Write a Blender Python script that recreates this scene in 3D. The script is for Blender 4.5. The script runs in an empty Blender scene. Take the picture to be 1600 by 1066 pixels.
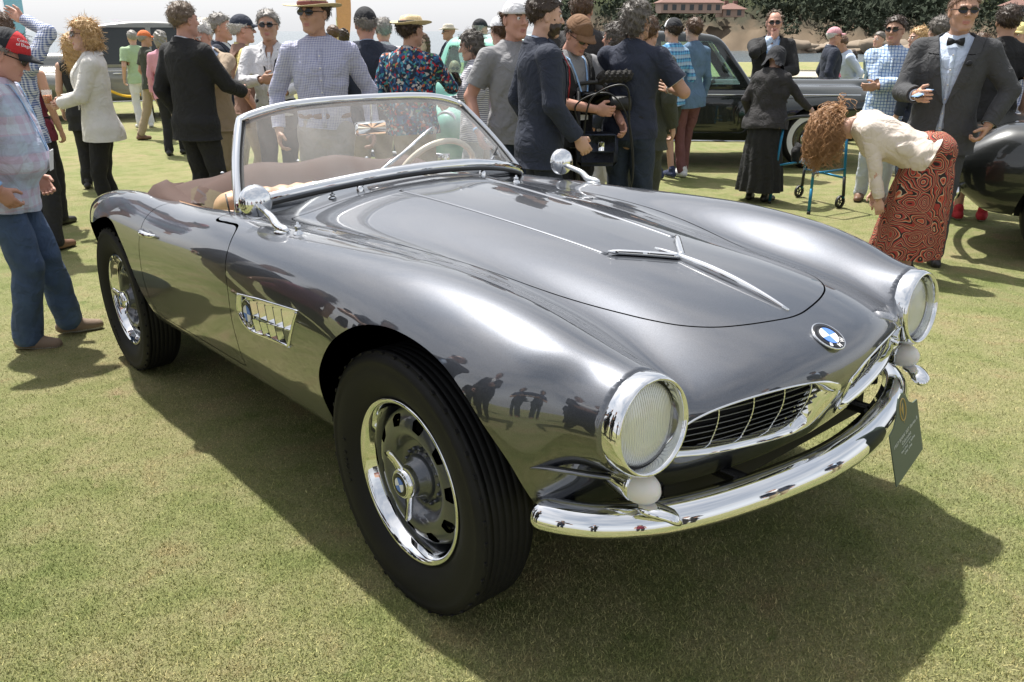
import bpy, bmesh, math, random
import numpy as np
from mathutils import Matrix, Vector
random.seed(7); RNG = np.random.default_rng(11)
SC = bpy.context.scene
COL = SC.collection
# ------------------------------------------------------------------ camera, sky, sun, exposure
CAM = np.array([0, 0, 1.4117]); PITCH = math.radians(-20.934)
cam_d = bpy.data.cameras.new('camera'); cam_o = bpy.data.objects.new('camera', cam_d); COL.objects.link(cam_o)
cam_d.sensor_width = 36; cam_d.lens = 1267.814/1600*36; cam_d.clip_start = .05; cam_d.clip_end = 9000
cam_o.location = CAM; cam_o.rotation_euler = (math.pi/2+PITCH, 0, 0); SC.camera = cam_o
# car frame in the world (the lawn is not quite level)
CAR_R = np.array([[.6446, .7638, -.0334], [-.7626, .6455, .0426], [.0541, -.0020, .9985]])
CAR_T = np.array([.3103, 2.2545, 0.])
SUN_DIR = CAR_R@np.array([-.40, .03, 1.0]); SUN_DIR /= np.linalg.norm(SUN_DIR)
sun_d = bpy.data.lights.new('sun', 'SUN'); sun_d.energy = 5.0; sun_d.angle = math.radians(1.2); sun_d.color = (1, .965, .90)
sun_o = bpy.data.objects.new('sun', sun_d); COL.objects.link(sun_o)
sun_o.rotation_euler = Vector(SUN_DIR).to_track_quat('Z', 'Y').to_euler()
W = bpy.data.worlds.new('World'); SC.world = W; W.use_nodes = True
nt = W.node_tree; nt.nodes.clear()
wo = nt.nodes.new('ShaderNodeOutputWorld'); bg = nt.nodes.new('ShaderNodeBackground'); bg.inputs['Strength'].default_value = .081
sky = nt.nodes.new('ShaderNodeTexSky'); sky.sky_type = 'NISHITA'; sky.sun_disc = False
sky.sun_elevation = math.asin(SUN_DIR[2]); sky.sun_rotation = math.atan2(SUN_DIR[0], SUN_DIR[1])
sky.air_density = 1.0; sky.dust_density = 5.5; sky.ozone_density = 1.0
tc = nt.nodes.new('ShaderNodeTexCoord'); mp = nt.nodes.new('ShaderNodeMapping'); mp.inputs['Scale'].default_value = (1, 1, 2.6)
nz = nt.nodes.new('ShaderNodeTexNoise'); nz.inputs['Scale'].default_value = 2.2; nz.inputs['Detail'].default_value = 7; nz.inputs['Roughness'].default_value = .55
cr = nt.nodes.new('ShaderNodeValToRGB'); cr.color_ramp.elements[0].position = .34; cr.color_ramp.elements[0].color = (.80, .87, .97, 1)
cr.color_ramp.elements[1].position = .62; cr.color_ramp.elements[1].color = (1.38, 1.37, 1.36, 1)
hs = nt.nodes.new('ShaderNodeHueSaturation'); hs.inputs['Saturation'].default_value = .42; hs.inputs['Value'].default_value = 1.0
mx = nt.nodes.new('ShaderNodeMix'); mx.data_type = 'RGBA'; mx.blend_type = 'MULTIPLY'; mx.inputs['Factor'].default_value = 1.0
L = nt.links.new
L(tc.outputs['Generated'], mp.inputs['Vector']); L(mp.outputs[0], nz.inputs['Vector']); L(nz.outputs['Fac'], cr.inputs['Fac'])
sxyz = nt.nodes.new('ShaderNodeSeparateXYZ'); L(tc.outputs['Generated'], sxyz.inputs[0]); hmr = nt.nodes.new('ShaderNodeMapRange'); hmr.inputs['From Min'].default_value = .02; hmr.inputs['From Max'].default_value = .30; L(sxyz.outputs['Z'], hmr.inputs['Value'])
cmx = nt.nodes.new('ShaderNodeMix'); cmx.data_type = 'RGBA'; cmx.inputs['A'].default_value = (1.95, 1.96, 1.98, 1); L(hmr.outputs[0], cmx.inputs['Factor']); L(cr.outputs['Color'], cmx.inputs['B'])   # clouds dissolve in horizon haze
L(sky.outputs['Color'], hs.inputs['Color']); L(hs.outputs['Color'], mx.inputs['A']); L(cmx.outputs['Result'], mx.inputs['B'])
cm = nt.nodes.new('ShaderNodeMix'); cm.data_type = 'RGBA'; cm.blend_type = 'MULTIPLY'; cm.inputs['Factor'].default_value = 1.0; cm.inputs['A'].default_value = (9.2, 9.3, 9.5, 1); L(cmx.outputs['Result'], cm.inputs['B'])
hz_ = nt.nodes.new('ShaderNodeMix'); hz_.data_type = 'RGBA'; hz_.inputs['Factor'].default_value = .34; L(mx.outputs['Result'], hz_.inputs['A']); L(cm.outputs['Result'], hz_.inputs['B'])
L(hz_.outputs['Result'], bg.inputs['Color']); L(bg.outputs[0], wo.inputs['Surface'])
SC.view_settings.view_transform = 'Standard'; SC.view_settings.look = 'None'; SC.view_settings.exposure = .62; SC.view_settings.gamma = 1
SC.view_settings.use_curve_mapping = False
# ------------------------------------------------------------------ numeric helpers
class Spl:
    """natural cubic spline; Y may be (n,) or (n,m)"""
    def __init__(s, X, Y):
        X = np.asarray(X, float); Y = np.asarray(Y, float)
        if X[0] > X[-1]: X = X[::-1]; Y = Y[::-1]
        n = len(X); h = np.diff(X); A = np.zeros((n, n)); R = np.zeros(Y.shape)
        A[0, 0] = A[-1, -1] = 1
        for i in range(1, n - 1):
            A[i, i-1] = h[i-1]; A[i, i] = 2*(h[i-1]+h[i]); A[i, i+1] = h[i]
            R[i] = 6*((Y[i+1]-Y[i])/h[i]-(Y[i]-Y[i-1])/h[i-1])
        s.X, s.Y, s.M, s.h = X, Y, np.linalg.solve(A, R), h
    def __call__(s, x):
        x = np.clip(np.asarray(x, float), s.X[0], s.X[-1])
        i = np.clip(np.searchsorted(s.X, x) - 1, 0, len(s.X) - 2)
        h = s.h[i]; a = (s.X[i+1]-x)/h; b = (x-s.X[i])/h
        if s.Y.ndim > 1: a = a[..., None]; b = b[..., None]; h = h[..., None]
        return a*s.Y[i]+b*s.Y[i+1]+((a**3-a)*s.M[i]+(b**3-b)*s.M[i+1])*h*h/6
class Ten:
    """tensor product spline Z[u][v]"""
    def __init__(s, U, V, Z):
        s.su = Spl(U, np.asarray(Z, float)); s.L = Spl(V, np.eye(len(V)))
    def __call__(s, u, v):
        u, v = np.broadcast_arrays(u, v); sh = u.shape
        return np.einsum('ij,ij->i', s.su(u.ravel()), s.L(v.ravel())).reshape(sh)
def smax(a, b, k):
    h = np.maximum(k-np.abs(a-b), 0)/k
    return np.maximum(a, b)+h*h*h*k/6
def smin(a, b, k): return -smax(-a, -b, k)
def sstep(a, b, x):
    t = np.clip((x-a)/(b-a), 0, 1); return t*t*(3-2*t)
def polysd(P, poly):
    """signed distance of points to a closed polygon, negative inside"""
    P = np.asarray(P, float); poly = np.asarray(poly, float); n = len(poly)
    near = ((P > poly.min(0)-.05) & (P < poly.max(0)+.05)).all(1)
    if len(P) > 500 and not near.all():
        r = np.full(len(P), .05)
        if near.any(): r[near] = polysd(P[near], poly)
        return r
    d = np.full(len(P), 1e9); ins = np.zeros(len(P), bool)
    for i in range(n):
        a, b = poly[i], poly[(i+1) % n]; e = b-a; w = P-a
        t = np.clip((w@e)/max(e@e, 1e-12), 0, 1)
        q = w-t[:, None]*e; d = np.minimum(d, (q*q).sum(1))
        c = (a[1] > P[:, 1]) != (b[1] > P[:, 1])
        if abs(e[1]) > 1e-12: ins ^= c & (P[:, 0] < a[0]+(P[:, 1]-a[1])*e[0]/e[1])
    return np.sqrt(d)*np.where(ins, -1, 1)
def smoothpoly(pts, n=160, closed=True):
    """Catmull-Rom through points -> n points"""
    P = np.asarray(pts, float); m = len(P); out = []
    segs = m if closed else m-1
    for k in np.linspace(0, segs, n, endpoint=not closed):
        i = min(int(k), segs-1); t = k-i
        g = (lambda j: P[j % m]) if closed else (lambda j: P[min(max(j, 0), m-1)])
        p0, p1, p2, p3 = g(i-1), g(i), g(i+1), g(i+2)
        out.append(.5*(2*p1+(p2-p0)*t+(2*p0-5*p1+4*p2-p3)*t*t+(3*p1-p0-3*p2+p3)*t**3))
    return np.array(out)
def surfnets(G, o, h):
    """naive surface nets on grid G (negative inside) -> verts, quads"""
    S = G < 0
    c = [S[i:S.shape[0]-1+i, j:S.shape[1]-1+j, k:S.shape[2]-1+k] for i in (0, 1) for j in (0, 1) for k in (0, 1)]
    cnt = sum(x.astype(np.int8) for x in c); act = (cnt > 0) & (cnt < 8)
    idx = np.argwhere(act); nid = np.full(act.shape, -1, np.int64); nid[act] = np.arange(len(idx))
    acc = np.zeros((len(idx), 3)); num = np.zeros(len(idx)); I, J, K = idx.T
    for ax in range(3):
        oth = [a for a in range(3) if a != ax]
        for p in (0, 1):
            for q in (0, 1):
                d0 = [0, 0, 0]; d0[oth[0]] = p; d0[oth[1]] = q; d1 = list(d0); d1[ax] = 1
                a = G[I+d0[0], J+d0[1], K+d0[2]]; b = G[I+d1[0], J+d1[1], K+d1[2]]
                m = (a < 0) != (b < 0); t = np.where(m, a/np.where(m, a-b, 1), 0)
                pt = np.tile(np.array(d0, float), (len(idx), 1)); pt[:, ax] = t
                acc += pt*m[:, None]; num += m
    V = o+h*(idx+acc/np.maximum(num, 1)[:, None]); Q = []
    for ax in range(3):
        u, v = (ax+1) % 3, (ax+2) % 3
        sl0 = [slice(None)]*3; sl1 = [slice(None)]*3; sl0[ax] = slice(0, -1); sl1[ax] = slice(1, None)
        A = S[tuple(sl0)]; B = S[tuple(sl1)]; e = np.argwhere(A != B)
        e = e[(e[:, u] > 0) & (e[:, v] > 0) & (e[:, u] < G.shape[u]-1) & (e[:, v] < G.shape[v]-1)]
        fl = A[tuple(e.T)]
        def cell(du, dv):
            w = e.copy(); w[:, u] -= du; w[:, v] -= dv; return nid[tuple(w.T)]
        q = np.stack([cell(1, 1), cell(0, 1), cell(0, 0), cell(1, 0)], 1)
        q[~fl] = q[~fl][:, ::-1]; Q.append(q)
    return V, np.concatenate(Q)
def grad(f, P, e=1e-3):
    g = np.empty_like(P)
    for a in range(3):
        d = np.zeros(3); d[a] = e; g[:, a] = f(*(P+d).T)-f(*(P-d).T)
    return g/(2*e)
def implicit(f, lo, hi, h, proj=2, e=1e-3):
    """polygonise f<0 -> V, tris, normals"""
    lo = np.array(lo, float); n = np.maximum(np.ceil((np.array(hi)-lo)/h).astype(int)+1, 3)
    ax = [lo[a]+h*np.arange(n[a]) for a in range(3)]
    G = f(ax[0][:, None, None], ax[1][None, :, None], ax[2][None, None, :])
    G = np.broadcast_to(G, tuple(n)).astype(float)
    V, Q = surfnets(G, lo, h)
    for _ in range(proj):
        d = f(*V.T); g = np.stack([f(*(V+np.eye(3)[a]*e).T)-d for a in range(3)], 1)/e
        st = (d/np.maximum((g*g).sum(1), .05))[:, None]*g
        l = np.linalg.norm(st, axis=1); st *= np.minimum(1, h*.8/np.maximum(l, 1e-9))[:, None]; V = V-st
    g = grad(f, V, e); N = g/np.maximum(np.linalg.norm(g, axis=1), 1e-9)[:, None]
    T = np.concatenate([Q[:, [0, 1, 2]], Q[:, [0, 2, 3]]])
    return V, T, N
def clip(V, T, N, s, eps=0):
    """keep the part of the triangle mesh where s>0"""
    s = np.where(np.abs(s) < 1e-7, 1e-7, s); ins = s > 0; c = ins[T].sum(1); keep = T[c == 3]; nv = len(V)
    def rot(t, want):
        m = ins[t] == want; k = m.argmax(1); r = np.arange(len(t))
        return np.stack([t[r, k], t[r, (k+1) % 3], t[r, (k+2) % 3]], 1)
    t1 = rot(T[c == 1], True); t2 = rot(T[c == 2], False)
    E = np.concatenate([t1[:, [0, 1]], t1[:, [0, 2]], t2[:, [0, 1]], t2[:, [0, 2]]])
    if len(E):
        Es = np.sort(E, 1); key = Es[:, 0]*nv+Es[:, 1]; uk, inv = np.unique(key, return_inverse=True); inv = inv.ravel()
        a, b = uk//nv, uk % nv; t = (s[a]/(s[a]-s[b]))[:, None]
        NV = V[a]+(V[b]-V[a])*t; NN = N[a]+(N[b]-N[a])*t; NN /= np.maximum(np.linalg.norm(NN, axis=1), 1e-9)[:, None]
        V = np.concatenate([V, NV]); N = np.concatenate([N, NN]); n1, n2 = len(t1), len(t2); inv = inv+nv
        A, B = inv[:n1], inv[n1:2*n1]; C, D = inv[2*n1:2*n1+n2], inv[2*n1+n2:]
        keep = np.concatenate([keep, np.stack([t1[:, 0], A, B], 1), np.stack([C, t2[:, 1], t2[:, 2]], 1), np.stack([C, t2[:, 2], D], 1)])
    u, inv = np.unique(keep, return_inverse=True)
    return V[u], inv.reshape(keep.shape), N[u]
def boundary(T):
    E = np.concatenate([T[:, [0, 1]], T[:, [1, 2]], T[:, [2, 0]]]); n = T.max()+1 if len(T) else 1
    k = E[:, 0]*n+E[:, 1]; r = E[:, 1]*n+E[:, 0]
    return E[~np.isin(k, r)]
def flange(V, T, N, depth, sel=None, direction=None):
    """fold the open edges of a panel inwards: returns V,T,N and per-triangle flag of the new faces"""
    E = boundary(T)
    if sel is not None: E = E[sel(V[E].mean(1))]
    u, inv = np.unique(E, return_inverse=True); inv = inv.reshape(E.shape)
    D = -N[u] if direction is None else direction(V[u], N[u])
    n = len(V); W = np.concatenate([V, V[u], V[u]+D*depth]); a, b = inv[:, 0]+n, inv[:, 1]+n; m = len(u)
    F = np.concatenate([np.stack([b, a, a+m], 1), np.stack([b, a+m, b+m], 1)])
    # normals of the flange: across the edge
    t = V[E[:, 1]]-V[E[:, 0]]; nf = np.cross(D[inv[:, 0]], t); acc = np.zeros((m, 3))
    np.add.at(acc, inv[:, 0], nf); np.add.at(acc, inv[:, 1], nf); acc /= np.maximum(np.linalg.norm(acc, axis=1), 1e-9)[:, None]
    return W, np.concatenate([T, F]), np.concatenate([N, -acc, -acc]), np.r_[np.zeros(len(T), int), np.ones(len(F), int)]
# ------------------------------------------------------------------ mesh, object and material helpers
USE_N = True
def mesh(name, V, F, mats=None, N=None, mi=None, smooth=True):
    V = np.asarray(V, np.float32); me = bpy.data.meshes.new(name)
    if isinstance(F, np.ndarray) and F.ndim == 2:
        k = F.shape[1]; loops = F.ravel(); starts = np.arange(len(F))*k; tot = np.full(len(F), k)
    else:
        tot = np.array([len(f) for f in F]); starts = np.r_[0, np.cumsum(tot)[:-1]]; loops = np.concatenate([np.asarray(f) for f in F])
    me.vertices.add(len(V)); me.vertices.foreach_set('co', V.ravel())
    me.loops.add(len(loops)); me.loops.foreach_set('vertex_index', loops.astype(np.int32))
    me.polygons.add(len(tot)); me.polygons.foreach_set('loop_start', starts.astype(np.int32))
    if mi is not None: me.polygons.foreach_set('material_index', np.asarray(mi, np.int32))
    me.update(calc_edges=True)
    me.shade_smooth() if smooth else me.shade_flat()
    for m in (mats if isinstance(mats, (list, tuple)) else [mats]):
        if m is not None: me.materials.append(m)
    if N is not None and USE_N: me.normals_split_custom_set_from_vertices(np.asarray(N, float).tolist())
    return me
def ob(name, me, parent=None, loc=None, rot=None, mat4=None, scale=None):
    o = bpy.data.objects.new(name, me); COL.objects.link(o)
    if parent is not None: o.parent = parent
    if mat4 is not None: o.matrix_local = mat4
    if loc is not None: o.location = loc
    if rot is not None: o.rotation_euler = rot
    if scale is not None: o.scale = scale
    return o
def part(name, V, F, m, parent, **k):
    ok = {a: k.pop(a) for a in ('loc', 'rot', 'mat4', 'scale') if a in k}
    return ob(name, mesh(name, V, F, m, **k), parent, **ok)
def tag(o, label=None, cat=None, group=None, kind=None):
    if label: o['label'] = label
    if cat: o['category'] = cat
    if group: o['group'] = group
    if kind: o['kind'] = kind
    return o
def thing(name, label, cat, loc=(0, 0, 0), rotz=0, group=None, mat4=None):
    o = ob(name, None, loc=loc, rot=(0, 0, rotz)); o.empty_display_size = .1
    if mat4 is not None: o.matrix_local = mat4
    return tag(o, label, cat, group)
class MB:
    """collects polygons of one part"""
    def __init__(s): s.V = []; s.F = []; s.M = []; s.n = 0
    def add(s, V, F, m=0):
        V = np.asarray(V, float); s.V.append(V)
        for f in F: s.F.append([int(i)+s.n for i in f]); s.M.append(m)
        s.n += len(V); return s
    def build(s, name, mats, parent=None, **k):
        ok = {a: k.pop(a) for a in ('loc', 'rot', 'mat4', 'scale') if a in k}
        return ob(name, mesh(name, np.concatenate(s.V), s.F, mats, mi=s.M, **k), parent, **ok)
def box(c, h, R=None, bev=0.):
    """bevelled box: centre, half sizes"""
    c = np.array(c, float); h = np.array(h, float)
    if bev <= 0:
        V = np.array([[x, y, z] for x in (-1, 1) for y in (-1, 1) for z in (-1, 1)], float)*h
        F = [[0, 1, 3, 2], [4, 6, 7, 5], [0, 4, 5, 1], [2, 3, 7, 6], [0, 2, 6, 4], [1, 5, 7, 3]]
    else:
        V = []; idx = {}
        for x in (-1, 1):
            for y in (-1, 1):
                for z in (-1, 1):
                    for a in range(3):
                        p = np.array([x, y, z])*(h-bev); p[a] += bev*[x, y, z][a]; idx[(x, y, z, a)] = len(V); V.append(p)
        V = np.array(V); F = []
        for a in range(3):
            b, c2 = (a+1) % 3, (a+2) % 3
            for s in (-1, 1):
                q = []
                for (u, v) in ((-1, -1), (1, -1), (1, 1), (-1, 1)):
                    k = [0, 0, 0]; k[a] = s; k[b] = u; k[c2] = v; q.append(idx[(*k, a)])
                F.append(q if s > 0 else q[::-1])
            for u in (-1, 1):
                for v in (-1, 1):
                    k0 = [0, 0, 0]; k1 = [0, 0, 0]; k0[b] = k1[b] = u; k0[c2] = k1[c2] = v; k0[a] = -1; k1[a] = 1
                    q = [idx[(*k0, b)], idx[(*k1, b)], idx[(*k1, c2)], idx[(*k0, c2)]]
                    F.append(q if u*v > 0 else q[::-1])
        for x in (-1, 1):
            for y in (-1, 1):
                for z in (-1, 1):
                    q = [idx[(x, y, z, a)] for a in range(3)]; F.append(q if x*y*z > 0 else q[::-1])
    if R is not None: V = V@np.asarray(R).T
    return V+c, F
def lathe(prof, n=48, close=False):
    """profile [(r, a)] spun round local Y; a is the coordinate along Y"""
    P = np.asarray(prof, float); m = len(P); th = np.arange(n)*2*np.pi/n
    V = np.stack([P[:, 0][None]*np.cos(th)[:, None], np.broadcast_to(P[:, 1][None], (n, m)), P[:, 0][None]*np.sin(th)[:, None]], -1).reshape(-1, 3)
    i = np.arange(n)[:, None]; j = np.arange(m-1)[None]; i2 = (i+1) % n
    F = np.stack([i*m+j, i2*m+j, i2*m+j+1, i*m+j+1], -1).reshape(-1, 4)
    return V, F
def tube(P, r, n=10, up=None, flat=None, cap=True, closed=False):
    """sweep a round (or flat: (ru,rv) ellipse) section along points"""
    P = np.asarray(P, float); m = len(P); r = np.broadcast_to(np.asarray(r, float), (m,))
    if closed: t = np.roll(P, -1, 0)-np.roll(P, 1, 0)
    else: t = np.gradient(P, axis=0)
    t /= np.maximum(np.linalg.norm(t, axis=1), 1e-9)[:, None]
    u = np.array(up if up is not None else ([0, 0, 1.] if abs(t[0][2]) < .9 else [1., 0, 0]), float); U = []
    for k in range(m):
        if up is not None: u = np.array(up, float)
        u = u-t[k]*(u@t[k]); u = u/max(np.linalg.norm(u), 1e-9); U.append(u)
    U = np.array(U); B = np.cross(t, U); th = np.arange(n)*2*np.pi/n
    fu, fv = flat if flat else (1, 1)
    V = P[:, None]+r[:, None, None]*(fu*np.cos(th)[None, :, None]*U[:, None]+fv*np.sin(th)[None, :, None]*B[:, None])
    F = []
    K = m if closed else m-1
    for k in range(K):
        k2 = (k+1) % m
        for i in range(n):
            j = (i+1) % n; F.append([k*n+i, k*n+j, k2*n+j, k2*n+i])
    if cap and not closed: F.append(list(range(n))[::-1]); F.append([(m-1)*n+i for i in range(n)])
    return V.reshape(-1, 3), F
def prism(poly, d0, d1, axis=1):
    """extrude a 2D polygon (x,z) from y=d0 to y=d1"""
    n = len(poly); P = np.asarray(poly, float); V = []
    for d in (d0, d1):
        q = np.zeros((n, 3)); o = [a for a in range(3) if a != axis]; q[:, o[0]] = P[:, 0]; q[:, o[1]] = P[:, 1]; q[:, axis] = d; V.append(q)
    F = [list(range(n)), list(range(2*n-1, n-1, -1))]+[[i, i+n, (i+1) % n+n, (i+1) % n] for i in range(n)]
    return np.concatenate(V), F
def xf(V, M): V = np.asarray(V); M = np.asarray(M); return V@M[:3, :3].T+M[:3, 3]
def frame(o, x=None, y=None, z=None):
    """4x4 with given origin and two axes (first is exact)"""
    def n(v): v = np.array(v, float); return v/np.linalg.norm(v)
    if z is not None and x is not None: Z = n(z); Y = n(np.cross(Z, x)); X = np.cross(Y, Z)
    elif y is not None and z is not None: Y = n(y); X = n(np.cross(Y, z)); Z = np.cross(X, Y)
    elif x is not None and y is not None: X = n(x); Z = n(np.cross(X, y)); Y = np.cross(Z, X)
    elif z is not None and y is None: 
        Z = n(z); X = n(np.cross([0, 1, 0] if abs(Z[1]) < .9 else [1, 0, 0], Z)); Y = np.cross(Z, X)
    M = np.eye(4); M[:3, 0] = X; M[:3, 1] = Y; M[:3, 2] = Z; M[:3, 3] = o; return M
def text_mesh(name, s, size, m, parent, mat4, depth=.0004, align='CENTER', bold=0):
    cu = bpy.data.curves.new(name, 'FONT'); cu.body = s; cu.size = size; cu.align_x = align; cu.align_y = 'CENTER'; cu.extrude = depth; cu.offset = bold; cu.resolution_u = 3
    t = bpy.data.objects.new(name, cu); COL.objects.link(t); bpy.context.view_layer.update()
    me = bpy.data.meshes.new_from_object(t.evaluated_get(bpy.context.evaluated_depsgraph_get())); bpy.data.objects.remove(t)
    me.name = name; me.materials.clear(); me.materials.append(m)
    return ob(name, me, parent, mat4=Matrix(mat4) if mat4 is not None else None)
MATS = {}
def nodes(name):
    m = bpy.data.materials.new(name); m.use_nodes = True; MATS[name] = m
    return m, m.node_tree, m.node_tree.nodes['Principled BSDF']
def pset(b, **k):
    names = dict(col='Base Color', rough='Roughness', metal='Metallic', coat='Coat Weight', coatr='Coat Roughness', spec='Specular IOR Level', trans='Transmission Weight', ior='IOR', sheen='Sheen Weight', sss='Subsurface Weight', alpha='Alpha')
    for a, v in k.items():
        b.inputs[names[a]].default_value = (*v, 1) if a == 'col' else v
def mat(name, col, rough=.6, var=.12, vscale=30., bump=0., bscale=200., space='Object', wrinkle=0., **k):
    """principled material with procedural colour variation, roughness variation and relief"""
    if name in MATS: return MATS[name]
    m, t, b = nodes(name); pset(b, rough=rough, **k); N = t.nodes.new; L = t.links.new
    tc = N('ShaderNodeTexCoord'); nz = N('ShaderNodeTexNoise'); nz.inputs['Scale'].default_value = vscale; nz.inputs['Detail'].default_value = 4
    L(tc.outputs[space], nz.inputs['Vector']); mx = N('ShaderNodeMix'); mx.data_type = 'RGBA'
    mx.inputs['A'].default_value = (*[max(c*(1-var), 0) for c in col], 1); mx.inputs['B'].default_value = (*[min(c*(1+var), 1) for c in col], 1)
    L(nz.outputs['Fac'], mx.inputs['Factor']); L(mx.outputs['Result'], b.inputs['Base Color'])
    if bump:
        n2 = N('ShaderNodeTexNoise'); n2.inputs['Scale'].default_value = bscale; n2.inputs['Detail'].default_value = 3; L(tc.outputs[space], n2.inputs['Vector'])
        bp = N('ShaderNodeBump'); bp.inputs['Strength'].default_value = bump; bp.inputs['Distance'].default_value = .004
        L(n2.outputs['Fac'], bp.inputs['Height']); L(bp.outputs[0], b.inputs['Normal'])
    if wrinkle:
        n3 = N('ShaderNodeTexNoise'); n3.inputs['Scale'].default_value = 8.5; n3.inputs['Detail'].default_value = 2.5; n3.inputs['Distortion'].default_value = 2.2; L(tc.outputs[space], n3.inputs['Vector'])
        b2 = N('ShaderNodeBump'); b2.inputs['Strength'].default_value = wrinkle; b2.inputs['Distance'].default_value = .03; L(n3.outputs['Fac'], b2.inputs['Height'])
        if bump: L(bp.outputs[0], b2.inputs['Normal'])
        L(b2.outputs[0], b.inputs['Normal'])
    return m
def join_copy(o, parent=None):
    c = o.copy(); COL.objects.link(c); c.parent = parent
    for ch in list(o.children): join_copy(ch, c)
    return c
def pix_ray(px, py):
    f = 1267.814; d = np.array([(px-800)/f, 0, 0])+np.array([0, math.cos(PITCH), math.sin(PITCH)])+(533-py)/f*np.array([0, -math.sin(PITCH), math.cos(PITCH)])
    return d/np.linalg.norm(d)
# ------------------------------------------------------------------ lawn, sea, shore, far hill
def gz(x, y):
    x = np.asarray(x, float); y = np.asarray(y, float)
    plane = .0858+.03345*x-.0427*y; d = np.hypot(x+.27, y-2.5); w = 1-sstep(2.6, 5.2, d)
    far = -.22-.02*sstep(10, 45, y)*3+.02*np.sin(x*.23+1)*np.cos(y*.19)*sstep(4, 9, y)
    return plane*w+far*(1-w)
def patch_nodes(N, L):
    """worn tan, green and straw patches of the turf, from world position"""
    geo = N('ShaderNodeNewGeometry')
    def noise(sc, det=5, rough=.55, dist=0.):
        n = N('ShaderNodeTexNoise'); n.inputs['Scale'].default_value = sc; n.inputs['Detail'].default_value = det; n.inputs['Roughness'].default_value = rough; n.inputs['Distortion'].default_value = dist; L(geo.outputs['Position'], n.inputs['Vector']); return n
    def ramp(src, stops):
        r = N('ShaderNodeValToRGB'); e = r.color_ramp.elements
        while len(e) > 1: e.remove(e[-1])
        for i, (p, c) in enumerate(stops):
            k = e[0] if i == 0 else e.new(p); k.position = p; k.color = (*c, 1)
        L(src.outputs['Fac'], r.inputs['Fac']); return r
    def mix(a, b, f, mode='MIX'):
        m = N('ShaderNodeMix'); m.data_type = 'RGBA'; m.blend_type = mode; L(a, m.inputs['A']); L(b, m.inputs['B'])
        if isinstance(f, float): m.inputs['Factor'].default_value = f
        else: L(f, m.inputs['Factor'])
        return m.outputs['Result']
    big = ramp(noise(.75, 5), [(.34, (.182, .212, .080)), (.46, (.225, .236, .100)), (.56, (.275, .258, .125)), (.68, (.300, .245, .140))])
    mid = ramp(noise(4.2, 7, .66), [(.30, (.130, .172, .052)), (.43, (.215, .235, .095)), (.56, (.300, .286, .150)), (.70, (.315, .232, .138))])
    c = mix(big.outputs[0], mid.outputs[0], .55)
    worn = ramp(noise(2.6, 7, .68, .6), [(.60, (0, 0, 0)), (.72, (.75, .75, .75))]); tan = N('ShaderNodeRGB'); tan.outputs[0].default_value = (.345, .262, .165, 1); c = mix(c, tan.outputs[0], worn.outputs[0])
    tuft = ramp(noise(9.0, 4, .6, .4), [(.64, (0, 0, 0)), (.74, (.8, .8, .8))]); gr = N('ShaderNodeRGB'); gr.outputs[0].default_value = (.135, .175, .058, 1); c = mix(c, gr.outputs[0], tuft.outputs[0])
    return c, noise, ramp, mix
def grass_material():
    m, t, b = nodes('dry_mown_grass'); N = t.nodes.new; L = t.links.new; pset(b, rough=.9, spec=.12); c, noise, ramp, mix = patch_nodes(N, L)
    fine = ramp(noise(160, 5, .7), [(.30, (.30, .33, .26)), (.50, (.92, .92, .90)), (.70, (1.40, 1.38, 1.32))]); L(mix(c, fine.outputs[0], .85, 'MULTIPLY'), b.inputs['Base Color'])
    bn = noise(230, 4, .7); bp = N('ShaderNodeBump'); bp.inputs['Strength'].default_value = .9; bp.inputs['Distance'].default_value = .012; L(bn.outputs['Fac'], bp.inputs['Height']); L(bp.outputs[0], b.inputs['Normal'])
    return m
M_GRASS = grass_material()
ya = np.concatenate([np.linspace(-6, 8, 90), 8+np.geomspace(.2, 46, 50)]); xa = np.concatenate([-np.geomspace(.2, 70, 50)[::-1]-4, np.linspace(-4, 4, 60), 4+np.geomspace(.2, 70, 50)])
X, Y = np.meshgrid(xa, ya); Z = gz(X, Y)-np.maximum(Y-49, 0)**1.5*.12; nxx = len(xa)
V = np.stack([X, Y, Z], -1).reshape(-1, 3); i, j = np.meshgrid(np.arange(len(ya)-1), np.arange(nxx-1), indexing='ij'); i = i.ravel(); j = j.ravel()
lawn = part('lawn', V, np.stack([i*nxx+j, i*nxx+j+1, (i+1)*nxx+j+1, (i+1)*nxx+j], 1), M_GRASS, None); tag(lawn, kind='structure')
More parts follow.
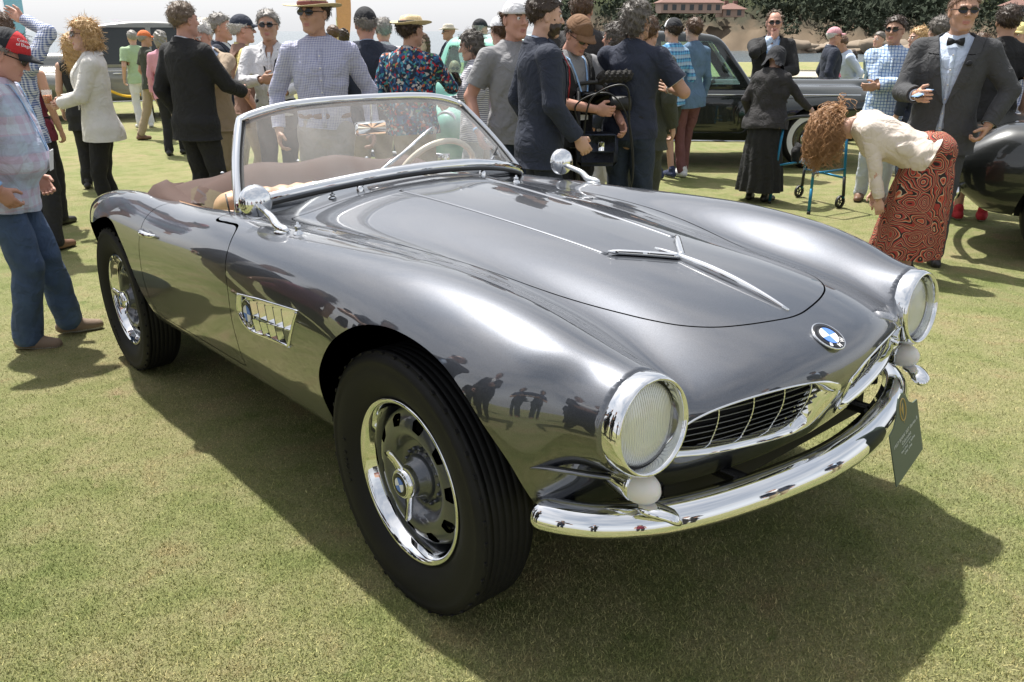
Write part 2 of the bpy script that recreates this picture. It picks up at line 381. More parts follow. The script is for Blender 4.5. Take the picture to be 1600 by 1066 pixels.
# short blades standing on the near lawn
def blades(n, seed, sel):
    r = np.random.default_rng(seed); P = sel(r, n); k = len(P); x, y = P.T; z = gz(x, y)
    a = r.uniform(0, 2*np.pi, k); w = r.uniform(.0008, .0016, k); h = r.uniform(.003, .011, k); ln = r.uniform(0, .014, k); b = r.uniform(0, 2*np.pi, k)
    p0 = np.stack([x-np.cos(a)*w, y-np.sin(a)*w, z-.001], 1); p1 = np.stack([x+np.cos(a)*w, y+np.sin(a)*w, z-.001], 1); p2 = np.stack([x+np.cos(b)*ln, y+np.sin(b)*ln, z+h], 1)
    return np.stack([p0, p1, p2], 1).reshape(-1, 3), np.arange(3*k).reshape(-1, 3)
def blade_material():
    m, t, b = nodes('grass_blades'); N = t.nodes.new; L = t.links.new; pset(b, rough=.7, spec=.2); c, noise, ramp, mix = patch_nodes(N, L)
    g = N('ShaderNodeNewGeometry'); r = N('ShaderNodeValToRGB'); e = r.color_ramp.elements; e[0].position = 0; e[0].color = (.62, .70, .50, 1); e[1].position = 1; e[1].color = (2.3, 2.15, 2.0, 1)
    for p_, k_ in ((.4, (1.05, 1.1, .95)), (.75, (1.5, 1.45, 1.35)), (.93, (1.8, 1.65, 1.5))): k = e.new(p_); k.color = (*k_, 1)
    L(g.outputs['Random Per Island'], r.inputs['Fac']); L(mix(c, r.outputs[0], 1., 'MULTIPLY'), b.inputs['Base Color']); return m
def sel_near(r, n):
    d = 1.0*9**r.uniform(0, 1, n)**1.15; px = r.uniform(-.95, .95, n); x = px*d; return np.stack([x, d], 1)
bv, bf = blades(560000, 5, sel_near)
gb = part('grass_blades', bv, bf, blade_material(), None, smooth=False); tag(gb, 'short dry grass blades of the show lawn', 'grass', kind='stuff')
# sea
m, t, b = nodes('grey_sea_water'); pset(b, col=(.075, .10, .115), rough=.22, spec=.5); N = t.nodes.new; L = t.links.new
g = N('ShaderNodeNewGeometry'); mp = N('ShaderNodeMapping'); mp.inputs['Scale'].default_value = (.25, .9, 1); n = N('ShaderNodeTexNoise'); n.inputs['Scale'].default_value = .8; n.inputs['Detail'].default_value = 6; L(g.outputs['Position'], mp.inputs[0]); L(mp.outputs[0], n.inputs['Vector'])
bp = N('ShaderNodeBump'); bp.inputs['Strength'].default_value = .6; bp.inputs['Distance'].default_value = .6; L(n.outputs['Fac'], bp.inputs['Height']); L(bp.outputs[0], b.inputs['Normal'])
sea = part('sea', [(-9000, 48, -5), (9000, 48, -5), (9000, 8800, -5), (-9000, 8800, -5)], np.array([[0, 1, 2, 3]]), m, None); tag(sea, kind='structure')
# headland across the cove: rocky foot, wooded slope
def hill_prof(x):   # foot distance and crest height along x
    s = np.clip((x-28)/30, 0, 1); return s
def hz(x, y):
    """height of the headland"""
    foot = 300-35*np.sin(x*.021)-20*np.sin(x*.05+1); d = y-foot; edge = sstep(20, 75, x+10*np.sin(y*.05))
    rough = 1.5*np.sin(x*.31+y*.17)+1.1*np.sin(x*.57-y*.23+2)+.8*np.sin(x*.9+y*.8)
    up = 7*sstep(0, 18, d)+30*sstep(12, 150, d)+.25*np.clip(d-60, 0, 400)*.6
    return -7+edge*up+rough*edge*sstep(-4, 10, d)
hx = np.linspace(-20, 520, 220); hy = np.linspace(235, 640, 150); X, Y = np.meshgrid(hx, hy); Z = hz(X, Y)
V = np.stack([X, Y, Z], -1).reshape(-1, 3); nxx = len(hx); i, j = np.meshgrid(np.arange(len(hy)-1), np.arange(nxx-1), indexing='ij'); i = i.ravel(); j = j.ravel()
m, t, b = nodes('headland_soil_rock'); pset(b, rough=.95, spec=.1); N = t.nodes.new; L = t.links.new; g = N('ShaderNodeNewGeometry'); sx = N('ShaderNodeSeparateXYZ'); L(g.outputs['Position'], sx.inputs[0])
n = N('ShaderNodeTexNoise'); n.inputs['Scale'].default_value = .12; n.inputs['Detail'].default_value = 7; L(g.outputs['Position'], n.inputs['Vector'])
ad = N('ShaderNodeMath'); ad.operation = 'MULTIPLY_ADD'; L(n.outputs['Fac'], ad.inputs[0]); ad.inputs[1].default_value = 14; L(sx.outputs['Z'], ad.inputs[2])
mr = N('ShaderNodeMapRange'); mr.inputs['From Min'].default_value = 2; mr.inputs['From Max'].default_value = 26; L(ad.outputs[0], mr.inputs['Value'])
r = N('ShaderNodeValToRGB'); e = r.color_ramp.elements; e[0].color = (.16, .125, .09, 1); e[0].position = 0; e[1].position = 1; e[1].color = (.03, .04, .02, 1)
for p_, c in ((.25, (.13, .10, .07)), (.42, (.06, .055, .04)), (.6, (.045, .05, .028)), (.8, (.05, .06, .028))): k = e.new(p_); k.color = (*c, 1)
L(mr.outputs[0], r.inputs['Fac']); L(r.outputs[0], b.inputs['Base Color'])
hill = part('headland', V, np.stack([i*nxx+j, i*nxx+j+1, (i+1)*nxx+j+1, (i+1)*nxx+j], 1), m, None); tag(hill, kind='structure')
# shore rocks
M_ROCK = mat('pale_shore_rock', (.24, .19, .14), .95, var=.5, vscale=.4)
def rock(seed):
    r = np.random.default_rng(seed); bm = bmesh.new(); bmesh.ops.create_icosphere(bm, subdivisions=3, radius=1); o = r.uniform(-9, 9, 3)
    for v in bm.verts:
        c = v.co; k = 1+.25*math.sin(3*c.x+o[0])+.22*math.sin(4*c.y+o[1])+.2*math.sin(5*c.z+o[2])+.1*math.sin(11*c.x+7*c.y)+.08*math.sin(13*c.z-9*c.y); v.co = c*k
    me = bpy.data.meshes.new('shore_rock'); bm.to_mesh(me); bm.free(); me.materials.append(M_ROCK); return me
rocks = [rock(k) for k in range(4)]
ROCKS = [(1240, 84, 262, 9, 'low pale rock slab at the left end of the cove shore'), (1262, 80, 266, 7, 'jagged brown rock rising beside the cove water'), (1215, 78, 270, 6, 'dark rock at the cove water behind the chauffeur car'), (1385, 82, 258, 12, 'broad pale rock shelf at the cove shore'), (1352, 80, 262, 8, 'small pale rock left of the broad shore shelf'), (1425, 84, 255, 9, 'tan boulder right of the broad shore shelf'), (1290, 76, 270, 8, 'brown rock face above the cove water'), (1325, 84, 256, 5, 'low flat rock near the middle of the cove shore')]
for k, (px, py, d, s, lb) in enumerate(ROCKS):
    dr = pix_ray(px, py); q = CAM+dr*d/dr[1]; rocks[k % 4].polygons.foreach_set('use_smooth', [True]*len(rocks[k % 4].polygons)); o = ob('shore_rock', rocks[k % 4], loc=(q[0], q[1], -5.2+s*.1), rot=(0, 0, k*1.3), scale=(s*.8, s*.5, s*.26)); tag(o, lb, 'rock', 'rocks along the cove shore')
# far wood: leaf clumps in uneven crowns, one mass
def wood():
    r = np.random.default_rng(3); Vs = []; k = 0
    n = 0; cr = []
    while n < 1800:
        x = r.uniform(15, 480); y = r.uniform(250, 520); foot = 300-35*np.sin(x*.021)-20*np.sin(x*.05+1); d = y-foot; h = float(hz(x, y))
        if h < -2.5 or d < 5: continue
        if 60 < d < 78 and r.uniform() < .75: continue
        if abs(x/y-(1075-800)/1185) < .048 and y < 330+r.uniform(0, 10): continue
        if abs(x/y-(1520-800)/1185) < .03 and d < 45: continue
        s = r.uniform(3.0, 6.5)*(1 if d > 25 else .55); cr.append((x, y, h, s)); n += 1
    for (x, y, h, s) in cr:
        m_ = 90; a = r.uniform(0, 2*np.pi, m_); u = r.uniform(-.7, 1, m_); rr = np.sqrt(np.clip(1-u*u, 0, 1))*r.uniform(.55, 1.08, m_)
        lob = 1+.3*np.sin(a*2+x)+.2*np.sin(a*3+y)
        C = np.stack([x+s*rr*lob*np.cos(a), y+s*rr*lob*np.sin(a), h+s*1.0+s*.85*u+s*.12*np.sin(a*3)], 1); q = s*r.uniform(.14, .36, m_)
        for w in range(3):
            v = r.normal(size=(m_, 3)); v /= np.linalg.norm(v, axis=1)[:, None]; Vs.append((C+v*q[:, None], w))
    A = [np.concatenate([v for v, w in Vs if w == k]) for k in range(3)]
    V = np.stack(A, 1).reshape(-1, 3); return V, np.arange(len(V)).reshape(-1, 3)
M_PINE = mat('hazed_pine_foliage', (.045, .056, .038), .9, var=.45, vscale=.15, space='Object', spec=.1)  # lightened greyish green: distance haze is put into the foliage colour
v, f_ = wood(); wd = part('wooded_slope_trees', v, f_, M_PINE, None, smooth=False); tag(wd, 'dark wood covering the far headland slope', 'wood', kind='stuff')
# house with red roof on the headland
def house(px, py, d, w, h, lb, rot):
    dr = pix_ray(px, py); q = CAM+dr*d/dr[1]; t = thing('hillside_house', lb, 'house', loc=q, rotz=rot)
    MW = mat('pink_render_wall', (.36, .26, .21), .9); MR = mat('red_clay_tiles', (.19, .105, .085), .9, var=.3, vscale=2); MG = mat('dark_window_glass', (.03, .035, .04), .15)
    part('wall', *box((0, 0, h/2), (w/2, 4, h/2)), MW, t, smooth=False); V = [(-w/2-.8, -4.8, h), (w/2+.8, -4.8, h), (w/2+.8, 4.8, h), (-w/2-.8, 4.8, h), (-w/2+3, 0, h+2.1), (w/2-3, 0, h+2.1)]
    rf = part('roof', V, [[0, 1, 5, 4], [1, 2, 5], [2, 3, 4, 5], [3, 0, 4], [3, 2, 1, 0]], MR, t, smooth=False)
    for x in (-w*.2, w*.22): part('chimney', *box((x, .5, h+2.0), (.7, .6, 1.0)), MR, rf, smooth=False)
    n = int(w/3)
    for k in range(n): part('window', *box((-w/2+w*(k+.5)/n, -4.02, h*.55), (.75, .05, .95)), MG, t, smooth=False)
house(1075, 21, 312, 22, 3.4, 'long pink house with red tile roof on the wooded headland', .1)
house(1590, 23, 310, 10, 3.0, 'small tan house at the right end of the headland', -.2)
house(1140, 27, 318, 8, 2.6, 'short low house just right of the long pink house', .1)
# ------------------------------------------------------------------ hero car: body surface as an implicit function (car axes: x forward, y left, z up, front axle x=0)
XS = [.80, .65, .55, .40, .20, 0, -.3, -.6, -.9, -1.2, -1.5, -1.8, -2.1, -2.48, -2.9, -3.3, -3.65]
YK = [0, .15, .3, .40, .48, .56, .64, .72, .80, .92]
ZT = [[.660, .658, .630, .600, .575, .56, .53, .48, .42, .30],
      [.731, .728, .706, .676, .658, .665, .648, .59, .52, .40],
      [.765, .763, .744, .716, .708, .738, .735, .68, .60, .46],
      [.804, .801, .780, .754, .768, .808, .812, .768, .68, .52],
      [.842, .837, .812, .790, .812, .850, .856, .818, .735, .56],
      [.872, .866, .842, .824, .838, .868, .876, .846, .768, .60],
      [.908, .902, .880, .860, .859, .876, .883, .860, .790, .63],
      [.938, .932, .908, .884, .870, .877, .885, .864, .800, .65],
      [.962, .955, .930, .902, .880, .878, .888, .868, .806, .66],
      [.970, .963, .940, .914, .890, .884, .888, .868, .806, .66],
      [.930, .927, .912, .896, .882, .876, .876, .858, .798, .65],
      [.885, .884, .880, .874, .868, .866, .873, .868, .812, .66],
      [.862, .862, .860, .858, .854, .855, .876, .886, .836, .67],
      [.840, .840, .838, .834, .830, .832, .852, .850, .797, .64],
      [.775, .775, .772, .768, .764, .762, .768, .756, .69, .54],
      [.685, .685, .682, .678, .674, .670, .665, .64, .57, .43],
      [.590, .590, .588, .585, .58, .575, .565, .53, .46, .34]]
F_TOP = Ten(XS, YK, ZT)
ZK = [.28, .36, .44, .52, .60, .68, .76, .86, 1.0]
XS2 = [.80, .62, .50, .36, .18, 0, -.3, -.6, -.9, -1.5, -1.9, -2.2, -2.48, -2.9, -3.3, -3.65]
YS = [[.40, .44, .48, .50, .51, .51, .50, .48, .45],
      [.50, .56, .61, .64, .655, .655, .64, .61, .58],
      [.58, .63, .672, .702, .722, .727, .715, .69, .66],
      [.64, .685, .722, .752, .772, .778, .768, .745, .71],
      [.68, .720, .756, .784, .802, .808, .80, .78, .75],
      [.69, .728, .764, .792, .810, .816, .81, .79, .76],
      [.69, .724, .756, .782, .800, .808, .806, .79, .76],
      [.69, .720, .750, .775, .794, .804, .804, .79, .76],
      [.69, .718, .748, .772, .792, .803, .804, .79, .76],
      [.69, .718, .746, .770, .790, .802, .804, .79, .76],
      [.69, .722, .752, .778, .798, .810, .812, .80, .77],
      [.69, .728, .762, .790, .810, .821, .822, .81, .78],
      [.68, .718, .752, .778, .796, .803, .800, .79, .76],
      [.57, .615, .65, .678, .697, .703, .700, .69, .66],
      [.46, .51, .55, .578, .595, .60, .597, .58, .56],
      [.36, .41, .45, .475, .488, .49, .487, .475, .46]]
F_SIDE = Ten(XS2, ZK, YS)
ZF = [.36, .44, .50, .55, .60, .65, .72, .80, .90]
YF = [0, .10, .20, .30, .40, .48, .56, .66, .80]
XF = [[.585, .650, .692, .718, .740, .742, .722, .71, .71],
      [.58, .645, .687, .714, .736, .738, .720, .71, .71],
      [.57, .635, .677, .702, .723, .726, .712, .70, .70],
      [.555, .618, .660, .684, .703, .707, .695, .685, .685],
      [.53, .593, .634, .658, .674, .678, .667, .658, .658],
      [.50, .56, .602, .624, .638, .640, .63, .62, .62],
      [.46, .52, .56, .58, .592, .594, .585, .575, .57],
      [.40, .455, .49, .508, .516, .516, .508, .50, .50],
      [.30, .35, .38, .395, .40, .40, .395, .39, .39]]
F_FRONT = Ten(YF, ZF, XF)
HL = np.array([.644, .568, .6525])          # head lamp centre
def f_body(x, y, z):
    y = np.abs(y)
    top = z-F_TOP(x, y); side = y-F_SIDE(x, z); front = x-F_FRONT(y, z)
    d = smax(top*.93, side, .10); d = smax(d, front, .07)
    # lamp tube closing each front wing
    t = (HL[0]-x)/.62; tc = np.clip(t, -.2, 1)
    cy = HL[1]+.025*tc; cz = HL[2]-.012*tc; r = .1045+.085*np.clip(tc, 0, 1)**.9*1.0+.0*tc
    tube = np.sqrt((y-cy)**2+(z-cz)**2)-r
    tube = smax(tube, x-(HL[0]-.03), .01); tube = smax(tube, -.05-x, .05)
    d = smin(d, tube, .085)
    zb = .332+.10*sstep(.25, .60, x)+.03*sstep(-2.7, -3.4, x)
    d = smax(d, zb-z, .05)
    tail = (-3.60+.30*y*y+.25*(z-.62)**2*2)-x
    return smax(d, tail, .10)
# ------------------------------------------------------------------ hero car: materials
def paint(name, base, rough=.30, metal=.8, cior=1.5):
    m, t, b = nodes(name); pset(b, col=base, rough=rough, metal=metal, coat=1., coatr=.015); b.inputs['Coat IOR'].default_value = cior; N = t.nodes.new; L = t.links.new
    tc = N('ShaderNodeTexCoord'); v = N('ShaderNodeTexVoronoi'); v.inputs['Scale'].default_value = 1400
    L(tc.outputs['Object'], v.inputs['Vector']); mx = N('ShaderNodeMix'); mx.data_type = 'RGBA'
    mx.inputs['A'].default_value = (*[c*.75 for c in base], 1); mx.inputs['B'].default_value = (*[min(1, c*1.3) for c in base], 1)
    sp = N('ShaderNodeSeparateColor'); L(v.outputs['Color'], sp.inputs[0]); L(sp.outputs[0], mx.inputs['Factor']); L(mx.outputs['Result'], b.inputs['Base Color'])
    # faint dust and orange peel in the lacquer
    n2 = N('ShaderNodeTexNoise'); n2.inputs['Scale'].default_value = 9; n2.inputs['Detail'].default_value = 6; L(tc.outputs['Object'], n2.inputs['Vector'])
    mr = N('ShaderNodeMapRange'); mr.inputs['From Min'].default_value = .35; mr.inputs['From Max'].default_value = .8; mr.inputs['To Min'].default_value = .0; mr.inputs['To Max'].default_value = .02
    L(n2.outputs['Fac'], mr.inputs['Value']); L(mr.outputs[0], b.inputs['Coat Roughness'])
    return m
def chrome(name='chrome', rough=.035, col=(.80, .81, .82)):
    m, t, b = nodes(name); pset(b, col=col, rough=rough, metal=1.); N = t.nodes.new; L = t.links.new
    tc = N('ShaderNodeTexCoord'); n2 = N('ShaderNodeTexNoise'); n2.inputs['Scale'].default_value = 25; n2.inputs['Detail'].default_value = 5; L(tc.outputs['Object'], n2.inputs['Vector'])
    mr = N('ShaderNodeMapRange'); mr.inputs['To Min'].default_value = rough*.4; mr.inputs['To Max'].default_value = rough*1.8
    L(n2.outputs['Fac'], mr.inputs['Value']); L(mr.outputs[0], b.inputs['Roughness'])
    return m
M_PAINT = paint('graphite_metallic_paint', (.074, .080, .094), rough=.41, metal=1., cior=2.1)
M_CHROME = chrome()
M_DARK = mat('underbody_black', (.008, .008, .008), .8)
M_GAP = mat('panel_gap_black', (.012, .012, .013), .7)
M_RUBBER = mat('tyre_rubber', (.010, .010, .0105), .6, var=.35, vscale=12, bump=.15, bscale=350, spec=.25)
M_TRIM = mat('black_rubber_trim', (.015, .015, .015), .5)
M_BROWN = mat('brown_canvas', (.056, .027, .019), .85, var=.25, vscale=9, bump=.10, bscale=700)
M_TAN = mat('tan_leather', (.55, .33, .20), .45, var=.1, vscale=20, bump=.15, bscale=250)
M_MAROON = mat('maroon_piping', (.12, .02, .025), .5)
M_CREAM = mat('ivory_plastic', (.62, .56, .45), .35)
M_WHITE = mat('white_enamel', (.75, .76, .78), .25, var=.04)
M_BLUE = mat('blue_enamel', (.10, .22, .62), .25, var=.05)
M_BLACKE = mat('black_enamel', (.01, .01, .011), .2)
M_SILVER = mat('silver_print', (.65, .65, .66), .35)
M_OPAL = mat('opal_lamp_plastic', (.72, .70, .68), .35, var=.04, sss=.2)
M_WHEELP = paint('wheel_grey_paint', (.085, .092, .105), rough=.38, metal=.7)
M_CARPET = mat('dark_carpet', (.03, .022, .018), .95)
def glass_mat(name, tint=(1, 1, 1), rough=0., thin=True, haze=0.):
    m, t, b = nodes(name); N = t.nodes.new; L = t.links.new; out = t.nodes['Material Output']; t.nodes.remove(b)
    tr = N('ShaderNodeBsdfTransparent'); tr.inputs[0].default_value = (*tint, 1); gl = N('ShaderNodeBsdfGlossy'); gl.inputs['Roughness'].default_value = rough
    lw = N('ShaderNodeLayerWeight'); pw_ = N('ShaderNodeMath'); pw_.operation = 'POWER'; pw_.inputs[1].default_value = 4.5; L(lw.outputs['Facing'], pw_.inputs[0]); fr = N('ShaderNodeMath'); fr.operation = 'MULTIPLY_ADD'; fr.inputs[1].default_value = .95; fr.inputs[2].default_value = .045; L(pw_.outputs[0], fr.inputs[0]); mx = N('ShaderNodeMixShader'); L(fr.outputs[0], mx.inputs[0]); L(tr.outputs[0], mx.inputs[1]); L(gl.outputs[0], mx.inputs[2])
    last = mx
    if haze:
        tc = N('ShaderNodeTexCoord'); mp = N('ShaderNodeMapping'); mp.inputs['Scale'].default_value = (3, 9, 1.5); nz = N('ShaderNodeTexNoise'); nz.inputs['Scale'].default_value = 1.6; nz.inputs['Detail'].default_value = 5
        L(tc.outputs['Object'], mp.inputs[0]); L(mp.outputs[0], nz.inputs['Vector']); mr = N('ShaderNodeMapRange'); mr.inputs['To Min'].default_value = haze*.4; mr.inputs['To Max'].default_value = haze*1.6; L(nz.outputs['Fac'], mr.inputs['Value'])
        df = N('ShaderNodeBsdfDiffuse'); df.inputs[0].default_value = (.75, .75, .74, 1); tl = N('ShaderNodeBsdfTranslucent'); tl.inputs[0].default_value = (.75, .75, .74, 1)
        ad = N('ShaderNodeMixShader'); ad.inputs[0].default_value = .5; L(df.outputs[0], ad.inputs[1]); L(tl.outputs[0], ad.inputs[2])
        m2 = N('ShaderNodeMixShader'); L(mr.outputs[0], m2.inputs[0]); L(mx.outputs[0], m2.inputs[1]); L(ad.outputs[0], m2.inputs[2]); last = m2
    L(last.outputs[0], out.inputs['Surface']); return m
M_WSGLASS = glass_mat('hazy_windscreen_glass', (.93, .95, .94), haze=.20)  # uneven pale veil mixed into the clear glass
M_GLASS = glass_mat('clear_glass', (.95, .96, .95))
def lamp_glass():
    m, t, b = nodes('fluted_lamp_glass'); pset(b, col=(.85, .85, .83), rough=.14, metal=.35); N = t.nodes.new; L = t.links.new
    tc = N('ShaderNodeTexCoord'); w = N('ShaderNodeTexWave'); w.inputs['Scale'].default_value = 55; w.bands_direction = 'X'; w.inputs['Distortion'].default_value = .6
    L(tc.outputs['Object'], w.inputs['Vector']); bp = N('ShaderNodeBump'); bp.inputs['Strength'].default_value = .55; bp.inputs['Distance'].default_value = .004; L(w.outputs['Fac'], bp.inputs['Height']); L(bp.outputs[0], b.inputs['Normal']); return m
M_LAMP = lamp_glass()
# ------------------------------------------------------------------ hero car: body panels
CARM = Matrix.Identity(4)
for i in range(3):
    for j in range(3): CARM[i][j] = CAR_R[i][j]
    CARM[i][3] = CAR_T[i]
car = thing('roadster_car', 'large dark grey metallic open sports car with brown folded top, in front', 'car', mat4=CARM)
bV, bT, bN = implicit(f_body, (-3.78, -.905, .29), (.80, .905, 1.02), .0125, proj=2)
ARCH_F = smoothpoly([(-.33, .25), (-.375, .36), (-.372, .46), (-.335, .545), (-.275, .615), (-.19, .69), (-.098, .745), (-.02, .768), (.07, .773), (.18, .757), (.27, .726), (.34, .678), (.385, .62), (.414, .56), (.425, .50), (.428, .42), (.42, .32), (.40, .22), (0, .18)], 120)
ARCH_R = smoothpoly([(-1.985, .25), (-1.985, .36), (-1.985, .45), (-1.972, .52), (-1.953, .60), (-1.958, .68), (-2.03, .765), (-2.13, .790), (-2.25, .775), (-2.42, .735), (-2.6, .72), (-2.75, .65), (-2.83, .54), (-2.86, .42), (-2.86, .3), (-2.5, .18)], 120)
def half(pts):   # mirror a half outline (y>=0, from front centre to rear centre)
    P = np.array(pts, float); Q = P[::-1].copy(); Q[:, 1] *= -1
    return np.concatenate([P, Q[1:-1]]) if abs(P[0, 1]) < 1e-6 and abs(P[-1, 1]) < 1e-6 else np.concatenate([P, Q])
HOOD = smoothpoly(half([(.606, 0), (.600, .06), (.578, .155), (.545, .232), (.495, .286), (.43, .318), (.34, .343), (.2, .375), (.03, .412), (-.15, .448), (-.35, .482), (-.6, .517), (-.80, .535), (-.92, .537), (-.962, .51), (-.955, .45), (-.912, .335), (-.882, .255), (-.845, .14), (-.83, 0)]), 260)
COCK = smoothpoly(half([(-.985, 0), (-1.035, .3), (-1.13, .50), (-1.20, .60), (-1.32, .635), (-1.5, .64), (-1.68, .635), (-1.86, .62), (-2.0, .58), (-2.12, .46), (-2.17, .25), (-2.18, 0)]), 160)
DOOR = np.concatenate([smoothpoly([(-1.165, 1.05), (-1.165, .90), (-1.150, .876), (-1.06, .876), (-.965, .873), (-.915, .835), (-.886, .777), (-.872, .714), (-.893, .64), (-.945, .537), (-.99, .45), (-1.015, .395), (-1.05, .386)], 60, False),
                       smoothpoly([(-1.86, .386), (-1.905, .41), (-1.905, .47), (-1.85, .56), (-1.775, .68), (-1.738, .76), (-1.735, .82), (-1.72, .87), (-1.66, .95), (-1.6, 1.05)], 40, False)])
GRILLE = smoothpoly([(.018, .606), (.05, .626), (.10, .642), (.20, .654), (.32, .654), (.41, .642), (.47, .620), (.505, .585), (.500, .555), (.45, .545), (.38, .535), (.28, .524), (.18, .512), (.10, .504), (.055, .508), (.030, .545)], 120)
def sd_arch(P):
    a = np.minimum(polysd(P[:, [0, 2]], ARCH_F), polysd(P[:, [0, 2]], ARCH_R)); return np.maximum(a, .45-np.abs(P[:, 1]))
def sd_hood(P): return np.maximum(polysd(P[:, :2], HOOD), .6-P[:, 2])
def sd_cock(P): return np.maximum(polysd(P[:, :2], COCK), .72-P[:, 2])
def sd_door(P): return np.maximum(polysd(P[:, [0, 2]], DOOR), .5-np.abs(P[:, 1]))
def sd_gril(P):
    Q = np.stack([np.abs(P[:, 1]), P[:, 2]], 1); return np.maximum(polysd(Q, GRILLE), .5-P[:, 0])
def sd_vent(P): return np.maximum(polysd(P[:, [0, 2]], VENT), .5-np.abs(P[:, 1]))
VENT = np.array([(-.80, .690), (-.788, .702), (-.77, .706), (-.405, .732), (-.393, .727), (-.391, .715), (-.476, .612), (-.487, .603), (-.50, .602), (-.735, .585), (-.775, .588), (-.805, .60), (-.822, .622), (-.825, .645)])
VENT = smoothpoly(VENT, 60)
G = .0022
Vb, Tb, Nb = bV, bT, bN
for f in (sd_arch, sd_cock, sd_gril, sd_vent): Vb, Tb, Nb = clip(Vb, Tb, Nb, f(Vb))
Vh, Th, Nh = clip(Vb, Tb, Nb, -sd_hood(Vb)-G)
Vb, Tb, Nb = clip(Vb, Tb, Nb, sd_hood(Vb)-G)
Vd, Td, Nd = clip(Vb, Tb, Nb, -sd_door(Vb)-G)
Vb, Tb, Nb = clip(Vb, Tb, Nb, sd_door(Vb)-G)
inw = lambda v, n: np.stack([np.zeros(len(v)), -np.sign(v[:, 1]), np.zeros(len(v))], 1)
is_arch = lambda c: (np.abs(np.minimum(polysd(c[:, [0, 2]], ARCH_F), polysd(c[:, [0, 2]], ARCH_R))) < .006) & (np.abs(c[:, 1]) > .46)
V1, T1, N1, m1 = flange(Vb, Tb, Nb, .022, sel=lambda c: ~is_arch(c))
E1 = len(V1)
# rolled lip and deep dark well behind every wheel opening
lipd = lambda v, n: inw(v, n)*.9-n*.3
Vl, Tl, Nl, ml = flange(Vb, Tb, Nb, .03, sel=is_arch, direction=lipd)
Tl = Tl[ml == 1]
Vw, Tw, Nw, mw = flange(Vb, Tb, Nb, .36, sel=is_arch, direction=inw); Tw = Tw[mw == 1]
VV = np.concatenate([V1, Vl, Vw]); TT = np.concatenate([T1, Tl+len(V1), Tw+len(V1)+len(Vl)]); NN = np.concatenate([N1, Nl, Nw])
MI = np.r_[m1, np.zeros(len(Tl), int), np.full(len(Tw), 2)]
part('body', VV, TT, [M_PAINT, M_GAP, M_DARK], car, N=NN, mi=MI)
Vh, Th, Nh, mh = flange(Vh, Th, Nh, .02); hood = part('hood', Vh, Th, [M_PAINT, M_GAP], car, N=Nh, mi=mh)
for sgn in (-1, 1):
    k = (Vd[Td][:, :, 1].mean(1)*sgn) > 0; u, inv = np.unique(Td[k], return_inverse=True)
    v2, t2, n2, mm = flange(Vd[u], inv.reshape(-1, 3), Nd[u], .024); d = part('door', v2, t2, [M_PAINT, M_GAP], car, N=n2, mi=mm)
    hx = np.linspace(-1.715, -1.575, 13); hz = np.linspace(.786, .778, 13); w = np.sin(np.linspace(0, np.pi, 13))
    hy = np.array([F_SIDE(np.array([a]), np.array([b]))[0] for a, b in zip(hx, hz)])-.012+.026*w**.6
    part('handle', *tube(np.stack([hx, sgn*hy, hz], 1), .005+.008*w, 10), M_CHROME, d)
    part('handle_recess', *tube(np.stack([hx[::2], sgn*(hy[::2]-.022*w[::2]**.6+.001), hz[::2]-.008], 1), .016*w[::2]+.002, 10, up=(0, 0, 1), flat=(1, .25)), M_PAINT, d)
# underbody pan and wheel houses
pan = MB(); pan.add(*box((-1.25, 0, .42), (.95, .70, .03))); pan.add(*box((0, 0, .5), (.58, .44, .14))); pan.add(*box((-2.6, 0, .5), (.62, .44, .18))); pan.add(*box((-.44, 0, .56), (.03, .66, .2))); pan.add(*box((-3.0, 0, .5), (.04, .62, .18))); pan.add(*box((-1.93, 0, .5), (.02, .70, .13)))
pan.build('underbody', M_DARK, car, smooth=False)
def surf(x, y, z, n=6):
    """drop a guess on to the body surface -> point, normal"""
    p = np.array([[x, y, z]], float)
    for _ in range(n):
        g = grad(f_body, p); p = p-(f_body(*p.T)/(g*g).sum(1))[:, None]*g
    g = grad(f_body, p)[0]; return p[0], g/np.linalg.norm(g)
def top_z(x, y): return float(F_TOP(np.array([x]), np.array([abs(y)]))[0])
def roundel(parent, M, r, letters=True):
    """round maker's badge: black ring, blue and white quarters"""
    b = ob('badge', None, parent, mat4=Matrix(M)); b.empty_display_size = .02
    me = MB(); V, F = lathe([(0, 0), (r, 0), (r, .0035), (r*.96, .005), (r*.93, .0035), (0, .003)], 40); part('badge_rim', V, F, M_CHROME, b)
    V, F = lathe([(r*.94, .0030), (r*.93, .0042), (r*.60, .0052), (r*.58, .003)], 40); part('badge_ring', V, F, M_BLACKE, b)
    for q in range(4):
        a = np.linspace(q*np.pi/2, (q+1)*np.pi/2, 12); P = np.concatenate([[[0, 0]], np.stack([np.cos(a), np.sin(a)], 1)*r*.575])
        V, F = prism(P, .003, .0058); part('badge_quarter', V, F[::-1], M_WHITE if q in (0, 2) else M_BLUE, b, smooth=False)
    if letters:
        for ch, a in (('B', 2.35), ('M', 1.57), ('W', .79)):
            c = np.array([math.cos(a), 0, math.sin(a)])*r*.765; c[1] = .0052
            rad = np.array([math.cos(a), 0, math.sin(a)])
            text_mesh('badge_letter', ch, r*.36, M_SILVER, b, frame(c, z=(0, 1, 0), x=-np.cross(rad, [0, 1, 0])), depth=.0004, bold=.0003)
    return b
def sframe(p, n, xdir, lift=0.):
    """matrix whose local Y is the surface normal and local X lies along xdir"""
    n = np.array(n); X = np.array(xdir, float)-n*(n@np.array(xdir)); X /= np.linalg.norm(X); Z = np.cross(X, n)
    M = np.eye(4); M[:3, 0] = X; M[:3, 1] = n; M[:3, 2] = Z; M[:3, 3] = np.array(p)+n*lift; return M
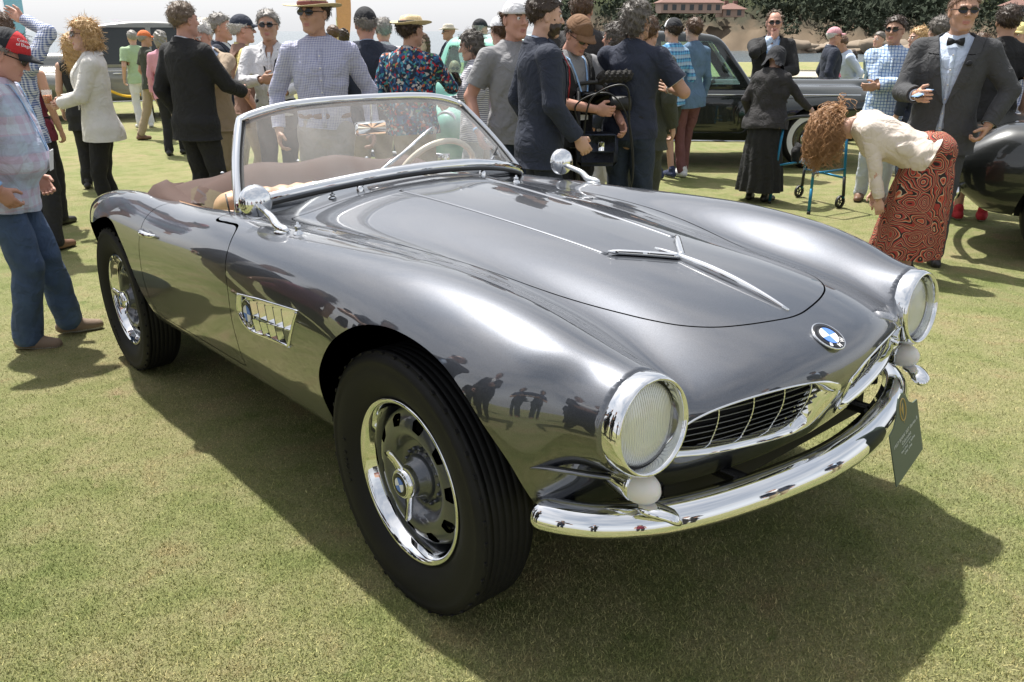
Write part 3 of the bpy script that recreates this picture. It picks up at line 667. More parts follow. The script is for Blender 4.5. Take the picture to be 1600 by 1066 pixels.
# ------------------------------------------------------------------ hero car: hood trim, lamps, grille, bumper
p, n = surf(.690, 0, .712); roundel(car, sframe(p, n, (0, 1, 0), .001), .043)
ys = lambda x, y: np.array([x, y, top_z(x, y)])
# chrome spear down the middle of the hood
xs = np.linspace(.17, .585, 24); t = np.linspace(0, 1, 24); hgt = .012*np.sin(np.pi*np.clip(t*1.02, 0, 1))**.7+.001
part('hood_spear', *tube(np.stack([xs, xs*0, [top_z(x, 0) for x in xs]+hgt*.4], 1), .0035+.0065*np.sin(np.pi*np.clip(t*.95+.03, 0, 1)), 10, up=(0, 0, 1), flat=(1.3, 1)), M_CHROME, hood)
# V shaped scoop lips and the two raised creases that lead to them
for s in (-1, 1):
    P = np.array([ys(.262-.135*k, s*.142*k)+[0, 0, .0075] for k in np.linspace(.05, 1, 14)])
    sc = part('scoop_lip', *tube(P, np.r_[np.full(12, .0075), .006, .003], 8, up=(0, 0, 1), flat=(1, 1.25)), M_CHROME, hood)
    for a, b in ((.14, .50), (.56, .93)):
        Q = np.array([ys(.262-.135*k, s*.142*k)+[.0085, 0, .0085] for k in np.linspace(a, b, 8)]); part('scoop_slot', *tube(Q, .0032, 6), M_BLACKE, sc)
    cx = np.linspace(.125, -.80, 40); cyy = .142+.045*((.125-cx)/.925); P = np.array([ys(a, s*b)+[0, 0, -.0025] for a, b in zip(cx, cyy)])
    part('hood_crease', *tube(P, .0065, 8, up=(0, 0, 1), flat=(.9, 1.6)), M_PAINT, hood)
M_SMOKE = chrome('dark_grille_metal', .12, (.16, .165, .17))
def headlight(s):
    c = HL*np.array([1, s, 1]); M = frame(c+np.array([-.022, 0, 0]), y=(1, .02*s, .05), z=(0, 0, 1))
    h = ob('headlight', None, car, mat4=Matrix(M)); h.empty_display_size = .05
    R = .1035
    part('lamp_ring', *lathe([(R*.90, -.03), (R*1.0, -.022), (R*1.03, -.006), (R*1.035, .010), (R*1.02, .024), (R*.98, .034), (R*.945, .038), (R*.91, .036), (R*.885, .028), (R*.87, .014), (R*.865, .002)], 64), M_CHROME, h)
    part('lamp_seal', *lathe([(R*.885, .001), (R*.87, .006), (R*.845, .008), (R*.84, .002)], 64), M_TRIM, h)
    part('fluted_lens', *lathe([(R*.86, .002), (R*.78, .009), (R*.6, .016), (R*.4, .021), (R*.2, .0235), (.0005, .0245)], 48), M_LAMP, h)
    k = np.linspace(0, 1, 12); part('lens_cover', *lathe(np.stack([R*.855*np.sin(k*np.pi/2), .005+.026*np.cos(k*np.pi/2)], 1), 48), M_GLASS, h)
    # park lamp in a paint coloured pod below
    q = np.array([.612, s*.565, .510]); pod = ob('parking_light', None, car, mat4=Matrix(frame(q, y=(1, 0, -.06), z=(0, 0, 1))))
    part('lamp_pod', *lathe([(.012, -.16), (.026, -.11), (.033, -.05), (.036, -.01), (.0365, 0), (.034, .004)], 28), M_CHROME, pod)
    part('lamp_dome', *lathe([(.0345, .001), (.035, .012), (.032, .026), (.026, .040), (.015, .051), (.0005, .055)], 28), M_OPAL, pod)
    # lip that runs back from the lamp
    L0 = np.array([(.600, .630, .548), (.56, .663, .552), (.51, .690, .552), (.46, .706, .545), (.43, .713, .535)]); L0[:, 1] *= s
    part('wing_lip', *tube(smoothpoly(L0, 20, False), np.r_[np.full(16, .010), .009, .007, .004, .002], 10, up=(0, 0, 1), flat=(.55, 1)), M_PAINT, car)
for s in (-1, 1): headlight(s)
def front_pts(y, z):
    y, z = np.broadcast_arrays(np.asarray(y, float), np.asarray(z, float))
    p = np.stack([F_FRONT(np.abs(y), z), y, z], 1)
    for _ in range(5): p[:, 0] -= f_body(*p.T)/np.maximum(grad(f_body, p)[:, 0], .3)
    return p
for s in (-1, 1):
    g = ob('grille', None, car); g.empty_display_size = .05
    rim = front_pts(s*GRILLE[:, 0], GRILLE[:, 1]); nn = grad(f_body, rim); nn /= np.linalg.norm(nn, axis=1)[:, None]
    c0 = rim.mean(0)
    # bright frame folded into the opening
    tan = np.roll(rim, -1, 0)-np.roll(rim, 1, 0); tan /= np.linalg.norm(tan, axis=1)[:, None]
    inn = np.cross(nn, tan)*(-1 if s > 0 else 1)
    inn *= np.sign(((c0-rim)*inn).sum(1))[:, None]
    low = np.clip((.60-rim[:, 2])/.08, 0, 1)[:, None]; nose = np.clip((.12-np.abs(rim[:, 1]))/.10, 0, 1)[:, None]
    wid = .003+.005*low+.028*nose
    rows = [rim-inn*.0025+nn*.0005, rim+nn*.003, rim+inn*wid*.5+nn*.002, rim+inn*wid-nn*.012, rim+inn*wid*1.05-nn*.05]
    m = len(rim); V = np.concatenate(rows); F = [[a*m+i, a*m+(i+1) % m, (a+1)*m+(i+1) % m, (a+1)*m+i] for a in range(4) for i in range(m)]
    if s > 0: F = [f[::-1] for f in F]
    part('grille_frame', V, F, M_CHROME, g)
    # cavity behind
    bk = rim+inn*.002-nn*.002; V = np.concatenate([bk, bk-np.array([.16, 0, 0])]); F = [[i, (i+1) % m, m+(i+1) % m, m+i] for i in range(m)]+[[m+i for i in range(m)]]
    part('grille_cavity', V, F, M_DARK, g)
    # horizontal bars and thin twisted wires
    zs = np.linspace(.522, .646, 9)
    for z in zs:
        yy = np.linspace(.03, .50, 60); ok = polysd(np.stack([yy, np.full(60, z)], 1), GRILLE) < -.002
        if ok.sum() < 4: continue
        yy = yy[ok]; P = front_pts(s*yy, z)-[.030, 0, 0]
        part('grille_bar', *tube(P[::3] if len(P) > 12 else P, .0016, 6, up=(0, 0, 1), flat=(.8, 3)), M_SMOKE, g)
    for y in (.10, .19, .28, .37, .45):
        zz = np.linspace(.50, .66, 40); ok = polysd(np.stack([np.full(40, y), zz], 1), GRILLE) < -.003; zz = zz[ok]
        P = front_pts(s*y, zz)-[.024, 0, 0]
        if len(P) > 3: part('grille_wire', *tube(P, .0015+.0008*np.sin(zz*700), 6), M_CHROME, g)
# bumper: one bright blade sweeping round the nose
B = np.array([(.437, -.703, .425), (.465, -.694, .425), (.515, -.670, .425), (.575, -.625, .425), (.64, -.54, .425), (.69, -.42, .425), (.73, -.27, .427), (.755, -.12, .428), (.762, 0, .428)])
B = smoothpoly(np.concatenate([B, (B[:-1]*[1, -1, 1])[::-1]]), 90, False)
tang = np.gradient(B, axis=0); tang /= np.linalg.norm(tang, axis=1)[:, None]; out = np.cross(tang, [0, 0, 1]); out *= np.sign(out[:, :1]+1e-6)*np.where(out[:, :1] < 0, 1, 1); out[out[:, 0] < -.2] *= -1
sec = [(-.060, .034), (-.040, .042), (-.022, .0445), (-.010, .042), (.003, .032), (.012, .018), (.018, .002), (.021, -.014), (.020, -.026), (.014, -.035), (.004, -.039), (-.010, -.040), (-.008, -.034), (.006, -.030), (.011, -.016), (.008, .004), (-.004, .024), (-.020, .036), (-.042, .036)]
ends = np.ones(90); e = np.linspace(0, 1, 7); ends[:7] = np.sqrt(1-(1-e)**2)*.95+.05; ends[-7:] = ends[:7][::-1]
V = np.array([[b+o*a*en*.92+np.array([0, 0, z*.74])*en for a, z in sec] for b, o, en in zip(B, out, ends)]).reshape(-1, 3); ns = len(sec)
F = [[k*ns+i, k*ns+(i+1) % ns, (k+1)*ns+(i+1) % ns, (k+1)*ns+i] for k in range(89) for i in range(ns)]+[list(range(ns))[::-1], [89*ns+i for i in range(ns)]]
bump = part('bumper', V, F, M_CHROME, car)
for s in (-1, 1):
    part('bumper_bracket', *box((.50, s*.50, .452), (.10, .028, .016), R=Matrix.Rotation(-s*.5, 3, 'Z'), bev=.004), M_DARK, bump)
    part('bumper_bracket', *box((.60, s*.28, .44), (.11, .016, .012), bev=.004), M_DARK, bump)
    # over-rider foot
    part('overrider', *tube(smoothpoly([(.628, s*.575, .475), (.66, s*.565, .472), (.685, s*.545, .462), (.70, s*.53, .445)], 14, False), np.r_[.012, .02, .024, .026, np.full(6, .026), .024, .02, .014, .006], 12, up=(0, 0, 1), flat=(.45, 1)), M_CHROME, bump)
def side_y(x, z):
    y = float(F_SIDE(np.array([x]), np.array([z]))[0])
    for _ in range(5): y -= float(f_body(np.array([x]), np.array([y]), np.array([z]))[0])
    return y
# ------------------------------------------------------------------ side vents with fins and roundel
for s in (-1, 1):
    v = ob('side_vent', None, car); v.empty_display_size = .05
    def sp(x, z, off): return np.array([x, s*(side_y(x, z)+off), z])
    P = np.array([sp(x, z, 0) for x, z in VENT]); c0 = VENT.mean(0); m = len(P)
    inn = np.stack([c0[0]-VENT[:, 0], np.zeros(m), c0[1]-VENT[:, 1]], 1); inn /= np.linalg.norm(inn, axis=1)[:, None]
    low = np.clip((.65-VENT[:, 1])/.05, 0, 1)[:, None]*.012; o3 = np.array([0, s, 0.])
    rows = [P-inn*.003+o3*.001, P+o3*.005, P+inn*(.006+low*.4)+o3*.004, P+inn*(.010+low)-o3*.012, P+inn*(.011+low)-o3*.045]
    V = np.concatenate(rows); F = [[a*m+i, a*m+(i+1) % m, (a+1)*m+(i+1) % m, (a+1)*m+i] for a in range(4) for i in range(m)]+[[4*m+i for i in range(m)]]
    part('vent_frame', V, F if s < 0 else [f[::-1] for f in F], [M_CHROME, M_GAP], v, mi=[0]*(4*m)+[1])
    part('vent_divider', *tube(np.array([sp(-.69, .643, -.004), sp(-.58, .650, -.004), sp(-.45, .662, -.004)]), .006, 8, up=(0, 1, 0), flat=(1.2, .7)), M_CHROME, v)
    for k in range(5):
        for (za, zb, xo) in ((.653+.0028*k, .697+.0045*k, 0), (.597+.004*k, .637+.004*k, -.012)):
            xa = -.700+.056*k+xo; w = .050
            h_ = zb-za; A_, B_, C_, D_, E_ = sp(xa, za, .003), sp(xa+w, za+.50*h_, -.034), sp(xa+w, zb+.002, -.034), sp(xa, zb, .003), sp(xa+w*1.02, za+.001, .000)
            q = np.array([A_, B_, C_, D_]); V = np.concatenate([q, q-[0, s*.003, 0]]); part('vent_fin', V, [[0, 1, 2, 3], [7, 6, 5, 4], [0, 4, 5, 1], [1, 5, 6, 2], [2, 6, 7, 3], [3, 7, 4, 0]], M_CHROME, v, smooth=False)
            q = np.array([A_, E_, B_]); V = np.concatenate([q, q-[0, s*.002, .002]]); part('vent_shelf', V, [[0, 1, 2], [5, 4, 3], [0, 3, 4, 1], [1, 4, 5, 2], [2, 5, 3, 0]], M_CHROME, v, smooth=False)
            part('fin_edge', *tube(np.array([sp(xa-.002, za-.002, .002), sp(xa-.002, zb+.002, .002)]), .0022, 6), M_GAP, v)
    c = sp(-.755, .645, -.006); b = roundel(v, sframe(c, (0, s, 0.), (-s*1.0, 0, 0)), .045)
# ------------------------------------------------------------------ wheels
def build_wheel():
    k0 = .343/.3475
    w = ob('wheel', None, None); w.empty_display_size = .1
    # tyre: local Y points outwards, a=0 is the wheel's outer face of the rim
    prof = [(.205, -.115), (.225, -.122), (.255, -.132), (.29, -.138), (.322, -.134), (.338, -.120), (.346, -.105)]
    for a in (-.105, -.085, -.066, -.047, -.028, -.008, .006):
        prof += [(.3475, a-.0015), (.3475, a+.0132), (.3460, a+.0142), (.3460, a+.0165)]
    prof += [(.345, .020), (.338, .030), (.325, .036), (.318, .0365), (.314, .0345), (.300, .036), (.275, .034), (.250, .026), (.232, .014), (.222, .006), (.214, 0), (.205, -.02)]
    ty = part('tyre', *lathe(prof, 96), M_RUBBER, w)
    for i_, ch in enumerate('6.00H16'):
        a = .55-i_*.075; rad = np.array([math.cos(a), 0, math.sin(a)]); text_mesh('sidewall_letter', ch, .024, M_RUBBER, ty, frame(rad*.276+np.array([0, .0338, 0]), z=(0, 1, 0), x=-np.cross(rad, [0, 1, 0])), depth=.0014)
    # scalloped shoulder blocks
    for k in range(40):
        a = k*2*np.pi/40; V, F = box((0, 0, 0), (.006, .009, .0025), bev=.001)
        R = np.array([[math.cos(a), 0, -math.sin(a)], [0, 1, 0], [math.sin(a), 0, math.cos(a)]]); V = V@np.array([[0, 0, 1], [0, 1, 0], [1, 0, 0]]).T
        part('shoulder_block', V@R.T+np.array([math.cos(a)*.3435, .021, math.sin(a)*.3435]), F, M_RUBBER, ty, smooth=False)
    part('rim', *lathe([(.204, -.03), (.214, -.006), (.2205, .006), (.222, .011), (.219, .0145), (.213, .0135), (.206, .006), (.202, -.006), (.197, -.016), (.195, -.022), (.193, -.034), (.192, -.055), (.188, -.075), (.175, -.08)], 96), M_CHROME, w)
    # pressed disc with slots
    V, F = lathe([(.190, -.066), (.187, -.046), (.178, -.028), (.163, -.016), (.143, -.009), (.128, -.009), (.115, -.016), (.106, -.029), (.100, -.041), (.091, -.046), (.076, -.045), (.066, -.042), (.060, -.036), (.05, -.033)], 144)
    T = np.concatenate([F[:, [0, 1, 2]], F[:, [0, 2, 3]]])
    nV = np.zeros_like(V); fn = np.cross(V[T[:, 1]]-V[T[:, 0]], V[T[:, 2]]-V[T[:, 0]])
    for j in range(3): np.add.at(nV, T[:, j], fn)
    nV /= np.linalg.norm(nV, axis=1)[:, None]; fl = fn[:, 1].sum() < 0; T = T[:, ::-1] if fl else T; nV = -nV if fl else nV
    th = np.arctan2(V[:, 2], V[:, 0]); r = np.hypot(V[:, 0], V[:, 2]); dth = (th+np.pi) % (2*np.pi/10)-np.pi/10
    sd = np.hypot(np.maximum(np.abs(dth*.148)-.010, 0), np.maximum(np.abs(r-.157)-.005, 0))-.0105
    # refine slot edge by clipping
    Vc, Tc, Nc = clip(V, T, nV, sd); Vc, Tc, Nc, mc = flange(Vc, Tc, Nc, .012)
    dk = part('wheel_disc', Vc, Tc, [M_WHEELP, M_WHEELP], w, N=Nc, mi=mc)
    part('brake_drum', *lathe([(.166, -.10), (.160, -.088), (.0005, -.088)], 48), M_DARK, w)
    for k in range(12):
        a = k*np.pi/6+.02; part('drum_fin', *box((math.cos(a)*.15, -.082, math.sin(a)*.15), (.004, .006, .012), bev=.001), M_WHEELP, w, smooth=False)
    hub = part('hub', *lathe([(.062, -.05), (.060, -.03), (.056, -.022), (.050, -.018), (.046, -.004), (.040, .0)], 40), M_WHEELP, w)
    for k in range(16):
        a = k*np.pi/8; V, F = lathe([(.0058, -.004), (.0056, .005), (.004, .0075), (.0003, .0085)], 8); part('hub_bolt', V+[math.cos(a)*.0735, -.041, math.sin(a)*.0735], F, M_WHEELP, w)
    sp_ = part('spinner', *lathe([(.041, -.012), (.043, .004), (.042, .018), (.038, .026), (.034, .029), (.033, .026), (.0005, .026)], 40), M_CHROME, w)
    for k in (0, 1):
        s = 1-2*k; V, F = [], []
        sec = [(.028, .020, .014), (.040, .017, .015), (.056, .014, .020), (.072, .0145, .027), (.084, .015, .033), (.090, .011, .035)]
        for (rr, hw, yy) in sec:
            for (a, b) in ((-1, -.35), (-.8, .8), (.8, .8), (1, -.35), (.5, -1), (-.5, -1)): V.append([a*hw, yy+b*.0075, s*rr])
        F = [[i*6+j, i*6+(j+1) % 6, (i+1)*6+(j+1) % 6, (i+1)*6+j] for i in range(5) for j in range(6)]+[[0, 1, 2, 3, 4, 5], [35, 34, 33, 32, 31, 30]]
        part('spinner_wing', V, F if s < 0 else [f[::-1] for f in F], M_CHROME, sp_)
    roundel(sp_, frame((0, .0265, 0), x=(1, 0, 0), y=(0, 1, 0)), .033, letters=False)
    return w
wheel0 = build_wheel()
ZW = .343
for i, (x, s, rot) in enumerate([(0, -1, .42), (0, 1, 2.0), (-2.48, -1, 1.1), (-2.48, 1, 0)]):
    w = wheel0 if i == 0 else join_copy(wheel0)
    w.parent = car; yr = (.7429 if x == 0 else .723)-.012
    M = Matrix.Translation((x, s*yr, ZW)) @ (Matrix.Rotation(math.pi, 4, 'Z') if s < 0 else Matrix.Identity(4)) @ Matrix.Rotation(rot, 4, 'Y'); w.matrix_local = M
# ------------------------------------------------------------------ hero car: windscreen, cockpit, mirrors, wipers
def ws_base(y): return np.array([-.906-.567*y*y, y, .983-.211*y*y])
def ws_top(y): return np.array([-1.275-.363*y*y+.177*y**4, y, 1.239-.033*y*y-.75*y**4])
ws = ob('windscreen', None, car); ws.empty_display_size = .1
ub = np.linspace(-.632, .632, 41); ut = np.linspace(-.50, .50, 41)
base = np.array([ws_base(y)+[0, 0, .004] for y in ub]); topc = np.array([ws_top(y) for y in ut])
def rail(P, r, m, nm, flat=(1, 1), up=None): return part(nm, *tube(P, r, 12, up=up, flat=flat), m, ws)
rail(topc, .0135, M_CHROME, 'top_rail', flat=(1.15, 1), up=(-.35, 0, 1)); rail(base+[-.004, 0, .010], .016, M_CHROME, 'base_rail', flat=(1.25, 1), up=(-.5, 0, 1))
rail(base+[.008, 0, -.008], .007, M_TRIM, 'base_seal')
gap = .020
for i, s in ((0, -1), (40, 1)):
    a, b = base[i], topc[i]; k = np.linspace(0, 1, 14); P = a+(b-a)*k[:, None]; P[:, 1] += s*.012*np.sin(np.pi*k)
    P = np.concatenate([[P[0]-[.03, 0, .03]], P, [P[-1]+np.array([.012, -s*.03, .012])]])
    rail(P, .0155, M_CHROME, 'side_post', flat=(1.5, .8), up=(1, 0, .2)); rail(P[1:-1]+np.array([.006, -s*.017, -.002]), .009, M_TRIM, 'post_seal')
rail(topc+np.array([.004, 0, -.017])*1.0, .008, M_TRIM, 'top_seal')
rows = 12; Vg = []
for r in range(rows+1):
    k = r/rows; Vg.append(base*(1-k)+topc*k)
Vg = np.array(Vg); bow = np.sin(np.linspace(0, np.pi, rows+1))*.012; Vg[:, :, 0] += bow[:, None]
F = [[r*41+c, r*41+c+1, (r+1)*41+c+1, (r+1)*41+c] for r in range(rows) for c in range(40)]
gl = part('windscreen_glass', Vg.reshape(-1, 3), F, M_WSGLASS, ws)
# interior mirror hanging from the top rail
rm = ob('interior_mirror', None, car); c = np.array([-1.285, .0, 1.125])
part('mirror_stem', *tube(smoothpoly([(-1.272, 0, 1.228), (-1.275, .003, 1.19), (-1.285, .004, 1.15)], 8, False), .0045, 8), M_CHROME, rm)
part('mirror_shell', *box(c, (.010, .070, .026), bev=.008), M_CHROME, rm); part('mirror_pane', *box(c+[-.0105, 0, 0], (.001, .064, .021)), M_CHROME, rm)
# cowl vent, washer jets, locks
def on_top(x, y, h=0.): return np.array([x, y, top_z(x, y)+h])
cv = [on_top(-.900, y, .004) for y in np.linspace(-.20, .20, 12)]
part('cowl_vent', *tube(np.array([on_top(-.868+.0*y-.12*y*y-.045, y, -.001) for y in np.linspace(-.24, .24, 16)]), .020, 8, up=(0, 0, 1), flat=(.22, 1)), mat('wire_mesh_grey', (.25, .25, .26), .4, metal=.6), car)
for (x, y, hh) in ((-.99, -.35, .02), (-.80, .33, .025), (-.64, -.655, .035)):
    o = ob('washer_jet' if hh < .03 else 'hood_lock', None, car, mat4=Matrix.Translation(on_top(x, y, -.002)))
    V, F = lathe([(.016, 0), (.015, .004), (.010, .008), (.008, hh*.5), (.010, hh*.55), (.009, hh*.8), (.003, hh*.85), (.005, hh), (.0003, hh+.003)], 16); part('jet_body', V[:, [0, 2, 1]]*[1, 1, 1], [f[::-1] for f in F.tolist()], M_CHROME, o)
for (bx, by, tx, ty, tz) in ((-.938, -.268, -.955, -.02, 1.082), (-.95, .285, -1.075, .44, .99)):
    w = ob('wiper', None, car); b0 = on_top(bx, by, .0)
    V, F = lathe([(.014, -.006), (.014, .010), (.010, .018), (.0005, .02)], 16); part('wiper_pivot', V[:, [0, 2, 1]]+b0, [f[::-1] for f in F.tolist()], M_CHROME, w)
    e = np.array([tx, ty, tz]); mid = b0*.5+e*.5+np.array([.012, 0, .012]); arm = smoothpoly([b0+[0, 0, .014], mid, e+np.array([.008, 0, 0])], 14, False); part('wiper_arm', *tube(arm, np.linspace(.0055, .0035, 14), 8), M_CHROME, w)
    d = e-b0; d /= np.linalg.norm(d); bl = np.array([e+d*k for k in np.linspace(-.13, .10, 10)]); part('wiper_blade', *tube(bl, np.r_[.003, np.full(8, .0055), .003], 8), M_CHROME if by < 0 else M_TRIM, w)
# door mirrors on the wings
for s, tilt in ((-1, 0), (1, 0)):
    q = on_top(-.735, s*.668, 0); mr_ = ob('wing_mirror', None, car); c = np.array([-.90, s*.665, .955])
    arm = smoothpoly([q+[.05, 0, .004], q+[-.015, 0, .012], q+[-.055, 0, .036], c+[.030, 0, -.014], c+[.014, 0, -.002]], 22, False); part('mirror_arm', *tube(arm, np.r_[.004, .010, .014, .0145, .0145, .014, .0135, .013, .0125, .012, .0115, .011, .0105, .010, .010, .0095, .0095, .009, .009, .009, .009, .009], 12), M_CHROME, mr_)
    V, F = lathe([(.030, -.002), (.029, .003), (.015, .006), (.0005, .007)], 24); part('mirror_foot', V[:, [0, 2, 1]]*[1.25, .75, 1]+q+[.012, 0, 0], [f[::-1] for f in F.tolist()], M_CHROME, mr_)
    k = np.linspace(0, 1, 10); prof = [(.0005, .030)]+[(.052*math.sin(a*math.pi/2), .002+.028*math.cos(a*math.pi/2)) for a in k[1:]]+[(.054, -.004), (.052, -.008), (.047, -.006), (.0005, -.006)]
    part('mirror_head', *lathe(prof, 40), M_CHROME, mr_, mat4=Matrix(frame(c, y=(1, -.05*s-.10, .05), z=(0, 0, 1))))
# folded top under a brown canvas cover
def cover_z(x, y):
    ridge = .965-.05*(np.abs(y)/.5)**3; k = np.clip((x+2.17)/.25, 0, 1); front = np.clip((-1.56-x)/.27, 0, 1)
    return np.minimum(.862+(ridge-.862)*np.sin(k*np.pi/2)**.8, .72+(ridge-.72)*np.sin(front*np.pi/2)**.9)
nx, ny = 44, 64; gx = np.linspace(-2.185, -1.585, nx); gy = np.linspace(-1, 1, ny); V = []
for x in gx:
    hw = .60+.045*math.sin((x+2.2)/.65*math.pi) if x > -2.05 else .60*math.sqrt(max(0, 1-((-2.05-x)/.18)**2)*.72+.28)
    for t in gy:
        y = t*hw; z = float(cover_z(np.array(x), np.array(y))); ed = (abs(t))**10; zt = .885 if x < -1.85 else .885-.1*(x+1.85)
        z = z*(1-ed)+(zt-.012)*ed; z += (.006*math.sin(11*t+7*x)+.004*math.sin(17*x+9*t))*(1-ed)
        V.append((x, y, z))
F = [[i*ny+j, i*ny+j+1, (i+1)*ny+j+1, (i+1)*ny+j] for i in range(nx-1) for j in range(ny-1)]
cov = part('top_cover', V, [f[::-1] for f in F], M_BROWN, car)
V = np.array(V).reshape(nx, ny, 3)
# hanging edge bands with snap studs
for s, j in ((-1, 0), (1, ny-1)):
    E = V[2:38, j]; n3 = 40; fl = smoothpoly(E[::3], n3, False); k = np.linspace(0, 1, n3); lift = np.clip((k-.55)/.45, 0, 1)
    hump = np.exp(-((k-.38)/.22)**2); rows = [fl+np.stack([k*0, s*(.048-.035*lift), -.014+.0*k], 1), fl+np.stack([k*0, s*(.028-.02*lift), .008+.006*hump], 1), fl+np.stack([k*0, s*(.002+.0*lift), .022+.022*hump-.012*lift], 1), fl+np.stack([k*0, -s*(.05+.02*lift), .022+.040*hump-.02*lift], 1), fl+np.stack([k*0, -s*(.12+0*k), -.02+0*k], 1)]
    W2 = np.concatenate(rows); FF = [[a*n3+i, a*n3+i+1, (a+1)*n3+i+1, (a+1)*n3+i] for a in range(4) for i in range(n3-1)]; part('cover_edge', W2, FF if s > 0 else [f[::-1] for f in FF], M_BROWN, cov)
    for i in range(3, 26, 6):
        a, f_ = lathe([(.0075, 0), (.007, .003), (.004, .005), (.0003, .0055)], 12); part('snap_stud', a[:, [0, 2, 1]]+rows[0][i]*.45+rows[1][i]*.55+[0, s*.004, .003], [g[::-1] for g in f_.tolist()], M_CHROME, cov)
for k in range(5):
    y = -.36+.18*k; a, f_ = lathe([(.0085, 0), (.008, .003), (.004, .006), (.0003, .0065)], 12); part('snap_stud', a[:, [0, 2, 1]]+[-1.96, y, float(cover_z(np.array(-1.96), np.array(y)))-.004], [g[::-1] for g in f_.tolist()], M_CHROME, cov)
# cabin: tub, seats, dash, wheel
tub = MB(); tub.add(*box((-1.55, 0, .40), (.62, .62, .02))); tub.add(*box((-1.00, 0, .62), (.03, .60, .22))); tub.add(*box((-2.15, 0, .62), (.02, .58, .2))); 
for s in (-1, 1): tub.add(*box((-1.5, s*.655, .62), (.62, .012, .235)))
tub.build('cabin_tub', M_CARPET, car, smooth=False)
for s in (-1, 1): part('door_card', *box((-1.42, s*.628, .80), (.34, .012, .075), bev=.01), M_TAN, car)
def f_seat(x, y, z):
    def rb(c, h, r):
        q = [np.abs(a-b)-d+r for a, b, d in zip((x, y, z), c, h)]
        return np.sqrt(sum(np.maximum(a, 0)**2 for a in q))+np.minimum(np.maximum(np.maximum(q[0], q[1]), q[2]), 0)-r
    back = rb((-1.66+.25*(z-.75), 0, .66), (.07, .24, .215), .06); cush = rb((-1.42, 0, .50), (.24, .24, .08), .05)
    return smin(back, cush, .05)+.004*np.cos(y*90)*(np.abs(y) < .17)
sV, sT, sN = implicit(f_seat, (-1.85, -.32, .36), (-1.12, .32, .95), .018)
for s in (-1, 1): part('seat', sV+[.13, s*.335, .042], sT, M_TAN, car, N=sN)
part('dashboard', *tube(np.array([(-1.08-.25*y*y, y, .90-.1*y*y) for y in np.linspace(-.6, .6, 21)]), .06, 12, up=(0, 0, 1), flat=(1, .8)), M_PAINT, car)
st = ob('steering_wheel', None, car, mat4=Matrix(frame((-1.37, .345, .872), y=(-.86, 0, .5), z=(.5, 0, .86))))
a = np.arange(48)*2*np.pi/48; part('wheel_rim', *tube(np.stack([np.cos(a), a*0, np.sin(a)], 1)*.205, .0125, 10, up=(0, 1, 0), closed=True), M_CREAM, st)
for k in (.5, math.pi-.5, -math.pi/2): part('wheel_spoke', *tube(np.array([(math.cos(k)*r, -.03*(1-r/.2), math.sin(k)*r) for r in (.02, .1, .2)]), .009, 8), M_CREAM, st)
part('wheel_hub', *lathe([(.035, -.06), (.04, -.03), (.03, -.015), (.0005, -.012)], 24), M_CREAM, st); part('steering_column', *tube(np.array([(0, -.05, 0), (0, -.32, .02)]), .025, 10), M_TRIM, st)
for s in (-1, 1):   # half raised side window
    q = np.array([(-1.20, s*.637, .875), (-1.62, s*.627, .868), (-1.61, s*.622, .93), (-1.53, s*.618, .95), (-1.24, s*.628, .945)]); sw = part('side_window', q, [[0, 1, 2, 3, 4]], M_GLASS, car, smooth=False)
    part('window_edge', *tube(q[[0, 4]]+[0, s*.002, 0], .003, 6), M_TRIM, sw)
# entrant card clipped on the bumper
card = thing('entrant_card', 'dark green show card with round top clipped to the chrome bumper', 'sign', mat4=CARM @ Matrix(frame((.795, .232, .425), y=(1, .05, .10), z=(0, -.30, 1)) @ np.diag([1.15, 1.15, 1.15, 1])))
M_CARD = mat('dark_green_card', (.075, .105, .085), .45, var=.12, vscale=8)
pw = [(-.072, -.092), (.072, -.092), (.072, .045), (.050, .050), (.032, .066), (.022, .088), (.012, .102), (0, .106), (-.012, .102), (-.022, .088), (-.032, .066), (-.050, .050), (-.072, .045)]
V, F = prism(pw, -.0012, .0012); part('card_board', V, F, M_CARD, card, smooth=False)
a = np.arange(40)*2*np.pi/40; M_GOLD = mat('gold_print', (.45, .33, .12), .4, metal=.4)
part('card_crest', *tube(np.stack([np.cos(a)*.014, a*0+.0016, .066+np.sin(a)*.027], 1), .0016, 6, up=(0, 1, 0), closed=True), M_GOLD, card)
part('card_crest_tree', *tube(np.array([(0, .0016, .03), (0, .0016, .05), (.002, .0016, .07), (-.003, .0016, .082)]), [.0008, .001, .006, .001], 6, up=(0, 1, 0), flat=(.15, 1)), M_GOLD, card)
M_PALE = mat('pale_print', (.55, .58, .55), .5)
def card_text(s, z, size): text_mesh('card_text', s, size, M_PALE, card, frame((0, .0016, z), x=(-1, 0, 0), z=(0, 1, 0)), depth=.0002)
card_text('1957 BMW 507 Series II', .004, .0125); card_text('Cabriolet', -.010, .0125)
part('card_rule', *box((0, .0015, -.020), (.022, .0003, .0004)), M_PALE, card)
for z, words in ((-.030, ((-.028, .012), (-.010, .004), (.008, .010), (.026, .008))), (-.041, ((-.012, .010), (.010, .010)))):
    for (x, w) in words:
        for k in range(int(w/.0022)): part('card_stroke', *box((x-w+k*.0044+.002, .0015, z+.0006*((k*7) % 3-1)), (.0013, .0003, .0022-.0005*(k % 2))), M_PALE, card)
USE_N = False
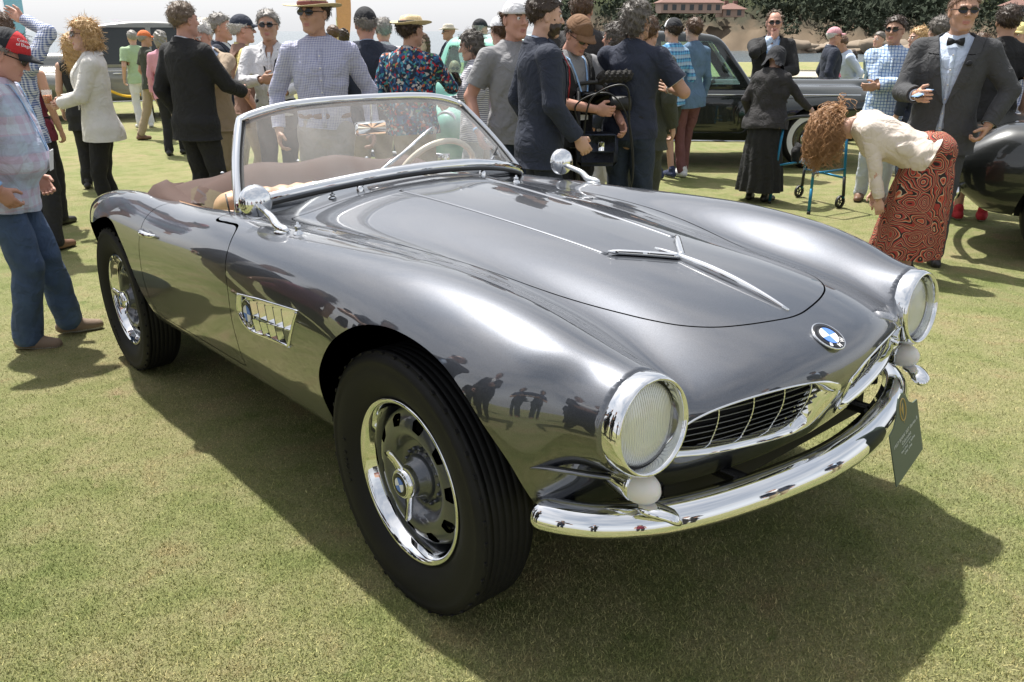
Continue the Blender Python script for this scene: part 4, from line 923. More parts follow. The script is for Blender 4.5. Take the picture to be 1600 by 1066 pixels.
# ------------------------------------------------------------------ people: bodies and clothes grown from joint skeletons
SKIN = {k: mat('skin_'+k, c, .55, var=.14, vscale=18, bump=.1, bscale=120) for k, c in dict(fair=(.52, .315, .235), tan=(.43, .245, .165), ruddy=(.50, .265, .195), pale=(.56, .37, .29)).items()}
M_EYE = mat('eye_white', (.7, .68, .65), .2); M_IRIS = mat('eye_dark', (.05, .035, .03), .15); M_LIP = mat('lip_tone', (.42, .18, .15), .5)
def cloth(name, col, rough=.88, var=.10, bump=.35, bscale=260, **k): return mat(name, col, rough, var=var, vscale=9, bump=bump, bscale=bscale, wrinkle=.55, **k)
def hairmat(name, col):
    if name in MATS: return MATS[name]
    m, t, b = nodes(name); pset(b, rough=.42, spec=.4); N = t.nodes.new; L = t.links.new; tc = N('ShaderNodeTexCoord'); mp = N('ShaderNodeMapping'); mp.inputs['Scale'].default_value = (170, 170, 30); n = N('ShaderNodeTexNoise'); n.inputs['Scale'].default_value = 2; n.inputs['Detail'].default_value = 4
    L(tc.outputs['Object'], mp.inputs[0]); L(mp.outputs[0], n.inputs['Vector']); r = N('ShaderNodeValToRGB'); r.color_ramp.elements[0].position = .3; r.color_ramp.elements[0].color = (*[c*.5 for c in col], 1); r.color_ramp.elements[1].position = .7; r.color_ramp.elements[1].color = (*[min(1, c*1.35) for c in col], 1)
    L(n.outputs['Fac'], r.inputs['Fac']); L(r.outputs[0], b.inputs['Base Color']); bp = N('ShaderNodeBump'); bp.inputs['Strength'].default_value = .35; bp.inputs['Distance'].default_value = .008; L(n.outputs['Fac'], bp.inputs['Height']); L(bp.outputs[0], b.inputs['Normal']); return m
def weave(name, light, dark, fx, fz, kind='gingham', third=None, duty=.5, skew=.0):
    """woven check or stripe from local coordinates"""
    if name in MATS: return MATS[name]
    m, t, b = nodes(name); pset(b, rough=.85); N = t.nodes.new; L = t.links.new; tc = N('ShaderNodeTexCoord'); s = N('ShaderNodeSeparateXYZ'); L(tc.outputs['Object'], s.inputs[0])
    nz = N('ShaderNodeTexNoise'); nz.inputs['Scale'].default_value = 5; L(tc.outputs['Object'], nz.inputs['Vector'])
    def line(out, f, other, off=0.):
        a = N('ShaderNodeMath'); a.operation = 'MULTIPLY_ADD'; L(s.outputs[other], a.inputs[0]); a.inputs[1].default_value = skew; L(s.outputs[out], a.inputs[2])
        w = N('ShaderNodeMath'); w.operation = 'MULTIPLY_ADD'; L(nz.outputs['Fac'], w.inputs[0]); w.inputs[1].default_value = .03; L(a.outputs[0], w.inputs[2])
        q = N('ShaderNodeMath'); q.operation = 'MULTIPLY_ADD'; L(w.outputs[0], q.inputs[0]); q.inputs[1].default_value = f; q.inputs[2].default_value = off
        fr = N('ShaderNodeMath'); fr.operation = 'FRACT'; L(q.outputs[0], fr.inputs[0]); c = N('ShaderNodeMath'); c.operation = 'LESS_THAN'; L(fr.outputs[0], c.inputs[0]); c.inputs[1].default_value = duty; return c
    mx = N('ShaderNodeMix'); mx.data_type = 'RGBA'; mx.inputs['A'].default_value = (*light, 1); mx.inputs['B'].default_value = (*dark, 1)
    if kind == 'stripe': L(line('Z', fz, 'X').outputs[0], mx.inputs['Factor'])
    else:
        xa = N('ShaderNodeMath'); xa.operation = 'ADD'; a1 = line('X', fx, 'Y'); a2 = line('Z', fz, 'Y'); L(a1.outputs[0], xa.inputs[0]); L(a2.outputs[0], xa.inputs[1]); h = N('ShaderNodeMath'); h.operation = 'MULTIPLY'; h.inputs[1].default_value = .5
        if kind == 'window': h.operation = 'MINIMUM'; h.inputs[1].default_value = 1.
        L(xa.outputs[0], h.inputs[0]); L(h.outputs[0], mx.inputs['Factor'])
    last = mx
    if third:
        m2 = N('ShaderNodeMix'); m2.data_type = 'RGBA'; l3 = line('Z', fz*.5, 'X', .3); k = N('ShaderNodeMath'); k.operation = 'MULTIPLY'; k.inputs[1].default_value = .5; L(l3.outputs[0], k.inputs[0]); L(k.outputs[0], m2.inputs['Factor']); L(mx.outputs['Result'], m2.inputs['A']); m2.inputs['B'].default_value = (*third, 1); last = m2
    L(last.outputs['Result'], b.inputs['Base Color'])
    n2 = N('ShaderNodeTexNoise'); n2.inputs['Scale'].default_value = 8.5; n2.inputs['Detail'].default_value = 3; n2.inputs['Distortion'].default_value = 2.2; L(tc.outputs['Object'], n2.inputs['Vector']); bp = N('ShaderNodeBump'); bp.inputs['Strength'].default_value = .55; bp.inputs['Distance'].default_value = .03; L(n2.outputs['Fac'], bp.inputs['Height']); L(bp.outputs[0], b.inputs['Normal']); return m
def printed(name, stops, scale, kind='floral'):
    """printed cloth from cells"""
    if name in MATS: return MATS[name]
    m, t, b = nodes(name); pset(b, rough=.85); N = t.nodes.new; L = t.links.new; tc = N('ShaderNodeTexCoord'); nz = N('ShaderNodeTexNoise'); nz.inputs['Scale'].default_value = scale*.35; nz.inputs['Detail'].default_value = 3; L(tc.outputs['Object'], nz.inputs['Vector'])
    ml = N('ShaderNodeVectorMath'); ml.operation = 'MULTIPLY_ADD'; L(nz.outputs['Color'], ml.inputs[0]); ml.inputs[1].default_value = (3/scale,)*3; L(tc.outputs['Object'], ml.inputs[2])
    v = N('ShaderNodeTexVoronoi'); v.inputs['Scale'].default_value = scale; L(ml.outputs[0], v.inputs['Vector']); r = N('ShaderNodeValToRGB'); r.color_ramp.interpolation = 'CONSTANT'; e = r.color_ramp.elements
    while len(e) > 1: e.remove(e[-1])
    for i, (p, c) in enumerate(stops): k = e[0] if i == 0 else e.new(p); k.position = p; k.color = (*c, 1)
    if kind == 'floral':
        sp = N('ShaderNodeSeparateColor'); L(v.outputs['Color'], sp.inputs[0]); L(sp.outputs[0], r.inputs['Fac']); L(r.outputs[0], b.inputs['Base Color'])
    else:
        w = N('ShaderNodeMath'); w.operation = 'MULTIPLY'; L(v.outputs['Distance'], w.inputs[0]); w.inputs[1].default_value = 5.2; a = N('ShaderNodeMath'); a.operation = 'MULTIPLY_ADD'; L(nz.outputs['Fac'], a.inputs[0]); a.inputs[1].default_value = 1.4; L(w.outputs[0], a.inputs[2])
        f = N('ShaderNodeMath'); f.operation = 'FRACT'; L(a.outputs[0], f.inputs[0]); L(f.outputs[0], r.inputs['Fac']); L(r.outputs[0], b.inputs['Base Color'])
    return m
def rc(x, y, z, a, b, r1, r2):
    a = np.asarray(a, float); d = np.asarray(b, float)-a; L2 = max(float(d@d), 1e-9)
    t = np.clip(((x-a[0])*d[0]+(y-a[1])*d[1]+(z-a[2])*d[2])/L2, 0, 1)
    return np.sqrt((x-a[0]-t*d[0])**2+(y-a[1]-t*d[1])**2+(z-a[2]-t*d[2])**2)-(r1+(r2-r1)*t)
def el(x, y, z, c, r):
    q = np.sqrt(((x-c[0])/r[0])**2+((y-c[1])/r[1])**2+((z-c[2])/r[2])**2); return (q-1)*min(r)
def folds(x, y, z, sd, amp, fr=1.):
    a = np.sin((z*38+x*17+y*9)*fr+sd+1.7*np.sin((x*14-z*9)*fr+sd*2)); b = np.sin((z*21-x*31+y*24)*fr+sd*3+1.4*np.sin((y*13+z*12)*fr))
    c = 1-2*np.abs(np.sin((z*11+x*19-y*7)*fr+sd*1.3+1.2*np.sin((x*9+y*11)*fr+sd))); return amp*(.5*a*np.abs(a)+.35*b+.7*np.maximum(c, -.2))
def loft(sec):
    S = np.array(sec, float); return Spl(S[:, 0], S[:, 1:])
def loft_d(sp, x, y, z, inf=0.):
    q = sp(np.broadcast_to(z, np.broadcast_shapes(np.shape(z))).astype(float)); a, b, c = q[..., 0]+inf, q[..., 1]+inf, q[..., 2]
    zz = np.maximum(np.maximum(sp.X[0]-z, z-sp.X[-1]), 0)
    d = (np.sqrt((x/a)**2+((y-c)/b)**2)-1)*np.minimum(a, b); return np.where(zz > 0, np.sqrt(np.maximum(d, 0)**2+zz**2), d)
def ik(S, T, l1, l2, hint):
    S = np.array(S, float); T = np.array(T, float); d = T-S; D = np.linalg.norm(d)
    if D > (l1+l2)*.998: T = S+d*(l1+l2)*.998/D; d = T-S; D = np.linalg.norm(d)
    u = d/D; a = (l1*l1-l2*l2+D*D)/(2*D); h = math.sqrt(max(l1*l1-a*a, 0)); n = np.array(hint, float); n -= u*(n@u); n /= max(np.linalg.norm(n), 1e-9); return S+u*a+n*h, T
HANDS = {}
def hand_mesh(curl, spread):
    """right hand: wrist at origin, fingers along -Z, palm facing +X-ish (towards the thigh), thumb forward +Y"""
    key = (round(curl, 2), round(spread, 2))
    if key in HANDS: return HANDS[key]
    segs = []
    for i, (y, ln, r) in enumerate(((.030, .072, .0088), (.010, .080, .0092), (-.010, .074, .0088), (-.029, .058, .0078))):
        b = np.array([0, y, -.088]); a0 = curl*.55+.08*i*curl; dirn = lambda a, yy: np.array([-math.sin(a), yy, -math.cos(a)])
        f1 = b+dirn(a0, spread*(y*8))*ln*.5; f2 = f1+dirn(a0+curl*.9, spread*y*5)*ln*.32; f3 = f2+dirn(a0+curl*1.7, 0)*ln*.26; segs += [(b, f1, r*1.05, r), (f1, f2, r, r*.93), (f2, f3, r*.93, r*.78)]
    t0 = np.array([-.004, .026, -.028]); t1 = t0+np.array([-.012-.012*curl, .028, -.028]); t2 = t1+np.array([-.010-.012*curl, .012-.01*curl, -.028]); segs += [(t0, t1, .0135, .0115), (t1, t2, .0112, .0088)]
    def f(x, y, z):
        d = el(x, y, z, (0, .001, -.052), (.0165, .043, .052)); d = smin(d, rc(x, y, z, (0, 0, .03), (0, 0, -.02), .024, .021), .02)
        for (a, b, r1, r2) in segs: d = smin(d, rc(x, y, z, a, b, r1, r2), .006)
        return d
    HANDS[key] = implicit(f, (-.12, -.075, -.20), (.05, .09, .03), .0062, proj=1); return HANDS[key]
def head_fn(fem=False, jaw=1.0):
    w = .95 if fem else 1.
    def f(x, y, z):
        ax = np.abs(x)
        d = el(x, y, z, (0, -.014, .030), (.077*w, .096, .088)); d = smin(d, el(x, y, z, (0, .022, -.032), (.061*w, .066, .086)), .05)
        d = smin(d, rc(ax, y, z, (.050*w*jaw, -.005, -.055), (.016, .068, -.098), .020, .016), .045)      # jaw line
        d = smin(d, el(x, y, z, (0, .074, -.100), (.020, .016, .014)), .03)                                # chin
        d = smin(d, rc(ax, y, z, (.012, .087, .030), (.044, .076, .028), .008, .007), .018)                # brow
        d = smin(d, el(ax, y, z, (.040, .062, -.022), (.018, .016, .018)), .03)                             # cheek
        d = smax(d, -el(ax, y, z, (.031, .098, .011), (.017, .017, .011)), .012)                            # eye socket
        d = smin(d, rc(x, y, z, (0, .084, .018), (0, .109, -.022), .0075, .0115), .010); d = smin(d, el(ax, y, z, (.011, .096, -.026), (.008, .010, .007)), .008)
        d = smin(d, el(x, y, z, (0, .084, -.058), (.024, .013, .006)), .008); d = smin(d, el(x, y, z, (0, .082, -.070), (.020, .013, .006)), .008); d = smax(d, -el(x, y, z, (0, .101, -.0635), (.026, .010, .0022)), .003)
        d = smin(d, smax(el(ax, y, z, (.079*w, -.008, -.004), (.011, .020, .032)), -el(ax, y, z, (.090*w, -.004, -.004), (.008, .011, .02)), .006), .008)   # ear
        d = smin(d, rc(x, y, z, (0, -.012, -.075), (0, -.030, -.19), .054*w, .060*w), .03)                 # neck
        return d
    return f
def hair_fn(style, sd=0., w=1.):
    rg = lambda x, y, z: .0035*np.sin(x*95+sd+3*np.sin(z*40))*np.cos(y*80)+.003*np.sin(z*120+x*60+sd)+.0025*np.sin((x+y)*170+z*90)
    def f(x, y, z):
        ax = np.abs(x)
        if style in ('short', 'buzz', 'receding'):
            t = {'short': .013, 'buzz': .005, 'receding': .009}[style]; d = el(x, y, z, (0, -.018, .036), (.078*w+t, .097+t, .088+t))
            hl = {'short': .055, 'buzz': .056, 'receding': .075}[style]
            front = (y-.045)*.8-(z-hl); d = smax(d, front, .012)                    # forehead
            d = smax(d, -(z+.045-.9*np.minimum(y+.02, 0)*0-(.0)), .01); d = smax(d, (y-.030)-(z-.02)*.9*(z > .02), .01)
            d = smax(d, -el(ax, y, z, (.086, -.002, -.012), (.03, .022, .034)), .006)
            if style == 'receding': d = smax(d, -el(ax, y, z, (.035, .06, .10), (.035, .06, .05)), .01)
        elif style == 'ring':
            d = el(x, y, z, (0, -.018, .030), (.084*w, .103, .090)); d = smax(d, z-.035, .02); d = smax(d, y-.01, .015); d = smax(d, -.055-z, .01)
        elif style in ('bob', 'mop', 'long', 'hood'):
            fr = smax(y-.030, (y-.030)-1.15*(z-.030), .02) if False else y-.034-1.1*np.maximum(z-.040, 0)+.25*np.maximum(ax-.055, 0)
            if style == 'bob': d = smin(el(x, y, z, (0, -.014, .036), (.093*w, .110, .103)), el(x, y, z, (0, -.040, -.045), (.098*w, .080, .088)), .04); d = smax(d, -.120-z, .02)
            elif style == 'mop': d = smin(el(x, y, z, (0, -.020, .036), (.092*w, .110, .103)), el(x, y, z, (0, -.05, -.03), (.084, .062, .080)), .03)+.006*np.sin(x*55+sd+z*30)*np.sin(y*50+z*35)
            elif style == 'hood': d = smin(rc(x, y, z, (0, -.022, .028), (0, -.055, -.20), .104, .125), el(x, y, z, (0, -.06, -.17), (.16, .11, .07)), .06)+.003*np.sin(z*50+y*30)
            else: d = smin(smin(el(x, y, z, (0, -.014, .034), (.092*w, .108, .101)), rc(x, y, z, (0, -.06, .0), (0, -.075, -.24), .078, .070), .05), rc(ax, y, z, (.072, -.035, -.03), (.078, -.03, -.20), .026, .026), .03)
            d = smax(d, fr-(.10 if style == 'hood' else 0), .012)
        elif style == 'beard':
            d = el(x, y, z, (0, .026, -.050), (.070, .074, .082)); d = smax(d, z+.022-.5*np.maximum(ax-.038, 0), .012); d = smax(d, -el(x, y, z, (0, .11, -.062), (.022, .02, .008)), .004); d = smax(d, -.012-y, .02)
        elif style == 'stubble':
            d = el(x, y, z, (0, .022, -.048), (.0640, .0685, .075)); d = smax(d, z+.030, .012); d = smax(d, -el(x, y, z, (0, .11, -.063), (.026, .03, .010)), .004); d = smax(d, .0-y, .02)
        return d+rg(x, y, z)*(0 if style == 'hood' else .3 if style == 'stubble' else 1.3 if style in ('mop', 'bob', 'long') else .7)
    return f
HEADC = {}
def cached(key, fn):
    if key not in HEADC: HEADC[key] = fn()
    return HEADC[key]
def rotm(ax, a): return np.array(Matrix.Rotation(a, 3, ax))
def cap_mesh(back=False):
    """baseball cap in head axes; visor forward"""
    def f(x, y, z): 
        d = el(x, y, z, (0, -.012, .030), (.092, .112, .108)); d = smax(d, .036-z-.0*y, .006); return d
    V, T, N = cached('capcrown', lambda: implicit(f, (-.12, -.15, .0), (.12, .13, .16), .009))
    th = np.linspace(-1.15, 1.15, 17); top = []
    for k in (0, .5, 1): top.append(np.stack([np.sin(th)*(.090+.0*k), .060+np.cos(th)*(.035+.075*k)*np.clip(np.cos(th*.9), .3, 1), .043-.012*k+np.cos(th)*.006-.020*k*np.abs(np.sin(th))**2], 1))
    A = np.concatenate(top); A2 = A-[0, 0, .004]; n = 17; F = [[r*n+i, (r+1)*n+i, (r+1)*n+i+1, r*n+i+1] for r in (0, 1) for i in range(16)]; m = len(A)
    F2 = [[q+m for q in f_[::-1]] for f_ in F]+[[2*n+i, 2*n+i+m, 2*n+i+1+m, 2*n+i+1] for i in range(16)]
    return (V, T, N), (np.concatenate([A, A2]), F+F2)
def brim_hat(rb, hc, droop=.02, flatt=True):
    """crown profile with brim, lathe about Z in head axes"""
    prof = [(.0005, .115+hc), (.045, .118+hc), (.068, .112+hc), (.078, .098+hc), (.088, .06), (.092, .048), (rb*.7, .044), (rb, .044-droop+.012), (rb+.003, .042-droop+.012), (rb, .039-droop+.012), (rb*.7, .039), (.088, .040)]
    V, F = lathe(prof, 40); V = V[:, [0, 2, 1]]*[1, 1.12, 1]; V[:, 2] += .018*(np.abs(V[:, 0])/rb)**2*(np.hypot(V[:, 0], V[:, 1]) > .1)-.012*(np.abs(V[:, 0]) < .03)*(V[:, 2] > .1); return V, F[:, ::-1]

def fuzz(V, N, hd_, n, sd, ln, rad, droop=.6):
    """loose strands lying over a hair shell (head axes)"""
    r = np.random.default_rng(sd); k = r.integers(0, len(V), n); P = V[k]; Nn = N[k]; down = np.array([0, -.35, -1.]); d = down-Nn*(Nn@down)[:, None]; d /= np.maximum(np.linalg.norm(d, axis=1), 1e-6)[:, None]
    d = d*droop+r.normal(size=(n, 3))*.45; d /= np.linalg.norm(d, axis=1)[:, None]; L_ = r.uniform(.5, 1.2, n)[:, None]*ln; pts = [P-Nn*.002, P+Nn*.004+d*L_*.35, P+Nn*.005+d*L_*.7+r.normal(size=(n, 3))*.003, P+Nn*.002+d*L_+r.normal(size=(n, 3))*.005]
    sx = np.cross(d, Nn); sx /= np.maximum(np.linalg.norm(sx, axis=1), 1e-6)[:, None]; W = np.array([1., 1., .8, .15])*rad; A = []
    for p, w in zip(pts, W):
        for a in range(3): c, s_ = math.cos(a*2.094), math.sin(a*2.094); A.append(p+(sx*c+Nn*s_)*w)
    A = np.array(A); m = n; idx = np.arange(n); F = []
    for q in range(3):
        for a in range(3): b = (a+1) % 3; F.append(np.stack([(q*3+a)*m+idx, (q*3+b)*m+idx, ((q+1)*3+b)*m+idx, ((q+1)*3+a)*m+idx], 1))
    return hd_(A.reshape(-1, 3)), np.concatenate(F)
M_BROW = mat('brow_brown', (.12, .075, .05), .8); M_LENS = mat('dark_sunglass_lens', (.012, .011, .012), .08); M_SHOEB = mat('black_shoe_leather', (.02, .018, .017), .4); M_SHOEBR = mat('brown_shoe_leather', (.16, .085, .05), .5); M_SOLE = mat('pale_sole', (.45, .43, .40), .8); M_SHOEW = mat('white_trainer', (.62, .62, .62), .6)
M_SHOET = mat('taupe_suede', (.23, .17, .125), .9, bump=.3)
def at(px, d, z=1.4):
    dep = d*math.cos(PITCH)+(z-CAM[2])*math.sin(PITCH); return (px-800)/1267.814*dep
def person(lb, px, d, H, rot, skin='fair', fem=False, top=None, bottom=None, shoes=None, hair=None, beard=None, hat=None, glasses=False, lean=0., side=0., twist=0., hyaw=0., hpitch=0., armR=None, armL=None, feet=((.10, .0), (-.10, .0)), belly=0., wide=1., lanyard=None, group=None, eyes=True, jacket=None, bare=False, curlR=.75, curlL=.75, hem=None, sit=0., name='person'):
    """one person; local axes x right, y forward, z up; rot 0 faces away from the camera, 180 towards it, 90 to the left of the photo"""
    x = at(px, d); rot = rot-math.degrees(math.atan2(x, d)); g0 = float(gz(x, d))-sit; s = H/1.75; sd = (px*7.13+d*3.7) % 6.28
    t = thing(name, lb, 'person', loc=(x, d, g0), rotz=math.radians(rot), group=group); t['s'] = s; del t['s']
    near = d < 7; hv = float(np.clip(.0088+.0012*(d-4), .0105, .024)); cw = .86 if fem else 1.
    RU = rotm('Z', math.radians(twist)) @ rotm('X', -math.radians(lean)) @ rotm('Y', math.radians(side)); PV = np.array([0, 0, .95])
    def up(V): return ((np.asarray(V)-PV)@RU.T+PV)*s
    def upn(N): return np.asarray(N)@RU.T
    def lo(V): return np.asarray(V)*s
    shx = .168 if fem else .188*wide
    SR, SL = np.array([shx, -.008, 1.402]), np.array([-shx, -.008, 1.402]); l1, l2 = .285*(.95 if fem else 1), .255*(.95 if fem else 1)
    arms = []
    for sg, S, a in ((1, SR, armR), (-1, SL, armL)):
        tgt, hint, hd = (a+(None,)*3)[:3] if a else ((sg*.245, .045, .905), (sg*.25, -1, 0), None)
        E, Wp = ik(S, tgt, l1, l2, hint if hint else (sg*.4, -1, -.2)); arms.append((sg, S, E, Wp, hd))
    # ---- skeleton lofts
    by = belly
    if fem: sec = [(.80, .178, .118, -.01), (.90, .178, .122, -.012), (.98, .160, .110, 0), (1.07, .135, .098, .004), (1.16, .138, .100, .006), (1.26, .150, .118, .018), (1.34, .150, .112, .010), (1.41, .130, .088, -.010), (1.46, .080, .066, -.016), (1.50, .052, .052, -.018)]
    else: sec = [(.80, .168, .112, -.008), (.90, .168, .114, -.006), (.98, .162, .112+by*.4, by*.45), (1.07, .156+by*.3, .110+by*.8, .004+by*.8), (1.16, .158+by*.25, .112+by*.6, .006+by*.6), (1.27, .168, .118+by*.2, .006+by*.2), (1.36, .168, .112, -.004), (1.42, .142, .092, -.012), (1.47, .088, .070, -.018), (1.50, .060, .058, -.018)]
    sec = [(a, b*wide, c*(.5+.5*wide), e) for a, b, c, e in sec]; TL = loft(sec)
    def upper(inf, sl, k=.04, slen='long', fa=0.):
        """garment or core of the upper body: inflation, sleeve extra radius"""
        def f(x, y, z):
            d_ = loft_d(TL, x, y, z, inf); ax_ = np.abs(x); d_ = smin(d_, rc(ax_, y, z, (.02, -.028, 1.462), SR*[.92, 1, 1], .034+inf*.8, .044+inf*.8), .05)
            for sg, S, E, Wp, hd in arms:
                ru, re, rw = (.050*cw+sl, .041*cw+sl, .029*cw+sl*1.15)
                if slen == 'none': continue
                if slen == 'short': Q = S+(E-S)*.80; d_ = smin(d_, rc(x, y, z, S, Q, ru+.012, re+.022), k)
                else:
                    q = smin(rc(x, y, z, S, E, ru+.004, re), rc(x, y, z, E, Wp, re, rw), .02); d_ = smin(d_, q, k)
            if fa: d_ = d_+folds(x, y, z, sd, fa)
            return d_
        return f
    def bounds(extra=.08):
        pts = np.array([a[i] for a in arms for i in (1, 2, 3)]); lo_ = np.minimum(pts.min(0), [-.24*wide, -.20, .74])-extra; hi_ = np.maximum(pts.max(0), [.24*wide, .22+by*1.6, 1.50])+extra; return lo_, hi_
    def wristcut(V, cut):
        sv = np.full(len(V), 1.)
        for sg, S, E, Wp, hd in arms:
            if cut == 'long': p0, u = Wp, (Wp-E)/np.linalg.norm(Wp-E); p0 = p0-u*.012; R = .085
            else: u = (E-S)/np.linalg.norm(E-S); p0 = S+(E-S)*.70; R = .11
            r = np.linalg.norm(V-p0, axis=1); sv = np.where(r < R, -((V-p0)@u), sv)
        return sv
    skm = SKIN[skin]; HVS = []
    # ---- body: head, neck, core, hands, legs as one mesh
    VV, TT, NN, MM = [], [], [], []; nv = 0
    def acc(V, T, N, m=0):
        nonlocal nv
        VV.append(V); NN.append(N); TT.append(np.asarray(T)+nv); MM.append(np.full(len(T), m)); nv += len(V)
    hh = .0068 if near else .0095 if d < 10.5 else .013
    V, T, N = cached(('head', fem, hh), lambda: implicit(head_fn(fem), (-.11, -.14, -.20), (.11, .14, .135), hh))
    RH = rotm('Z', math.radians(hyaw)) @ rotm('X', -math.radians(hpitch)); HC = np.array([0, .012, 1.632]); NB = np.array([0, -.025, 1.50])
    def hd_(V): return up((np.asarray(V)+HC-NB)@RH.T+NB)
    wgt = np.clip((V[:, 2]+.19)/.09, 0, 1)[:, None]; Vh = (V+HC-NB)@RH.T+NB; Vh = Vh*wgt+(V+HC)*(1-wgt)
    cT = V[T].mean(1); hm3 = np.where((np.abs(cT[:, 0]) < .021) & (cT[:, 1] > .074) & (cT[:, 2] > -.075) & (cT[:, 2] < -.055), 3, np.where((np.abs(cT[:, 0]) > .012) & (np.abs(cT[:, 0]) < .050) & (cT[:, 1] > .066) & (cT[:, 2] > .0255) & (cT[:, 2] < .0365), 4, 0)); acc(up(Vh), T, upn(N@RH.T)); MM[-1] = hm3
    if eyes:
        bm = MB()
        for sx in (-1, 1):
            a, f_ = lathe([(.0005, .0125), (.005, .0115), (.0052, .0110), (.009, .0085), (.012, .003), (.0125, 0)], 12); f_ = np.array(f_); T2 = np.concatenate([f_[:, [0, 1, 2]], f_[:, [0, 2, 3]]]); c = a+[sx*.031, .0795, .010]; N2 = a/np.maximum(np.linalg.norm(a, axis=1), 1e-9)[:, None]
            j = np.tile(np.arange(5), 12); mi2 = np.where(np.concatenate([j, j]) < 2, 2, 1); nv0 = nv; VV.append(hd_(c)); NN.append(upn(N2@RH.T)); TT.append(T2+nv0); MM.append(mi2); nv += len(c)
    barearm = bare or (top and top.get('sleeve', 'long') != 'long' and not jacket)
    lo_, hi_ = bounds(.06); V, T, N = implicit(upper(-.010, 0., .03), lo_, hi_, hv if barearm else .022, proj=1); V, T, N = clip(V, T, N, V[:, 2]-.90); acc(up(V), T, upn(N))
    for sg, S, E, Wp, hd in arms:
        cu = curlR if sg > 0 else curlL; V, T, N = hand_mesh(cu, .25 if cu < .5 else .0); V = V*cw*[sg, 1, 1]; N = N*[sg, 1, 1]; T = T if sg > 0 else T[:, ::-1]
        u = (Wp-E)/np.linalg.norm(Wp-E); hz = -u; fw = np.array(hd if hd is not None else (0, 1, .0), float); fw -= hz*(fw@hz); fw /= max(np.linalg.norm(fw), 1e-6); hx_ = np.cross(fw, hz); R = np.stack([hx_, fw, hz], 1)
        acc(up(V@R.T+Wp), T, upn(N@R.T))
    # ---- legs
    legs = []
    for sg, (fx, fy) in zip((1, -1), feet):
        Hp = np.array([sg*.088, -.005, .90]); A = np.array([fx, fy-.01, .085]); K, A = ik(Hp, A, .425, .402, (0, 1, 0)); legs.append((sg, Hp, K, A))
    TW = loft([(.86, .165*wide, .112, -.008), (.94, .166*wide, .113+by*.2, -.004+by*.2), (1.00, .160*wide, .110+by*.4, by*.4), (1.06, .155*wide, .106+by*.55, by*.55)])
    def lower(i1, i2, i3):
        def f(x, y, z):
            d_ = smin(el(x, y, z, (0, -.012, .905), (.168*wide+i1*.6, .120+i1*.6+by*.2, .125)), loft_d(TW, x, y, z, i1*.45), .02)
            for sg, Hp, K, A in legs: d_ = smin(d_, smin(rc(x, y, z, Hp, K, .086*cw**.5+i1, .058+i2), rc(x, y, z, K, A, .056+i2, .040+i3), .02), .03)
            return d_
        return f
    bk = bottom.get('kind', 'trousers') if bottom else 'trousers'; fyy = [f_[1] for f_ in feet]; kx = max(abs(l_[2][1]) for l_ in legs)
    lb0 = (min(-.27, min(f_[0] for f_ in feet)-.1), min(-.2, min(fyy)-.12, -kx-.1), -.02); lb1 = (max(.27, max(f_[0] for f_ in feet)+.1), max(.22, max(fyy)+.14, kx+.1), 1.08)
    V, T, N = implicit(lower(-.012, -.006, -.006), lb0, (lb1[0], lb1[1], 1.0), hv*1.1 if bk != 'trousers' else .024, proj=1); acc(lo(V), T, N)
    mats_ = [skm, M_EYE, M_IRIS, M_LIP, hair[1] if hair and not fem else M_BROW]; ob('body', mesh('body', np.concatenate(VV), np.concatenate(TT), mats_, N=np.concatenate(NN), mi=np.concatenate(MM)), t)
    # ---- clothes
    if bottom:
        bm_ = bottom['mat']
        if bk in ('trousers', 'shorts'):
            lw = bottom.get('loose', .012); ff = lower(.016, lw, lw+.012); f2 = lambda x, y, z: ff(x, y, z)+folds(x, y, z, sd, .006, .8)
            V, T, N = implicit(f2, lb0, lb1, hv, proj=1); cut = .035 if bk == 'trousers' else bottom.get('cut', .50)
            V, T, N = clip(V, T, N, np.minimum(V[:, 2]-cut, (1.03 if not by else .985)-V[:, 2])); V, T, N, m_ = flange(V, T, N, .012); part(bk, lo(V), T, bm_, t, N=N)
            if bottom.get('belt'): a = np.arange(40)*2*np.pi/40; part('belt', lo(tube(np.stack([np.cos(a)*(.159*wide+.013), np.sin(a)*(.110+.013)+.0, a*0+1.012], 1), .018, 8, up=(0, 0, 1), flat=(1, .3), closed=True)[0]), tube(np.stack([np.cos(a), np.sin(a), a*0], 1), .018, 8, up=(0, 0, 1), closed=True)[1], bottom['belt'], t)
        else:
            sk = loft(bottom['sec']); nf = bottom.get('pleats', 11); am = bottom.get('amp', .012); z0, z1 = sk.X[0], sk.X[-1]
            bum = bottom.get('bum'); f2 = lambda x, y, z: (smin(loft_d(sk, x, y, z), el(x, y, z, (0, -.05, .98), (.20, .17, .15)), .05) if bum else loft_d(sk, x, y, z))+am*np.sin(np.arctan2(x, y)*nf+sd+1.5*np.sin(z*6))*np.clip((1.0-z)/.8, 0, 1)+folds(x, y, z, sd, .003)
            V, T, N = implicit(f2, (-.45, -.45, z0-.05), (.45, .5, z1+.12), hv, proj=1); V, T, N = clip(V, T, N, np.minimum(V[:, 2]-z0-.01, (z1+(.06 if bum else 0))-.005-V[:, 2])); V, T, N, m_ = flange(V, T, N, .012); part('skirt', lo(V), T, bm_, t, N=N)
